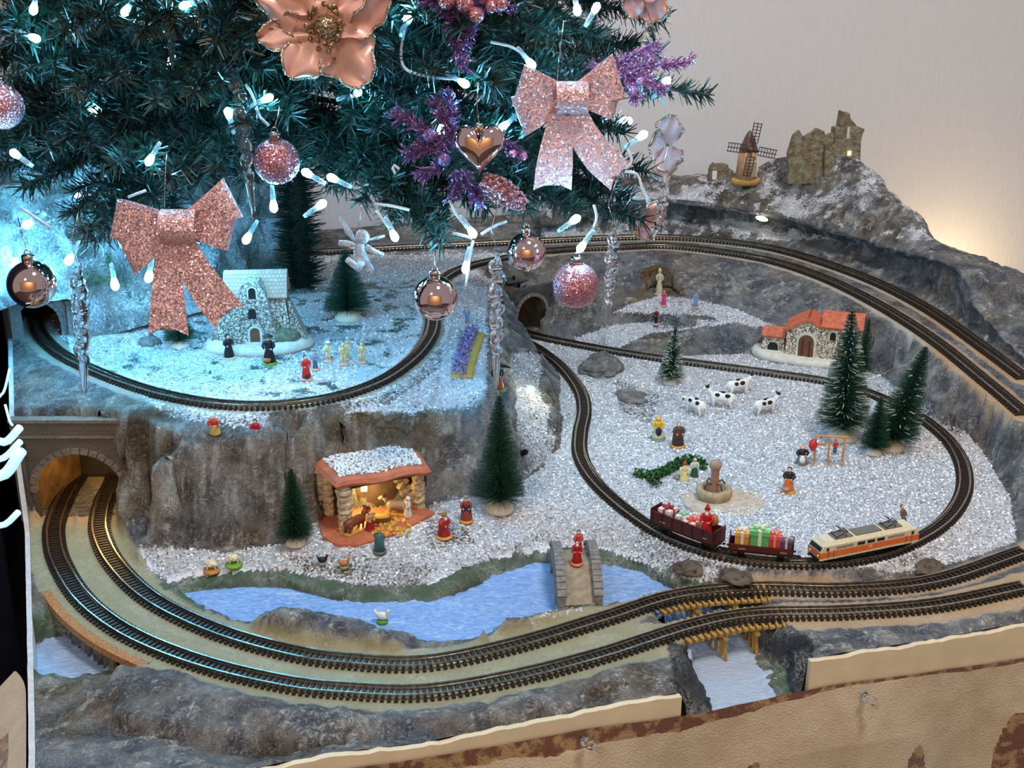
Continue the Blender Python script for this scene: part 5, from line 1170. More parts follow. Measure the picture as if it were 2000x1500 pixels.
# ---- bottle brush trees
BRM = M('brush_green', tuple(lin(36, 74, 56)), .5, var=.35, scale=500); BRF = M('brush_white', tuple(lin(206, 214, 206)), .6)
def needles(o_, d_, L_, w, seed=0):
    rng = np.random.RandomState(seed); n = len(o_); r = rng.normal(size=(n, 3)); s_ = np.cross(d_, r); s_ /= np.linalg.norm(s_, axis=1, keepdims=True) + 1e-9
    tip = o_ + d_ * L_[:, None]; mid = o_ + d_ * L_[:, None] * .55
    w = np.broadcast_to(w, (n,))[:, None]
    v = np.stack([o_ - s_ * w * .5, o_ + s_ * w * .5, tip + s_ * w * .22, tip - s_ * w * .22], 1)
    return v.reshape(-1, 3), np.arange(n * 4).reshape(-1, 4)
def brush_tree(px, py, ptop, wpx, label, leanx=0.0, flock=0.0, n=3200, g=None, dome=True, hcol=None, seed=1, dome_h=None):
    g = ground(px, py) if g is None else g; k, kv = kpx(g); h = (py - ptop) * kv; R = wpx * k / 2
    t = thing('brush_tree', label, 'fir tree', g, 0, 'bottle brush fir trees'); rng = np.random.RandomState(seed)
    ax_ = np.array([leanx, 0, 1.0]); ax_ /= np.linalg.norm(ax_); zb = 0.0
    if dome:
        rd_ = R * .55; dh = rd_ * .62; part(t, 'base', MB().lathe([(.1, 0), (rd_, 0), (rd_ * .96, dh * .3), (rd_ * .72, dh * .72), (rd_ * .35, dh), (.1, dh * 1.04)], 18, wob=.05), paint(216, 204, 182, .7), True); zb = dh * .8
    part(t, 'trunk', MB().tube([ax_ * zb * .6, ax_ * h * .99], [1.2 * R / 20 + .5, .5], 7), paint(24, 34, 28), True)
    hb = h - zb; f = rng.uniform(0, 1, n) ** 1.25; az = rng.uniform(0, 6.283, n)
    # spiral layers of a twisted wire brush
    f = (np.floor(f * 34) + rng.uniform(-.28, .28, n)) / 34; f = np.clip(f, 0.0, .99)
    o_ = ax_ * (zb + hb * (.05 + .95 * f))[:, None]; up = rng.uniform(.0, .35, n)
    d_ = np.stack([np.cos(az), np.sin(az), up], 1); d_ /= np.linalg.norm(d_, axis=1, keepdims=True)
    L_ = (R * (1 - f) ** .8 * rng.uniform(.86, 1.04, n)) + R * .05
    v, q = needles(o_, d_, L_, .42, seed); o = link('bristles', fastmesh('bristles', v, q, BRM, smooth=False), t); o['kind'] = 'stuff'
    if flock:
        m = (rng.uniform(0, 1, n) < flock) & (f < .9); o2 = o_[m] + d_[m] * (L_[m] * .55)[:, None] + np.array([0, 0, .5]); v, q = needles(o2, d_[m], L_[m] * .45, 1.1, seed + 1)
        o = link('flocking', fastmesh('flocking', v, q, BRF, smooth=False), t); o['kind'] = 'stuff'
    return t
brush_tree(976, 995, 778, 104, 'tall fir standing right of the stable in front of the cliff', n=4200, seed=2)
brush_tree(578, 1062, 918, 74, 'small fir left of the stable before the grey boulder', seed=3)
brush_tree(1308, 748, 640, 54, 'slim fir on a cream base beside the straight branch track', leanx=.06, flock=.25, n=2200, seed=4)
brush_tree(1645, 855, 612, 110, 'tallest fir with white flocked right side in front of the farmhouse', flock=.10, n=5200, dome=True, leanx=-.02, seed=5)
brush_tree(1682, 735, 622, 44, 'small fir half hidden behind the farmhouse', n=1800, leanx=.03, seed=6)
brush_tree(1738, 875, 676, 100, 'fir leaning to the right beside the rock slope', leanx=.22, n=4200, flock=.03, seed=7)
brush_tree(1706, 885, 775, 62, 'smallest fir in the group of three by the swing', leanx=.03, n=2200, seed=8)
brush_tree(680, 622, 488, 96, 'teal lit fir behind the crystal angel', n=3200, seed=9)
brush_tree(352, 676, 585, 66, 'fir on a white base hidden behind the left bow', n=2000, seed=10)
# ---- chapel and farmhouse (glazed clay models)
def stone_mat(name, c1, c2, joint, scale, width=.10):
    m = bpy.data.materials.new(name); n, l, b = _nodes(m)
    tc = n.new('ShaderNodeTexCoord'); v = n.new('ShaderNodeTexVoronoi'); v.feature = 'DISTANCE_TO_EDGE'; v.inputs['Scale'].default_value = scale
    wn_ = n.new('ShaderNodeTexNoise'); wn_.inputs['Scale'].default_value = scale * .7; l.new(tc.outputs['Object'], wn_.inputs['Vector'])
    mx0 = n.new('ShaderNodeMix'); mx0.data_type = 'VECTOR'; mx0.inputs['Factor'].default_value = .006; l.new(tc.outputs['Object'], mx0.inputs[4]); l.new(wn_.outputs['Color'], mx0.inputs[5])
    l.new(mx0.outputs[1], v.inputs['Vector'])
    v2 = n.new('ShaderNodeTexVoronoi'); v2.inputs['Scale'].default_value = scale; l.new(mx0.outputs[1], v2.inputs['Vector'])
    r = n.new('ShaderNodeValToRGB'); r.color_ramp.elements[0].position = width * .5; r.color_ramp.elements[1].position = width; l.new(v.outputs['Distance'], r.inputs[0])
    sp = n.new('ShaderNodeSeparateColor'); l.new(v2.outputs['Color'], sp.inputs[0])
    mc = n.new('ShaderNodeMix'); mc.data_type = 'RGBA'; mc.inputs[6].default_value = (*c1, 1); mc.inputs[7].default_value = (*c2, 1); l.new(sp.outputs[0], mc.inputs['Factor'])
    mx = n.new('ShaderNodeMix'); mx.data_type = 'RGBA'; mx.inputs[6].default_value = (*joint, 1); l.new(mc.outputs[2], mx.inputs[7]); l.new(r.outputs[0], mx.inputs['Factor'])
    l.new(mx.outputs[2], b.inputs['Base Color'])
    bp = n.new('ShaderNodeBump'); bp.inputs['Distance'].default_value = .001; l.new(r.outputs[0], bp.inputs['Height']); l.new(bp.outputs[0], b.inputs['Normal']); b.inputs['Roughness'].default_value = .55
    return m
CHS = stone_mat('chapel_stone', tuple(lin(214, 206, 194)), tuple(lin(180, 170, 154)), tuple(lin(96, 90, 84)), 330)
HSS = stone_mat('farmhouse_stone', tuple(lin(236, 228, 212)), tuple(lin(206, 188, 152)), tuple(lin(84, 74, 62)), 330, .085)
CTILE = brick_mat('pale_roof_tile', tuple(lin(184, 150, 132)), tuple(lin(170, 138, 122)), tuple(lin(124, 100, 90)), 3.2, 2.6)
RTILE = M('red_roof_tile', tuple(lin(196, 104, 74)), .6, var=.22, scale=260, bump=.5)
PLAST = M('glazed_white_clay', tuple(lin(214, 208, 198)), .4, var=.1, scale=200, bump=.4, bscale=180)
WOODD = M('brown_door_wood', tuple(lin(110, 72, 46)), .5, var=.3, scale=400)
HOLE = M('window_dark', (.008, .008, .010), .4)
def soft(mb, r=.0, amp=.4, sc=9.0, seed=0):
    v = mb.verts(); v = v + amp * np.stack([fbm(v / sc, 2, seed), fbm(v / sc, 2, seed + 5), fbm(v / sc, 2, seed + 9)], 1); mb.v = [v]; return mb
def houseblock(t, x0, x1, y0, y1, h, rise, wall, roof, ridge='x', eave=2.0, th=2.4, name='wall', seed=0, taper=.93):
    cx_, cy_ = (x0 + x1) / 2, (y0 + y1) / 2
    mb = MB()
    def P4(z, f): return [(cx_ + (x - cx_) * f, cy_ + (y - cy_) * f, z) for x, y in ((x0, y0), (x1, y0), (x1, y1), (x0, y1))]
    b_, tp = P4(0, 1), P4(h, taper)
    if ridge == 'x': rp = [((tp[0][0] + tp[3][0]) / 2, cy_, h + rise), ((tp[1][0] + tp[2][0]) / 2, cy_, h + rise)]
    else: rp = [(cx_, tp[0][1], h + rise), (cx_, tp[2][1], h + rise)]
    v = b_ + tp + rp
    if ridge == 'x': f = [(3, 2, 1, 0), (0, 1, 5, 4), (1, 2, 6, 9, 5), (2, 3, 7, 6), (3, 0, 4, 8, 7), (4, 5, 9, 8), (6, 7, 8, 9)]
    else: f = [(3, 2, 1, 0), (0, 1, 5, 8, 4), (1, 2, 6, 5), (2, 3, 7, 9, 6), (3, 0, 4, 7), (4, 8, 9, 7), (5, 6, 9, 8)]
    part(t, name, mb.add(v, f), wall)
    rp = np.array(rp, float); tp = np.array(tp, float)
    sides = ((tp[0], tp[1], rp[1], rp[0]), (tp[2], tp[3], rp[0], rp[1])) if ridge == 'x' else ((tp[3], tp[0], rp[0], rp[1]), (tp[1], tp[2], rp[1], rp[0]))
    for a_, b2, c2, d2 in sides:
        dn = ((a_ + b2) - (c2 + d2)) / 2; dn /= np.linalg.norm(dn); sd = (b2 - a_) / np.linalg.norm(b2 - a_); nn = np.cross(sd, -dn); nn *= 1 if nn[2] > 0 else -1
        q = [a_ + dn * eave - sd * eave, b2 + dn * eave + sd * eave, c2 + sd * eave, d2 - sd * eave]; q = [x + nn * .2 for x in q]; q2 = [x + nn * th for x in q]
        part(t, 'roof_slope', MB().add(q + q2, [(3, 2, 1, 0), (4, 5, 6, 7), (0, 1, 5, 4), (1, 2, 6, 5), (2, 3, 7, 6), (3, 0, 4, 7)]), roof)
def arched(t, x, y, z, w, h, frame, fill, d=1.0, nm='window', fw=1.0):
    a = [(x + px_, pz) for px_, pz in arch_pts(w / 2, z + h - w / 2, 10)]; o = [(x + px_ * (1 + 2 * fw / w), pz) for px_, pz in [(q[0] - x, q[1]) for q in arch_pts(w / 2, z + h - w / 2, 10)]]
    out = [(x + w / 2 + fw, z)] + [(x + (w / 2 + fw) * math.cos(math.pi * k / 10), z + h - w / 2 + (w / 2 + fw) * math.sin(math.pi * k / 10)) for k in range(11)] + [(x - w / 2 - fw, z)]
    p_ = part(t, nm, MB().slab(out[::-1], y - d, y + .5), frame); part(p_, 'pane' if nm == 'window' else 'door_leaf', MB().slab(([(x + w / 2, z)] + a + [(x - w / 2, z)])[::-1], y - d - .35, y - d + .2), fill)
    return p_
g = ground(508, 676); k, kv = kpx(g); u = 200 * k / 80.0        # unit: the model is 80 units wide
ch = thing('clay_chapel', 'pale clay chapel model with stone walls and tiled roof on the plateau', 'chapel', g, .08)
part(ch, 'mound', soft(MB().lathe([(.1, 0), (41, 0), (42, 2.5), (40, 6), (34, 8.5), (.1, 9)], 40, sx=u, sy=u * .62), .0, 1.4, 8, 4), PLAST, True)
part(ch, 'planting', soft(MB().ball((19 * u, -6 * u, 9 * u), (14 * u, 11 * u, 9 * u), 16, 10), 0, 2.5, 5, 6), M('grey_green_clay', tuple(lin(112, 112, 92)), .6, var=.4, scale=300, bump=1.0), True)
houseblock(ch, -27 * u, 27 * u, -10 * u, 20 * u, 42 * u, 16 * u, CHS, CTILE, 'x', 2 * u, 3 * u, taper=.82)
tw = MB(); pts_ = [(-20, 6), (17, 6), (12, 28), (10, 42), (7, 52), (4, 57), (-6, 57), (-11, 50), (-13, 40), (-16, 28)]
part(ch, 'front_gable', soft(MB().slab([(x * u, z * u) for x, z in pts_][::1], -17 * u, -2 * u), 0, .5, 8, 8), CHS)
arched(ch, -1 * u, -17 * u, 8 * u, 7.5 * u, 13 * u, PLAST, WOODD, .8 * u, 'door', 1.6 * u); arched(ch, -2 * u, -16.6 * u, 28 * u, 6 * u, 8 * u, CHS, HOLE, .6 * u, 'window', 1.0 * u); arched(ch, -1 * u, -16.6 * u, 44 * u, 5.5 * u, 8.5 * u, PLAST, HOLE, .6 * u, 'window', 1.0 * u)
for i in range(3): part(ch, 'step', MB().lathe([(.1, 0), ((14 - 3 * i) * u, 0), ((14 - 3 * i) * u, 2.2 * u), (.1, 2.2 * u)], 20, c=(-1 * u, -17 * u, (4 + 1.8 * i) * u), sy=.55), PLAST)
for sx in (-1, 1): part(ch, 'buttress', MB().add(np.array([(sx * 26, -8, 0), (sx * 40, -6, 0), (sx * 40, 8, 0), (sx * 26, 14, 0), (sx * 24, -6, 38), (sx * 25, -5, 38), (sx * 25, 6, 38), (sx * 24, 8, 38)]) * u, [(3, 2, 1, 0), (4, 5, 6, 7), (0, 1, 5, 4), (1, 2, 6, 5), (2, 3, 7, 6), (3, 0, 4, 7)] if sx > 0 else [(0, 1, 2, 3), (7, 6, 5, 4), (4, 5, 1, 0), (5, 6, 2, 1), (6, 7, 3, 2), (7, 4, 0, 3)]), CHS)
g = ground(1575, 712); k, kv = kpx(g); u = 225 * k / 100.0
fh = thing('clay_farmhouse', 'white stone farmhouse model with red tiled roofs on the snow field', 'farmhouse', g, -.32)
part(fh, 'mound', soft(MB().lathe([(.1, 0), (50, 0), (51, 3), (48, 7), (.1, 8)], 40, sx=u, sy=u * .5, c=(0, 18 * u, 0)), 0, 1.0, 8, 4), PLAST, True)
houseblock(fh, -20 * u, 16 * u, 4 * u, 34 * u, 28 * u, 10 * u, HSS, RTILE, 'y', 1.5 * u, 2.5 * u, taper=.95)
houseblock(fh, 10 * u, 44 * u, 2 * u, 34 * u, 34 * u, 9 * u, HSS, RTILE, 'x', 1.5 * u, 2.5 * u, taper=.95)
houseblock(fh, -42 * u, -20 * u, 10 * u, 34 * u, 18 * u, 5 * u, HSS, RTILE, 'x', 1.2 * u, 2.2 * u, taper=.8)
arched(fh, -2 * u, 4.2 * u, 6 * u, 13 * u, 20 * u, PLAST, WOODD, 1.0 * u, 'door', 2.0 * u); arched(fh, 20 * u, 2.6 * u, 24 * u, 5 * u, 7 * u, PLAST, HOLE, .5 * u, 'window', 1 * u); arched(fh, 36 * u, 2.6 * u, 24 * u, 5 * u, 7 * u, PLAST, HOLE, .5 * u, 'window', 1 * u); arched(fh, -31 * u, 11 * u, 6 * u, 9 * u, 8 * u, HSS, HOLE, .6 * u, 'window', 1 * u)
for dx in (-3, 3): part(fh, 'door_batten', MB().box((-2 * u + dx * u, 2.4 * u, 14 * u), (1.0 * u, .8 * u, 14 * u)), paint(70, 44, 28))
# ---- windmill, ruins on the mountain
def mpt(px, off, py):
    xy = xy_for(px, off, 120.0); i = np.argmin(np.hypot(CV[..., 0] - xy[0], CV[..., 1] - xy[1]) + 0 * CV[..., 2]); q = CV.reshape(-1, 3)
    near = q[np.hypot(q[:, 0] - xy[0], q[:, 1] - xy[1]) < 6]; return np.array([xy[0], xy[1], near[:, 2].max() if len(near) else zat(xy, py)])
g = mpt(1457, 42, 352); k, kv = kpx(g); u = k
wmz = thing('windmill', 'small tan windmill with dark lattice sails on the snowy mountain', 'windmill', g, .25)
part(wmz, 'base', MB().lathe([(.1, -2), (30 * u, -2), (31 * u, 3), (28 * u, 8 * u), (.1, 8 * u)], 22, sy=.7), paint(186, 150, 84), True)
part(wmz, 'tower', MB().lathe([(.1, 4 * u), (21 * u, 4 * u), (17 * u, 60 * u), (.1, 60 * u)], 18), M('windmill_plaster', tuple(lin(188, 150, 112)), .7, var=.12, scale=200), True)
part(wmz, 'cap', MB().lathe([(.1, 59 * u), (19 * u, 59 * u), (17 * u, 66 * u), (9 * u, 88 * u), (3 * u, 98 * u), (.1, 100 * u)], 16, c=(4 * u, 2, 0)), paint(104, 80, 70), True)
arched(wmz, 7 * u, -19 * u, 14 * u, 9 * u, 30 * u, WHITE, paint(170, 150, 126), 1.0, 'door', 1.6 * u)
hub = np.array([-3 * u, -24 * u, 68 * u]); part(wmz, 'hub', MB().tube([hub + [0, 12 * u, 0], hub + [0, -2 * u, 0]], 4 * u, 10), paint(110, 92, 82), True)
SAIL = paint(58, 46, 44)
for i, a_ in enumerate((1.40, 2.98, -.22, -1.72)):
    mb = MB(); ca_, sa_ = math.cos(a_), math.sin(a_)
    def L2(r, s_): return hub + np.array([(r * ca_ - s_ * sa_) * u, -3 * u, (r * sa_ + s_ * ca_) * u])
    for s_ in (-8, 0, 8): mb.tube([L2(4 if s_ == 0 else 14, s_), L2(52, s_)], .9 * u, 5)
    for r in range(14, 53, 6): mb.tube([L2(r, -8), L2(r, 8)], .75 * u, 5)
    part(wmz, 'sail', mb, SAIL)
RUIN = M('ruin_stone', tuple(lin(150, 122, 76)), .85, var=.45, scale=140, bump=2.2, bscale=300, col2=tuple(lin(140, 142, 128)))
def ruin(t, name, poly, y0, y1, u, seed):
    v = []; P_ = np.array(poly, float)
    Q = np.concatenate([np.linspace(P_[i], P_[(i + 1) % len(P_)], 5, endpoint=False) for i in range(len(P_))]); Q = Q + fbm(np.c_[Q / 9, Q[:, :1] * 0 + seed], 2, seed)[:, None] * np.array([1.5, 2.2])
    part(t, name, MB().slab([(x * u, z * u) for x, z in Q], y0 * u, y1 * u), RUIN)
g = mpt(1600, 62, 330); k, kv = kpx(g); u = k
cs = thing('castle_ruin', 'crumbling ochre castle ruin on top of the mountain', 'castle', g + np.array([0, 0, -4]), .15)
ruin(cs, 'curtain_wall', [(-70, -40), (30, -40), (30, 52), (20, 58), (0, 52), (-8, 62), (-20, 66), (-32, 56), (-44, 50), (-56, 62), (-66, 54), (-74, 20)], -14, -2, u, 1)
ruin(cs, 'tower', [(18, -45), (72, -45), (68, 40), (72, 62), (56, 70), (44, 82), (40, 95), (26, 97), (24, 68), (14, 66)], -20, 4, u, 2)
ruin(cs, 'buttress', [(-2, -30), (18, -30), (16, 36), (6, 44), (-6, 34)], -24, -8, u, 3)
ruin(cs, 'rear_wall', [(44, 0), (76, 0), (74, 40), (60, 66), (46, 60)], 8, 18, u, 4)
part(cs, 'tower_slit', MB().box((40 * u, -20.6 * u, 58 * u), (5 * u, 1.5 * u, 22 * u)), paint(214, 208, 200)); part(cs, 'lit_window', MB().box((46 * u, -21 * u, 18 * u), (6 * u, 2 * u, 7 * u)), WARM)
g = mpt(1402, 46, 342); u = kpx(g)[0]
rr_ = thing('tower_ruin', 'small grey stone ruin left of the windmill', 'ruin', g + np.array([0, 0, -2]), .1)
ruin(rr_, 'wall', [(-20, -8), (22, -8), (24, 14), (18, 28), (10, 33), (-2, 30), (-10, 32), (-16, 26)], -8, 6, u, 7); ruin(rr_, 'side_wall', [(14, -8), (30, -8), (28, 16), (20, 24)], -14, -4, u, 8)
part(rr_, 'doorway', MB().box((-8 * u, -8.6 * u, 10 * u), (9 * u, 1.4 * u, 17 * u)), WHITE)
# lamp under the overhang, spot lamp on the glittering rock, lamp behind the mountain
g = np.array(kl[8]); lmp = D(1488, 427, pix(np.array([*(bo_at(1488)[0][:2] + bo_at(1488)[1] * 16), 100]))[2])
SPOT = M('lit_lamp_glass', (1, 1, .85), .3, emit=6.0, ecol=(1, .95, .7))
solo('cave_lamp', MB().ball((0, 0, 0), (7, 4, 2.6), 12, 8), SPOT, 'small lit lamp under the dark rock overhang', 'lamp', lmp, (0, .2, -.3), True)
g = ground(1036, 762); t_ = thing('rock_lamp', 'small lit lamp set into the glittering grey rock', 'lamp', g + np.array([0, -1.5, 1]))
part(t_, 'lens', MB().ball((0, 0, 0), 3.0, 12, 8), SPOT, True); part(t_, 'rim', MB().lathe([(3.0, -1), (4.2, -1), (4.0, 1), (3.0, 1)], 12, rot=rotm(1.0, 0, 0)), STEEL)
bulb_light(g + np.array([10, -16, 14]), .022, (1, .92, .62), 2)
q = Pplane(1890, 650, 1345.0); q[2] = zat(q[:2], 655) - 62; t_ = thing('mountain_lamp', 'warm lamp hidden behind the right end of the mountain', 'lamp', (q[0], q[1], q[2]))
part(t_, 'globe', MB().ball((0, 0, 62), 12, 14, 10), WARM, True); part(t_, 'stand', MB().lathe([(.1, 0), (14, 0), (14, 3), (3, 5), (3, 50), (.1, 51)], 12), BLACK, True)
bulb_light((q[0] + 4, q[1] + 4, q[2] + 80), .9, (1, .70, .36), 10)
# ---- swing set with balloon
g = ground(1608, 905); k, _ = kpx(g); u = k
SW = paint(196, 140, 90); sw = thing('swing_set', 'tan wooden toy swing set on the snow field', 'swing', g, -.15)
for x in (-18, 8, 36):
    for sy in (-1, 1): part(sw, 'post', MB().tube([(x * u, sy * 9 * u, 0), (x * u, sy * 1.0, 58 * u)], 1.7 * u, 6), SW)
part(sw, 'top_bar', MB().tube([(-22 * u, 0, 58 * u), (42 * u, 0, 58 * u)], 2.2 * u, 7), SW)
part(sw, 'panel', MB().box((-6 * u, 0, 40 * u), (18 * u, 2 * u, 5 * u)), SW); part(sw, 'swing_seat', MB().box((20 * u, 0, 22 * u), (16 * u, 7 * u, 2 * u)), paint(150, 160, 170))
for x in (14, 27): part(sw, 'rope', MB().tube([(x * u, 0, 57 * u), (x * u, 0, 22 * u)], .5 * u, 5), WHITE)
figure('tiny red topped child figurine sitting on the swing', 0, 0, 26, legs=(90, 100, 120), top=(200, 50, 48), hat=(60, 40, 36), g=g + np.array([20 * u, 0, 23 * u]), bulk=1.0)
t_ = thing('balloon', 'red toy balloon on a thin stick beside the swing', 'balloon', g + np.array([-26 * u, -4, 0]))
part(t_, 'balloon_skin', MB().lathe([(.1, 30 * u), (2 * u, 31 * u), (8 * u, 40 * u), (8.6 * u, 47 * u), (5 * u, 54 * u), (.1, 56 * u)], 14), paint(200, 44, 44, .25), True); part(t_, 'stick', MB().tube([(0, 0, 0), (0, 0, 31 * u)], .7 * u, 5), SW)
# ---- trestles
TRW = M('trestle_wood', tuple(lin(178, 142, 74)), .6, var=.2, scale=200)
def trestle(label, pth, xlo, xhi, bents, zlow):
    x_, y_, _ = pix(pth); m = (x_ > xlo) & (x_ < xhi); q = resample(pth[m], 4.6); o0 = q[0].copy()
    t = thing('trestle_bridge', label, 'bridge', o0, 0, 'wooden trestle bridges'); tg = np.gradient(q, axis=0); tg /= np.linalg.norm(tg, axis=1, keepdims=True); sd = np.stack([-tg[:, 1], tg[:, 0], tg[:, 2] * 0], 1)
    me = mesh('tie', MB().box((0, 0, -1.3), (1.7, 26, 1.8)), TRW)
    for i in range(len(q)):
        o = bpy.data.objects.new('tie', me); COL.objects.link(o); o.parent = t; o.location = Vector((q[i] - o0) * S); o.rotation_euler = (0, 0, math.atan2(tg[i][1], tg[i][0]))
    for sg in (-1, 1): part(t, 'stringer', MB().tube(q - o0 + sd * sg * 8 + np.array([0, 0, -3.6]), 1.7, 4), TRW)
    for f in bents:
        i = int(f * (len(q) - 1)); c = q[i] - o0; s3 = np.array([*sd[i][:2], 0])
        bt = part(t, 'bent', MB().tube([c + s3 * -13 + [0, 0, -5.4], c + s3 * 13 + [0, 0, -5.4]], 1.8, 4), TRW)
        for w_ in (-9, -5, 0, 5, 9): part(bt, 'post', MB().tube([c + s3 * w_ + [0, 0, -5], c + s3 * w_ * 1.5 + [0, 0, zlow]], 1.1, 4), TRW)
        part(bt, 'brace', MB().tube([c + s3 * -11 + [0, 0, -7], c + s3 * 11 + [0, 0, zlow + 4]], .9, 4), TRW)
trestle('tan wooden trestle bridge under the outer front track', FO, 1325, 1555, (.40, .68), -21.5)
trestle('tan wooden trestle bridge under the inner front track', FI, 1275, 1510, (.35, .68), -20.5)
# cork deck over the left channel
x_, y_, _ = pix(FO); m = (y_ > 1140) & (y_ < 1275) & (x_ < 330); q = resample(FO[m], 4); tg = np.gradient(q, axis=0); tg /= np.linalg.norm(tg, axis=1, keepdims=True); sd = np.stack([-tg[:, 1], tg[:, 0], tg[:, 2] * 0], 1)
sd = sd * (-1 if sd[0][0] < 0 else 1)
ROAD = M('painted_roadbed', tuple(lin(150, 146, 118)), .8, var=.12, scale=300)
cd = thing('cork_deck', 'bridge deck with cork edge carrying the outer track over the left water', 'bridge', (0, 0, 0))
part(cd, 'deck_slab', MB().grid(np.array([q + sd * 17 + [0, 0, .0], q - sd * 13 + [0, 0, .0], q - sd * 13 + [0, 0, -4.5], q + sd * 17 + [0, 0, -4.5], q + sd * 17 + [0, 0, .0]])[::-1]), ROAD)
part(cd, 'cork_edge', MB().grid(np.array([q - sd * 13 + [0, 0, .3], q - sd * 19 + [0, 0, .3], q - sd * 19 + [0, 0, -4.5], q - sd * 13 + [0, 0, -4.5], q - sd * 13 + [0, 0, .3]])[::-1]), M('cork', tuple(lin(172, 124, 80)), .85, var=.3, scale=600, bump=.5))
# ---- train
x_, y_, _ = pix(LL)
def on_track(px, lo=1000):
    m = np.where((y_ > lo))[0]; i = m[np.argmin(np.abs(x_[m] - px))]; t = LL[i + 2] - LL[i - 2]; return LL[i], math.atan2(t[1], t[0]), i
RT = 3.9
def wheelset(t, xs, r=2.6, gw_=6.6):
    for x in xs: part(t, 'wheelset', MB().tube([(x, -gw_ / 2, r), (x, -gw_ / 2 + .9, r)], r, 12).tube([(x, gw_ / 2 - .9, r), (x, gw_ / 2, r)], r, 12).tube([(x, -gw_ / 2, r), (x, gw_ / 2, r)], .6, 6), BLACK, True)
pa, _, _ = on_track(1592); pb, _, _ = on_track(1770); mid = (pa + pb) / 2; ang = math.atan2(pb[1] - pa[1], pb[0] - pa[0]); LL_len = np.linalg.norm(pb - pa) + 6
lo = thing('electric_locomotive', 'orange and cream electric toy locomotive on the snow field track', 'locomotive', mid + np.array([0, 0, RT]), ang)
lw, lh = 14.5, 11.5; hl = LL_len / 2
CRE = paint(216, 206, 176, .3); ORG = paint(222, 112, 52, .3); GRY = paint(112, 108, 102, .4)
def hullsec(z0, z1, dy, mat_, nm, slant=0.0):
    v = []
    for z, e in ((z0, dy), (z1, dy)):
        f = (z - 3.0) / lh; ins = max(0, (z - 8.5)) * .55
        for x, y in ((-hl + ins * .9, -lw / 2), (-hl + ins * .9 + 0, lw / 2), (hl - ins * .9, lw / 2), (hl - ins * .9, -lw / 2)): v.append((x + math.copysign(e, x), y + math.copysign(e, y), z))
    return part(lo, nm, MB().add(v, [(0, 1, 2, 3), (7, 6, 5, 4), (0, 3, 7, 4), (3, 2, 6, 7), (2, 1, 5, 6), (1, 0, 4, 5)]), mat_)
hullsec(3.0, 4.6, 0, CRE, 'skirt'); hullsec(4.6, 8.8, .08, ORG, 'orange_band'); hullsec(8.8, 13.0, 0, CRE, 'upper_body')
part(lo, 'roof', MB().add([(-hl + 3.0, -lw / 2, 13), (hl - 3.0, -lw / 2, 13), (hl - 3.0, lw / 2, 13), (-hl + 3, lw / 2, 13), (-hl + 5, -lw * .30, 15.4), (hl - 5, -lw * .30, 15.4), (hl - 5, lw * .30, 15.4), (-hl + 5, lw * .30, 15.4)], [(3, 2, 1, 0), (4, 5, 6, 7), (0, 1, 5, 4), (1, 2, 6, 5), (2, 3, 7, 6), (3, 0, 4, 7)]), CRE)
for x, w_ in ((-hl * .50, hl * .36), (0, hl * .52), (hl * .50, hl * .36)): part(lo, 'roof_panel', MB().box((x, 0, 15.6), (w_, lw * .62, .8)), GRY)
for x in (-hl * .5, hl * .5):
    pg = part(lo, 'pantograph', MB().tube([(x - 5, -3, 16.2), (x + 4, -2.4, 18.6), (x - 1, -3, 20.5)], .35, 5).tube([(x - 5, 3, 16.2), (x + 4, 2.4, 18.6), (x - 1, 3, 20.5)], .35, 5).tube([(x - 1, -5, 20.6), (x - 1, 5, 20.6)], .4, 5).tube([(x - 5, -3.5, 16.3), (x - 5, 3.5, 16.3)], .4, 5).tube([(x + 4, -2.6, 18.6), (x + 4, 2.6, 18.6)], .35, 5), paint(52, 48, 46))
    for sy in (-1, 1):
        for dx in (-5, 2): part(lo, 'insulator', MB().lathe([(.8, 15.8), (.5, 16.3), (.8, 16.7), (.1, 17.2)], 8, c=(x + dx, sy * 3.6, 0)), paint(92, 64, 54), True)
WIN = M('train_window', (.02, .025, .03), .12)
for sy in (-1, 1):
    for x in (-.22, -.02, .18): part(lo, 'window', MB().box((x * hl + 1, sy * (lw / 2 + .05), 10.8), (hl * .15, .3, 2.2)), WIN)
    for x in (-.52, .52): part(lo, 'vent_grille', MB().box((x * hl, sy * (lw / 2 + .05), 10.9), (hl * .34, .3, 1.9)), paint(150, 144, 132))
    for x in (-.86, .86): part(lo, 'cab_window', MB().box((x * hl, sy * (lw / 2 + .05), 10.8), (2.0, .3, 2.2)), WIN)
    for x in (-.79, .79):
        for dx in (-2.2, 2.2): part(lo, 'handrail', MB().tube([(x * hl + dx, sy * (lw / 2 + .3), 4.2), (x * hl + dx, sy * (lw / 2 + .3), 9.8)], .22, 5), GRY)
    part(lo, 'emblem', MB().box((0, sy * (lw / 2 + .12), 6.8), (2.4, .3, 1.8)), paint(236, 226, 200)); part(lo, 'emblem_letters', MB().box((-.45, sy * (lw / 2 + .28), 6.8), (.5, .15, 1.1)).box((.45, sy * (lw / 2 + .28), 6.8), (.5, .15, 1.1)), paint(150, 60, 40))
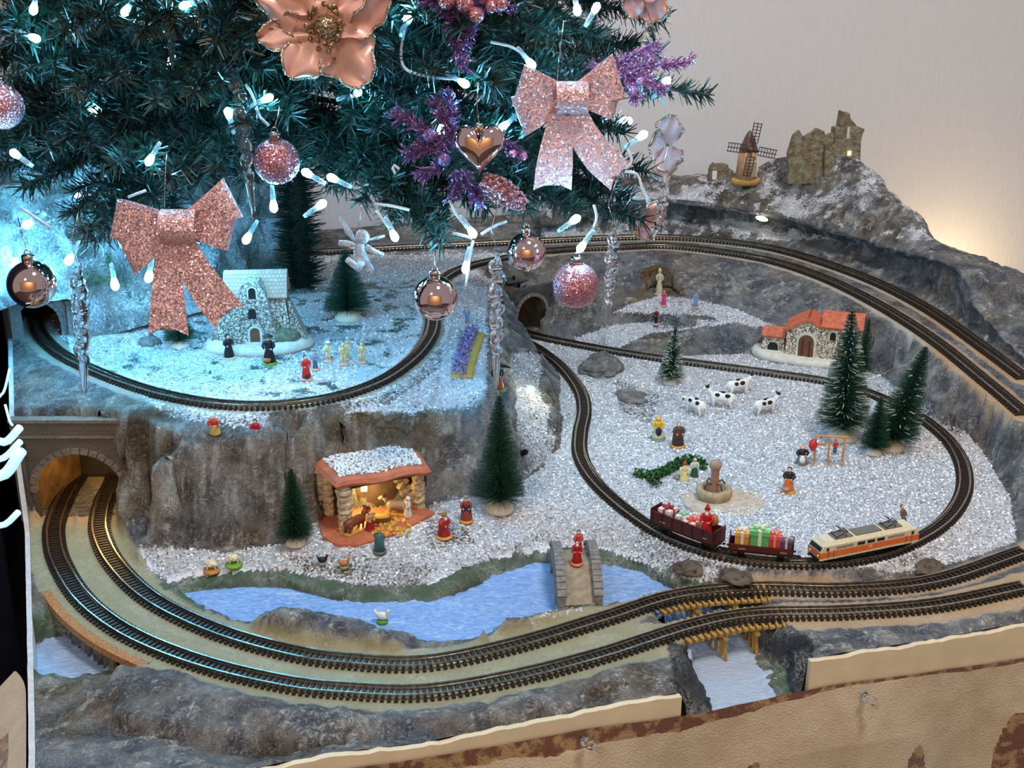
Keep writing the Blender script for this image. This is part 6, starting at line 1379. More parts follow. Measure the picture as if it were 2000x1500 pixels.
for sx in (-1, 1):
    part(lo, 'windscreen', MB().box((sx * (hl - 1.1), 0, 10.9), (.6, lw * .84, 3.0), rotm(0, -sx * .5, 0)), WIN)
    for sy in (-1, 1): part(lo, 'headlamp', MB().ball((sx * hl, sy * lw * .33, 6.0), .8, 8, 6), M('lamp_glass', (.9, .88, .7), .15), True)
    part(lo, 'buffer_beam', MB().box((sx * hl * .99, 0, 3.2), (1.4, lw * .8, 2.0)).tube([(sx * hl, -4, 3.2), (sx * (hl + 1.8), -4, 3.2)], .9, 8).tube([(sx * hl, 4, 3.2), (sx * (hl + 1.8), 4, 3.2)], .9, 8), BLACK)
    part(lo, 'bogie', MB().box((sx * hl * .56, 0, 2.6), (hl * .52, 9.5, 2.2)), BLACK); wheelset(lo, (sx * hl * .40, sx * hl * .72))
MAR = paint(84, 34, 32, .45); MARD = paint(46, 22, 22, .5)
def wagon(label, px0, px1, wall, deckz, side_text=True):
    pa, _, _ = on_track(px0); pb, _, _ = on_track(px1); mid = (pa + pb) / 2; ang = math.atan2(pb[1] - pa[1], pb[0] - pa[0]); L_ = np.linalg.norm(pb - pa); h_ = L_ / 2; w_ = 13.0
    t = thing('open_wagon', label, 'wagon', mid + np.array([0, 0, RT]), ang, 'maroon toy wagons')
    part(t, 'floor', MB().box((0, 0, deckz), (L_, w_, 1.0)), MARD); part(t, 'frame', MB().box((0, 0, deckz - 1.4), (L_ * .96, w_ * .6, 1.8)), BLACK)
    for sy in (-1, 1): part(t, 'side_wall', MB().box((0, sy * (w_ / 2 - .4), deckz + wall / 2), (L_, .8, wall)), MAR)
    for sx in (-1, 1): part(t, 'end_wall', MB().box((sx * (h_ - .4), 0, deckz + wall / 2 + (.8 if wall > 6 else 2.0)), (.8, w_, wall + (1.6 if wall > 6 else 4))), MAR)
    for i in range(7):
        if wall > 6:
            for sy in (-1, 1): part(t, 'rib', MB().box(((i / 6 - .5) * L_ * .94, sy * (w_ / 2 + .1), deckz + wall / 2), (.7, .5, wall)), MARD)
    wheelset(t, (-h_ * .62, h_ * .62)); part(t, 'coupling', MB().box((h_ + 2.4, 0, 3.2), (5.5, 1.4, 1.2)).box((-h_ - 1.6, 0, 3.2), (3.4, 1.4, 1.2)), BLACK)
    for sx in (-1, 1):
        for sy in (-4, 4): part(t, 'buffer', MB().tube([(sx * h_, sy, 4.4), (sx * (h_ + 1.6), sy, 4.4)], .8, 8), BLACK)
    for x0_ in (-.66, .62):
        mbt = MB()
        for q in range(4): mbt.box((x0_ * h_ + q * 1.1, -(w_ / 2 + .12), deckz + wall * (.35 if wall > 6 else .4)), (.6, .2, .9))
        part(t, 'lettering', mbt, paint(196, 176, 168))
    M_ = Matrix.Translation(t.location) @ Euler((0, 0, ang)).to_matrix().to_4x4()
    def put(x, y, z): return np.array(M_ @ Vector((x * S, y * S, z * S))) / S
    return put, ang, h_, deckz + .5
def gift(c, ang, sx, sy, sz, col, rib, label):
    t = thing('gift_box', label, 'gift', c, ang, 'wrapped gifts on the toy wagons')
    part(t, 'box', MB().box((0, 0, sz / 2), (sx, sy, sz)), paint(*col)); part(t, 'lid', MB().box((0, 0, sz * .9), (sx * 1.08, sy * 1.08, sz * .22)), paint(*[min(255, c_ + 18) for c_ in col]))
    r = paint(*rib); part(t, 'ribbon', MB().box((0, 0, sz * .51), (sx * .2, sy * 1.1, sz * 1.04)).box((0, 0, sz * .51), (sx * 1.1, sy * .2, sz * 1.04)), r)
    for q in (0, 1, 2, 3): part(t, 'bow_loop', MB().ball((math.cos(q * 1.57 + .4) * sx * .25, math.sin(q * 1.57 + .4) * sy * .25, sz * 1.12), (sx * .22, sy * .14, sz * .12), 8, 6, rotm(0, -.4, q * 1.57 + .4)), r, True)
put, ang, h_, dz = wagon('taller maroon open wagon carrying white gifts and a santa', 1280, 1403, 9.5, 6.0)
gift(put(-h_ * .62, 0, dz), ang, 9.5, 9, 11.5, (224, 204, 196), (150, 60, 70), 'white gift with dark red ribbon at the left end of the tall wagon')
gift(put(-h_ * .14, 1, dz), ang + .2, 8, 9, 10.5, (220, 214, 200), (170, 200, 186), 'white gift with pale green ribbon in the tall wagon')
gift(put(h_ * .16, -2, dz), ang, 8.5, 7, 9.5, (224, 206, 196), (214, 90, 80), 'low white gift with red ribbon beside the santa')
gift(put(h_ * .20, 3.0, dz), ang, 7, 4.6, 11.5, (222, 130, 140), (232, 222, 216), 'pink gift behind the low white one')
t_, g_, h2_ = figure('santa figurine with white beard and brown sack riding the tall wagon', 0, 0, 58, skirt=(190, 30, 34), top=(196, 34, 38), hat=(196, 30, 34), kind='cone', base=(232, 226, 216), beard=(236, 234, 230), bulk=.95, g=put(h_ * .58, 0, dz), rz=-.4)
part(t_, 'sack', MB().ball((h2_ * .18, h2_ * .12, h2_ * .55), (h2_ * .15, h2_ * .14, h2_ * .2), 10, 7), paint(178, 112, 62), True)
put, ang, h_, dz = wagon('low maroon wagon carrying coloured gifts behind the locomotive', 1424, 1545, 4.6, 6.0)
gift(put(-h_ * .60, 0, dz), ang, 9, 8, 11.5, (206, 152, 78), (232, 226, 212), 'golden gift with cream ribbon on the low wagon')
gift(put(-h_ * .06, 0, dz), ang, 12, 10, 14.5, (96, 176, 110), (206, 232, 200), 'large green gift with pale ribbon on the low wagon')
gift(put(h_ * .40, 0, dz), ang, 7.5, 8, 11.5, (206, 70, 76), (232, 150, 140), 'red gift on the low wagon')
gift(put(h_ * .76, 0, dz), ang, 7.5, 7, 9.5, (92, 80, 112), (206, 200, 206), 'dark violet gift with white ribbon at the right end of the low wagon')
g = ground(1770, 1040); t_, g_, h_ = figure('dark hen like figurine with raised wing behind the locomotive', 1768, 1035, 46, skirt=(92, 78, 70), top=(96, 84, 78), hat=(60, 52, 50), bulk=.7, lean=-.35, rz=.4)
# timber stack on the rock above the central tunnel
tm = thing('timber_stack', 'dark bundle of thin beams lying on the rock above the central tunnel', 'timber', ground(1035, 552))
for i in range(5): part(tm, 'beam', MB().tube([(-24, -12 + i * 3.4, 2.4), (24, 14 + i * 3.4, 2.4)], 1.5, 4), paint(60, 60, 66))

# ================================================================== the christmas tree
TR0 = P(590, 562, 86.0)
tree = thing('christmas_tree', 'artificial dark green christmas tree standing on the snowy plateau', 'christmas tree', TR0)
NEED = M('fir_needle', tuple(lin(19, 44, 33)), .42, var=.45, scale=120, spec=.6)
BARK = M('branch_wire', tuple(lin(40, 44, 36)), .6)
rngT = np.random.RandomState(5)
def clad(p, dens, L, seed, fwd=.75, w=1.45):
    """needles all round a twig"""
    rng = np.random.RandomState(seed); p = np.asarray(p, float); d = np.r_[0, np.cumsum(np.linalg.norm(np.diff(p, axis=0), axis=1))]; n = int(d[-1] * dens) + 8
    s = rng.uniform(0, d[-1], n); o = np.stack([np.interp(s, d, p[:, k]) for k in range(3)], 1); t = np.gradient(p, axis=0); t /= np.linalg.norm(t, axis=1, keepdims=True) + 1e-9
    tt = np.stack([np.interp(s, d, t[:, k]) for k in range(3)], 1); r = rng.normal(size=(n, 3)); r -= tt * (r * tt).sum(1, keepdims=True); r /= np.linalg.norm(r, axis=1, keepdims=True) + 1e-9
    dr = r + tt * rng.uniform(.3, 1.3, (n, 1)) * fwd; dr /= np.linalg.norm(dr, axis=1, keepdims=True)
    return o, dr, L * rng.uniform(.55, 1.12, n), np.full(n, w)
part(tree, 'trunk', MB().tube([(0, 0, -8), (0, 0, 560)], [9, 8], 10), BARK, True)
O_, D_, L_, W_ = clad(np.array([[0, 0, 0], [0, 0, 200], [0, 0, 420]], float), 14, 24, 2, fwd=.2, w=1.5)
v, q = needles(O_, D_, L_, W_, 3); o = link('trunk_needles', fastmesh('trunk_needles', v, q, NEED, smooth=False), tree); o['kind'] = 'stuff'
def branch(px, py, dep, lift=28.0, tw=9, twl=60.0, dens=3.3, seed=0, nl=14.0, side=1.0):
    tip = D(px, py, dep) - TR0; rng = np.random.RandomState(seed + 100)
    base = np.array([0, 0, tip[2] + lift]); mid = base * .45 + tip * .55 + np.array([0, 0, 10 + lift * .1])
    p = spline([base, mid, tip], 6); L = np.linalg.norm(tip - base)
    wire = MB().tube(resample(p, 14), 1.7, 5); oo, dd, ll, ww = [], [], [], []
    def acc(r): oo.append(r[0]); dd.append(r[1]); ll.append(r[2]); ww.append(r[3])
    k0 = int(len(p) * .30); acc(clad(p[k0:], dens, nl, seed))
    for i in range(tw):
        f = .34 + .60 * (i + rng.uniform(0, .6)) / tw; c = p[int(f * (len(p) - 1))]; t = p[min(len(p) - 1, int(f * (len(p) - 1)) + 2)] - c; t /= np.linalg.norm(t) + 1e-9
        sdv = np.cross(t, [0, 0, 1]); sdv /= np.linalg.norm(sdv) + 1e-9; sg = 1 if i % 2 else -1
        dirv = t * rng.uniform(.7, 1.0) + sdv * sg * rng.uniform(.55, .95) * side + np.array([0, 0, rng.uniform(-.35, .3)]); dirv /= np.linalg.norm(dirv)
        l_ = twl * (1.15 - .7 * (f - .34) / .6) * rng.uniform(.75, 1.15); e = c + dirv * l_; q_ = spline([c, c + dirv * l_ * .55 + np.array([0, 0, 3]), e + np.array([0, 0, -l_ * .08])], 5)
        wire.tube(resample(q_, 12), 1.0, 4); acc(clad(q_, dens, nl, seed * 31 + i))
    v, q = needles(np.concatenate(oo), np.concatenate(dd), np.concatenate(ll), np.concatenate(ww), seed)
    b = part(tree, 'branch', wire, BARK); o = link('needles', fastmesh('needles', v, q, NEED, smooth=False), b); o['kind'] = 'stuff'
TIPS = [  # tips of the branches that face the viewer: px, py, distance
    (1385, 185, 1010, 10, 4, 34), (1285, 110, 960), (1300, 40, 950), (1240, -30, 930), (1180, 75, 880), (1265, 335, 930, 20, 6, 52), (1255, 428, 930, 20, 6, 52), (1130, 415, 880), (1015, 395, 850, 30, 6, 48), (862, 470, 840, 30, 6, 46), (770, 395, 900, 24, 5, 44), (655, 365, 960, 20, 5, 46),
    (1075, 320, 860), (965, 165, 830), (850, 140, 820), (1095, 75, 840), (735, 70, 820), (560, 190, 870, 20, 6, 44), (165, 455, 850, 30, 6, 44), (45, 365, 880, 24, 6, 46), (-40, 300, 860), (95, 290, 840), (225, 320, 840), (330, 345, 830, 24, 7, 50), (420, 325, 850, 24, 7, 50), (475, 240, 830), (300, 200, 820),
    (150, 175, 820), (20, 150, 840), (-40, 60, 830), (120, 60, 800), (270, 65, 800), (420, 85, 800), (560, 60, 800), (655, 15, 800), (770, -25, 800), (905, 55, 810), (1025, 5, 820), (480, 355, 910, 20, 6, 48), (555, 330, 890, 20, 5, 40), (1190, 200, 880), (1220, 260, 900), (900, 330, 850, 24, 6, 50), (830, 400, 870, 24, 6, 50), (1120, 160, 850),
    (200, -50, 800), (500, -60, 800), (850, -70, 810), (1150, -70, 860), (20, -60, 820), (380, 180, 810), (640, 150, 830, 30, 6, 40), (780, 210, 880, 24, 5, 42), (1290, 180, 960, 20, 6, 46), (700, 340, 930, 20, 5, 42),
    # branches on the far side
    (820, 60, 1220), (1010, 190, 1160), (300, 130, 1230), (90, 300, 1150), (1180, 120, 1110), (560, 40, 1260), (60, 120, 1150), (430, 240, 1200), (950, 330, 1120), (1150, 380, 1080), (250, 400, 1080, 20, 6, 46), (20, 220, 1080),
    (185, 470, 880, 26, 7, 40), (130, 420, 900), (60, 240, 880), (180, 250, 870), (260, 260, 880), (380, 270, 880), (340, 60, 850), (480, 130, 850), (200, 120, 850), (60, 90, 850), (870, 440, 880, 24, 7, 44), (930, 400, 900), (1030, 360, 900), (1180, 330, 920), (1230, 390, 940), (960, 60, 860), (1050, 200, 890), (820, 190, 900), (750, 130, 880), (430, 20, 860), (640, 90, 860), (290, 380, 900, 22, 6, 44), (80, 330, 920), (0, 330, 900), (-20, 130, 900), (-10, 60, 900), (10, 190, 940), (30, 20, 880), (-30, 0, 880), (520, 270, 930, 20, 6, 40), (690, 90, 900)]
for i, tp in enumerate(TIPS): branch(*tp[:3], *(tp[3:] if len(tp) > 3 else ()), seed=i + 1)

# ---- fairy lights
LEDM = M('led_glow', (.75, .95, 1.0), .3, emit=310.0, ecol=(.15, .62, 1.0))
TUBE = M('clear_led_tube', (.86, .95, 1.0), .12, trans=.85, ior=1.3)
WIRE = M('clear_wire', (.80, .84, .86), .25, trans=.35, spec=.6)
fs = thing('fairy_light_string', 'clear cable string of cold white fairy lights wound through the christmas tree', 'fairy lights', D(640, 200, 900)); FS0 = D(640, 200, 900)
UPV = np.array([0, SS, CC])
def led(px, py, ang, dep=835.0, ln=46, hot=1.0):
    c = D(px, py, dep) - FS0; a_ = math.radians(ang); dv = np.array([math.cos(a_), 0, 0]) + UPV * math.sin(a_); dv /= np.linalg.norm(dv); k = dep / F_PX
    b = part(fs, 'bulb', MB().tube([c - dv * 5.5 * k * 1.3, c - dv * 4 * k, c, c + dv * 9 * k, c + dv * 16 * k], np.array([2, 6, 8, 7, 4.5]) * k, 10), LEDM, True)
    part(b, 'socket', MB().tube([c + dv * 15 * k, c + dv * 26 * k, c + dv * ln * k], np.array([5.2, 5.6, 4.2]) * k, 8), TUBE, True)
LEDS = [(65, 22, 80), (243, 25, 55), (357, 12, 20), (72, 76, 160), (798, 28, 250), (1128, 24, 100), (1166, 12, 240), (910, 165, 150), (1040, 128, 130), (1304, 157, 230), (290, 317, 60), (445, 217, 285), (527, 190, 205), (596, 336, 330), (645, 346, 335), (26, 298, 325), (535, 408, 95), (631, 397, 215), (772, 465, 115), (1127, 426, 215), (909, 527, 80), (1133, 486, 55), (1280, 430, 110), (1228, 236, 178), (1258, 262, 215), (925, 458, 125)]
for i, (x, y, a) in enumerate(LEDS): led(x, y, a, 960 if x > 1220 else (880 if x in (596, 645, 535, 631) else 838))
for (x, y, a, d) in [(133, 511, 60, 905), (50, 440, 30, 985), (250, 470, 90, 985), (415, 470, 60, 1000), (150, 380, 90, 960), (330, 120, 45, 900), (700, 180, 200, 930), (180, 220, 20, 900), (980, 250, 40, 900), (30, 520, 90, 1000), (480, 470, 60, 960), (860, 260, 80, 930), (600, 120, 40, 900), (290, 545, 80, 905), (345, 590, 70, 902), (225, 560, 100, 930)]: led(x, y, a, d)  # mostly hidden extra bulbs, added for stronger cyan on plateau and mountain
def wire(pts, dep=838.0, r=1.0):
    part(fs, 'wire', MB().tube(resample(spline([D(x, y, dep) - FS0 for x, y in pts], 3), 4), r, 6), WIRE, True)
for w_ in ([(470, 32), (500, 42), (522, 52)], [(790, 60), (783, 105), (792, 135), (840, 150), (900, 155)], [(958, 82), (1000, 92), (1028, 112)], [(480, 165), (495, 190), (505, 225), (525, 245)], [(880, 395), (892, 420), (912, 445)], [(940, 458), (965, 442), (990, 432)], [(884, 455), (905, 460), (922, 466)], [(910, 560), (916, 510), (924, 470)][::-1], [(730, 398), (765, 402), (800, 410)], [(735, 410), (748, 430), (760, 445)], [(1160, 445), (1166, 425), (1160, 400)], [(1220, 335), (1245, 340), (1255, 370), (1270, 395)], [(40, 405), (62, 420), (80, 432), (100, 445)], [(250, 385), (268, 378), (285, 372)], [(780, 330), (765, 320), (772, 340)], [(1225, 290), (1235, 315), (1222, 330)]): wire(w_)
# ---- baubles
ROSEM = M('rose_mirror', tuple(lin(238, 200, 190)), .05, metal=1.0); GLIT = glitter('pink_glitter', tuple(lin(206, 136, 146)), 1500, .25, .7, .55); CAPM = M('bauble_cap', tuple(lin(190, 176, 172)), .18, metal=1.0)
def bauble(px, py, rpx, dep, mat_, label, hook, grp):
    c = D(px, py, dep); k = dep / F_PX; r = rpx * k
    t = thing('bauble', label, 'bauble', c, 0, grp)
    part(t, 'ball', MB().ball((0, 0, 0), r, 40, 28), mat_, True)
    part(t, 'cap', MB().lathe([(.1, r * .93), (r * .26, r * .93), (r * .27, r * 1.2), (r * .24, r * 1.27), (.1, r * 1.28)], 16), CAPM, True)
    part(t, 'ring', MB().tube([(r * .13 * math.cos(q), 0, r * 1.34 + r * .13 * math.sin(q)) for q in np.linspace(0, 6.28, 13)], r * .025, 6), CAPM, True)
    hx, hy = hook; e = D(hx, hy, dep) - c; part(t, 'hanging_thread', MB().tube([(0, 0, r * 1.42), e * .6 + np.array([0, 0, r * .4]), e], .35, 5), CAPM, True)
GB = 'baubles hanging on the tree'
bauble(62, 555, 47, 850, ROSEM, 'shiny rose bauble hanging at the left edge over the tunnel', (35, 425), GB)
bauble(850, 582, 44, 840, ROSEM, 'shiny rose bauble hanging over the plateau track', (850, 490), GB)
bauble(1028, 492, 38, 860, ROSEM, 'smaller shiny rose bauble half hidden under the branch tip', (1020, 420), GB)
bauble(540, 315, 45, 840, GLIT, 'pink glitter bauble beside the long icicle', (548, 195), GB)
bauble(1125, 557, 45, 850, GLIT, 'pink glitter bauble hanging over the central tunnel', (1140, 470), GB)
bauble(2, 208, 44, 840, GLIT, 'pink glitter bauble cut by the left picture edge', (0, 120), GB)
# heart
dep = 822; c = D(936, 292, dep); k = dep / F_PX
ht = thing('heart_ornament', 'shiny rose heart shaped ornament among violet glitter twigs', 'ornament', c)
us = np.linspace(0, 2 * math.pi, 60, endpoint=False); rows = []
for ph in np.linspace(-math.pi / 2, math.pi / 2, 23):
    r = math.cos(ph) ** .75 if math.cos(ph) > 1e-6 else 0; y = math.sin(ph)
    rows.append([(3.05 * k * r * 16 * math.sin(t) ** 3 * 1.02, -y * 30 * k, 3.05 * k * r * (13 * math.cos(t) - 5 * math.cos(2 * t) - 2 * math.cos(3 * t) - math.cos(4 * t)) * 1.16 + 6 * k) for t in us])
rows = np.array(rows); n = 60; mb = MB(); mb.add(rows.reshape(-1, 3), [(i * n + j, i * n + (j + 1) % n, (i + 1) * n + (j + 1) % n, (i + 1) * n + j) for i in range(22) for j in range(n)])
part(ht, 'heart', mb, ROSEM, True); part(ht, 'cap', MB().lathe([(.1, 34 * k), (9 * k, 34 * k), (9 * k, 50 * k), (.1, 52 * k)], 14), CAPM, True); part(ht, 'hanging_thread', MB().tube([(0, 0, 52 * k), (-4 * k, 0, 90 * k), (0, 4, 130 * k)], .35, 5), CAPM, True)
# ---- icicles
def icicle(top, bot, wpx, dep, label, seed):
    a, b = D(*top, dep), D(*bot, dep); k = dep / F_PX; n = 60; t = thing('icicle', label, 'icicle', a, 0, 'clear twisted icicles'); ax_ = b - a; f = np.linspace(0, 1, n)
    r = wpx * k / 2 * np.interp(f, [0, .03, .06, .1, .6, .97, 1], [.35, .5, .8, 1.0, .75, .25, .03]) * np.where(f < .72, 1 + .16 * np.sin(f * 60 + seed), 1)
    ctr = f[:, None] * ax_ + np.stack([np.cos(f * 34), np.sin(f * 34), f * 0], 1) * (wpx * k * .10 * (f < .75) * np.minimum(1, f * 12))[:, None]
    part(t, 'shaft', MB().tube(ctr, r, 10, flat=.8), CLEAR, True); part(t, 'eyelet', MB().tube([(2.2 * math.cos(q), 0, 2.2 * math.sin(q) + 1.5) for q in np.linspace(0, 6.28, 11)], .5, 6), CLEAR, True)
    part(t, 'hanging_thread', MB().tube([(0, 0, 3.5), (-4, 4, 16), (2, 8, 34)], .3, 5), CAPM, True)
icicle((152, 520), (166, 772), 36, 835, 'long clear icicle in front of the left plateau', 1); icicle((459, 135), (496, 425), 34, 830, 'long clear icicle left of the glitter bauble', 2); icicle((971, 496), (969, 762), 34, 835, 'long clear icicle hanging over the plateau edge', 3)
icicle((1199, 448), (1185, 642), 28, 870, 'clear icicle right of the pink glitter bauble', 4); icicle((322, -20), (338, 138), 28, 830, 'clear icicle at the top left of the tree', 5); icicle((1270, 50), (1254, 210), 28, 930, 'clear icicle before the pink glitter sprig at right', 6); icicle((1300, 380), (1276, 470), 22, 930, 'small clear icicle at the lower right branch end', 7)
# ---- bows
BOWG = glitter('rose_gold_glitter', tuple(lin(232, 182, 184)), 1150, .25, .3, .55, dark=.7)
def ribbon(ctr, wv, th=.5):
    ctr, wv = np.asarray(ctr, float), np.asarray(wv, float); n = len(ctr); m = 7; g_ = np.array([ctr + wv * s_ for s_ in np.linspace(-1, 1, m)])
    du = np.gradient(g_, axis=0); dv = np.gradient(g_, axis=1); N = np.cross(du, dv); N /= np.linalg.norm(N, axis=-1, keepdims=True) + 1e-9
    a, b = g_ + N * th / 2, g_ - N * th / 2; mb = MB().grid(a).grid(b[::-1])
    rim = lambda X: np.concatenate([X[0], X[1:, -1], X[-1, ::-1][1:], X[::-1, 0][1:-1]]); ra, rb = rim(a), rim(b); k = len(ra)
    return mb.add(np.vstack([ra, rb]), [(i, (i + 1) % k, k + (i + 1) % k, k + i) for i in range(k)])
def bow(label, cx, cy, dep, loops, tails, kw, kh):
    c0 = D(cx, cy, dep); k = dep / F_PX; t = thing('ribbon_bow', label, 'bow', c0, 0, 'rose gold glitter bows')
    V3 = lambda x, y, f=0.0: np.array([(x - cx) * k, -f, -(y - cy) * k])
    for (ex, ey, wx, wy, dp) in loops:
        e = V3(ex, ey); wv = np.array([wx * k, 0, -wy * k]); f = np.linspace(0, 1, 19); ctr, ww = [], []
        for s_ in f:
            a_ = s_ * math.pi * 2 * .5; r = math.sin(math.pi * s_); 
            ph = math.pi * s_; ctr.append(e * (math.sin(ph) ** .62) + np.array([0, -dp * .7 * math.cos(ph) * (math.sin(ph) ** .5) + 2, 0])); ww.append(wv * (.42 + .58 * math.sin(ph) ** .8))
        part(t, 'loop', ribbon(ctr, ww), BOWG, True)
    for tl_ in tails:
        ctr = [V3(x, y, 3 + 2 * i) for i, (x, y, _, _) in enumerate(tl_)]; ww = [np.array([wx * k, 0, -wy * k]) for _, _, wx, wy in tl_]
        ctr = spline(ctr, 3); ww = np.stack([np.interp(np.linspace(0, 1, len(ctr)), np.linspace(0, 1, len(ww)), np.array(ww)[:, j]) for j in range(3)], 1)
        n = len(ctr); m = 9; s_ = np.linspace(-1, 1, m); g_ = np.array([ctr + ww * q for q in s_]); td = ctr[-1] - ctr[-3]; td /= np.linalg.norm(td)
        for j, q in enumerate(s_):  # swallow tail notch
            g_[j, -1] = g_[j, -1] - td * (1 - abs(q)) * 6.0
        N = np.array([0, -.3, 0]); mb = MB().grid(g_ + N).grid((g_ - N)[::-1]); rim = lambda X: np.concatenate([X[0], X[1:, -1], X[-1, ::-1][1:], X[::-1, 0][1:-1]]); ra, rb = rim(g_ + N), rim(g_ - N); kk = len(ra)
        mb.add(np.vstack([ra, rb]), [(i, (i + 1) % kk, kk + (i + 1) % kk, kk + i) for i in range(kk)]); part(t, 'tail', mb, BOWG, True)
    a_ = np.linspace(0, 2 * math.pi, 25)[:-1]; ctr = np.array([(0, -11.0 * math.cos(q) - 2, kh * k * .5 * math.sin(q)) for q in a_]); ctr = np.vstack([ctr, ctr[:1]])
    part(t, 'knot', ribbon(ctr, np.tile(np.array([kw * k * .5, 0, 0]), (25, 1))), BOWG, True); part(t, 'hanging_thread', MB().tube([(-10, 0, 8), (-8, 3, 30), (-6, 6, 48)], .3, 5), CAPM, True)
bow('rose gold glitter bow hanging over the plateau at left', 353, 441, 830, [(222, 428, 12, -38, 12), (236, 500, 16, 42, 12), (458, 386, -16, -38, 12), (452, 455, -12, 36, 12)],
    [[(336, 470, 24, 3), (326, 520, 28, 4), (319, 590, 34, 3), (315, 657, 40, 1)], [(354, 468, 24, -6), (372, 515, 29, -14), (402, 568, 32, -19), (440, 620, 30, -24)]], 70, 66)
bow('rose gold glitter bow on the right side of the tree', 1117, 190, 835, [(1012, 168, 12, -40, 12), (1012, 228, 14, 38, 12), (1208, 150, -14, -42, 12), (1206, 200, -6, 34, 12)],
    [[(1096, 222, 22, 2), (1090, 270, 30, 3), (1084, 320, 36, 2), (1080, 368, 38, 0)], [(1122, 220, 24, -8), (1142, 262, 27, -14), (1175, 306, 27, -20), (1218, 344, 22, -24)]], 62, 62)
# ---- silk flowers
PETM = M('satin_rose_petal', tuple(lin(228, 178, 166)), .34, metal=.15, var=.14, scale=60, spec=.6); PETE = glitter('petal_glitter', tuple(lin(206, 178, 150)), 1500, .25, .8, .5); GOLDG = glitter('gold_glitter', tuple(lin(176, 150, 112)), 1300, .25, .85, .6)
def petal(t, c, dirx, dirz, L, Wd, cup, seed, twist=0.0):
    rng = np.random.RandomState(seed); u = np.linspace(0, 1, 18); v = np.linspace(-1, 1, 13); U, V = np.meshgrid(u, v, indexing='ij'); ph = rng.uniform(0, 6)
    d = np.array([dirx, 0, dirz]); d = d / np.linalg.norm(d); s_ = np.array([-d[2], 0, d[0]]); prof = (np.sin(np.pi * np.clip(U * .86 + .08, 0, 1)) ** .8) * (1 + .10 * np.sin(U * 17 + ph) * np.abs(V))
    hgt = cup * U ** 1.4 * L * .5 + np.abs(V) ** 2 * Wd * .18 * np.sin(U * 9 + ph + V) + .05 * L * np.sin(V * 4 + twist)
    g_ = c + (U * L)[..., None] * d + (V * prof * Wd / 2)[..., None] * s_ + np.array([0, -1, 0]) * hgt[..., None]
    N = np.array([0, -.35, 0]); mb = MB().grid(g_ + N).grid((g_ - N)[::-1]); rim = lambda X: np.concatenate([X[0], X[1:, -1], X[-1, ::-1][1:], X[::-1, 0][1:-1]]); ra, rb = rim(g_ + N), rim(g_ - N); kk = len(ra); mb.add(np.vstack([ra, rb]), [(i, (i + 1) % kk, kk + (i + 1) % kk, kk + i) for i in range(kk)])
    p_ = part(t, 'petal', mb, PETM, True)
    e = np.concatenate([g_[6:, 0], g_[-1, 1:], g_[::-1, -1][1:12]]); part(p_, 'glitter_edge', MB().tube(e + np.array([0, -.4, 0]), 1.0, 6), PETE, True)
dep = 800; k = dep / F_PX; c0 = D(640, 50, dep); fw = thing('silk_flower', 'large satin rose flower with glittering gold centre at the top of the tree', 'flower', c0)
for i, (ex, ey, w_, cu) in enumerate([(510, -10, 95, .1), (508, 72, 70, .15), (566, 145, 90, .2), (712, 158, 110, .25), (762, -5, 95, .1), (700, -70, 90, .1), (600, -80, 90, .1)]): petal(fw, np.array([0, -2.0 * (i % 3), 0]), ex - 640, -(ey - 50), math.hypot(ex - 640, ey - 50) * k, w_ * k, cu, i + 3)
part(fw, 'centre', MB().ball((0, -7, 0), 24 * k, 18, 12), GOLDG, True)
for i in range(26): a_ = i * 2.4; r_ = (26 + 14 * ((i * 7) % 5) / 5) * k; part(fw, 'stamen', MB().ball((r_ * math.cos(a_), -6 - (i % 3) * 1.6, r_ * 1.25 * math.sin(a_)), 5.5 * k, 8, 6), GOLDG, True)
for (cx_, cy_, dp_, lb, pts) in [(1300, 285, 1055, 'narrow satin rose flower seen from the side at the right branch end', [(1310, 225, 50), (1268, 285, 60), (1312, 330, 55), (1296, 352, 46)]), (1255, 0, 940, 'satin rose petal tips at the upper right edge of the tree', [(1300, 30, 60), (1215, 12, 60), (1270, -40, 60)]), (1262, 440, 950, 'pale rose flower tip below the lower right branch', [(1258, 468, 44), (1230, 425, 40), (1286, 395, 44)])]:
    k = dp_ / F_PX; t_ = thing('silk_flower', lb, 'flower', D(cx_, cy_, dp_))
    PETM = M('dusky_rose_petal', tuple(lin(196, 138, 130)), .5, var=.14, scale=60)
    for i, (ex, ey, w_) in enumerate(pts): petal(t_, np.array([0, -i * 1.5, 0]), ex - cx_ + .1, -(ey - cy_), max(20, math.hypot(ex - cx_, ey - cy_)) * k, w_ * k, .15, i + 20)
    part(t_, 'centre', MB().ball((0, 2, 0), 8 * k, 10, 8), GOLDG, True)
# ---- glitter sprigs, berries, cone
VIO = glitter('violet_glitter', tuple(lin(140, 96, 150)), 1500, .3, .6, .6); PNK = glitter('pink_sprig_glitter', tuple(lin(206, 146, 196)), 1500, .3, .6, .6); CONEM = glitter('cone_glitter', tuple(lin(190, 130, 136)), 1300, .3, .6, .6)
def sprig(t, pts, dep, L, mat_, seed, dens=2.6, w=2.2):
    p = spline([D(x, y, dep) for x, y in pts], 4) - np.array(t.location) / S; o_, d_, l_, w_ = clad(p, dens, L, seed, fwd=1.2, w=w)
    s_ = part(t, 'stem', MB().tube(resample(p, 8), 1.1, 5), mat_, True); v, q = needles(o_, d_, l_, w_ * .8, seed); v2, q2 = needles(o_ + d_ * (l_ * .5)[:, None], np.roll(d_, 3, axis=0), l_ * .55, w_ * .7, seed + 1)
    o = link('glitter_needles', fastmesh('glitter_needles', np.vstack([v, v2]), np.vstack([q, q2 + len(v)]), mat_, smooth=False), s_); o['kind'] = 'stuff'
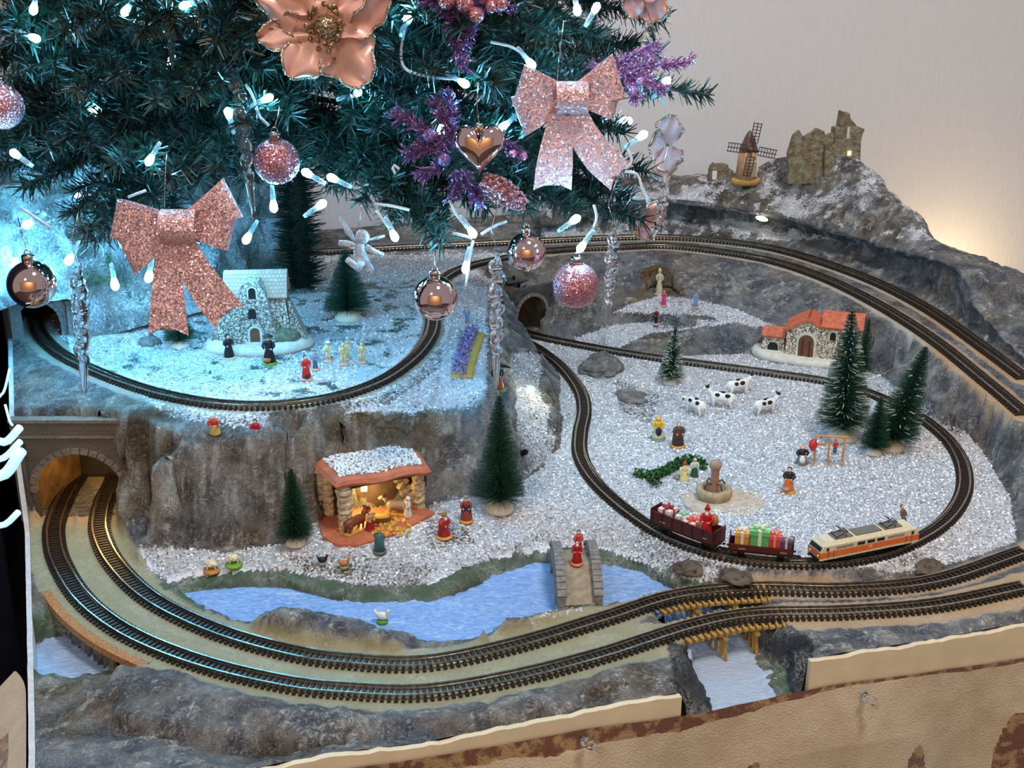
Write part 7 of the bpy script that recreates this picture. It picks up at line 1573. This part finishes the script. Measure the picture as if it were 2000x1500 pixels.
sp = thing('glitter_sprig', 'violet glitter twig with berries and cone behind the heart', 'sprig', D(870, 300, 838))
for i, pts in enumerate(([(880, 300), (830, 255), (770, 222)], [(880, 290), (870, 240), (850, 200)], [(885, 290), (880, 235), (878, 185)], [(880, 310), (840, 330), (825, 340)], [(890, 330), (890, 370), (882, 385)], [(900, 330), (925, 370), (930, 395)], [(940, 270), (990, 280), (1010, 300)], [(870, 300), (830, 290), (800, 300)])): sprig(sp, pts, 838, 9.5, VIO, 300 + i)
for i, (x, y, r) in enumerate(((840, 265, 14), (868, 312, 13), (1022, 305, 8), (1002, 300, 8))): part(sp, 'berry', MB().ball(D(x, y, 832) - D(870, 300, 838), r * .335, 14, 10), VIO if i < 2 else PNK, True)
c = D(984, 376, 832) - D(870, 300, 838); ax_ = np.array([.84, -.1, -.52])
def cone(t, c, ax_, L, R):
    ax_ = np.asarray(ax_, float); ax_ /= np.linalg.norm(ax_); a = np.cross(ax_, [0, 1, 0]); a /= np.linalg.norm(a); b = np.cross(ax_, a); mb = MB().tube([c - ax_ * L / 2, c, c + ax_ * L / 2], [R * .5, R * .7, R * .2], 10)
    cp = part(t, 'cone', mb, CONEM, True)
    for i in range(70):
        f = i / 69; r = R * math.sin(math.pi * (.12 + .8 * f)) ** .7; q = i * 2.4; p_ = c + ax_ * (f - .5) * L + (a * math.cos(q) + b * math.sin(q)) * r
        part(cp, 'cone_scale', MB().ball(p_, (R * .24, R * .2, R * .2), 6, 4), CONEM, True)
cone(sp, c, ax_, 32, 7.5)
s2 = thing('glitter_sprig', 'violet glitter twig with rose berries at the top of the tree', 'sprig', D(890, 20, 815))
for i, pts in enumerate(([(880, 0), (890, 60), (905, 130)], [(870, 0), (880, 50), (905, 85)], [(880, 0), (830, 0), (800, -20)], [(900, 0), (960, 15), (990, 10)], [(885, 10), (900, 50), (920, 60)])): sprig(s2, pts, 818, 9, VIO, 340 + i)
for (x, y, r) in ((872, 2, 17), (908, 8, 19), (930, 30, 16), (960, 12, 13), (978, 8, 14), (945, -8, 15)): part(s2, 'berry', MB().ball(D(x, y, 810) - D(890, 20, 815), r * .325, 16, 10), GLIT, True)
s3 = thing('glitter_sprig', 'pale pink glitter sprig sticking out behind the right bow', 'sprig', D(1240, 140, 905))
for i, pts in enumerate(([(1200, 150), (1260, 130), (1345, 122)], [(1210, 150), (1250, 150), (1290, 175)], [(1200, 140), (1230, 110), (1280, 95)], [(1180, 130), (1130, 125), (1080, 130)], [(1220, 150), (1235, 170), (1245, 190)])): sprig(s3, pts, 905, 9, PNK, 370 + i, 3.2)
for (x, y, r) in ((1235, 178, 11), (1110, 135, 11), (1250, 160, 10)): part(s3, 'berry', MB().ball(D(x, y, 900) - D(1240, 140, 905), r * .36, 12, 8), PNK, True)
# ---- crystal angel
dep = 840; k = dep / F_PX; c0 = D(700, 490, dep); an = thing('crystal_angel', 'small clear crystal angel with open arms hanging below the tree', 'angel', c0)
CRYS = M('crystal_plastic', (.92, .94, 1.0), .12, trans=.78, ior=1.4)
A3 = lambda x, y, f=0: np.array([(x - 700) * k, -f, -(y - 490) * k])
bd = MB().tube([A3(706, 470), A3(702, 490), A3(706, 505), A3(715, 520)], np.array([9, 13, 14, 10]) * k, 10).tube([A3(698, 482), A3(680, 476), A3(662, 474)], np.array([8, 7, 6]) * k, 8).tube([A3(714, 482), A3(732, 492), A3(748, 500)], np.array([7, 6, 6]) * k, 8).tube([A3(706, 508, 3), A3(698, 520, 5), A3(690, 510, 7), A3(680, 500, 8)], np.array([10, 9, 7, 6]) * k, 8).tube([A3(712, 512), A3(722, 528), A3(718, 534)], np.array([10, 8, 6]) * k, 8).tube([A3(707, 475), A3(707, 466)], 5 * k, 8)
part(an, 'body', bd, CRYS, True); part(an, 'head', MB().ball(A3(709, 462), (14 * k, 13 * k, 15 * k), 14, 10), CRYS, True)
for pts, w_ in (([(694, 472), (680, 452), (666, 426)], [4, 9, 3]), ([(722, 470), (738, 466), (752, 462)], [3, 5, 2])): part(an, 'wing', MB().tube([A3(x, y, -3) for x, y in pts], np.array(w_) * 1.9 * k, 8, flat=.35), CRYS, True)
part(an, 'hanging_thread', MB().tube([A3(700, 450), A3(706, 425), A3(710, 400)], .3, 5), CAPM, True)
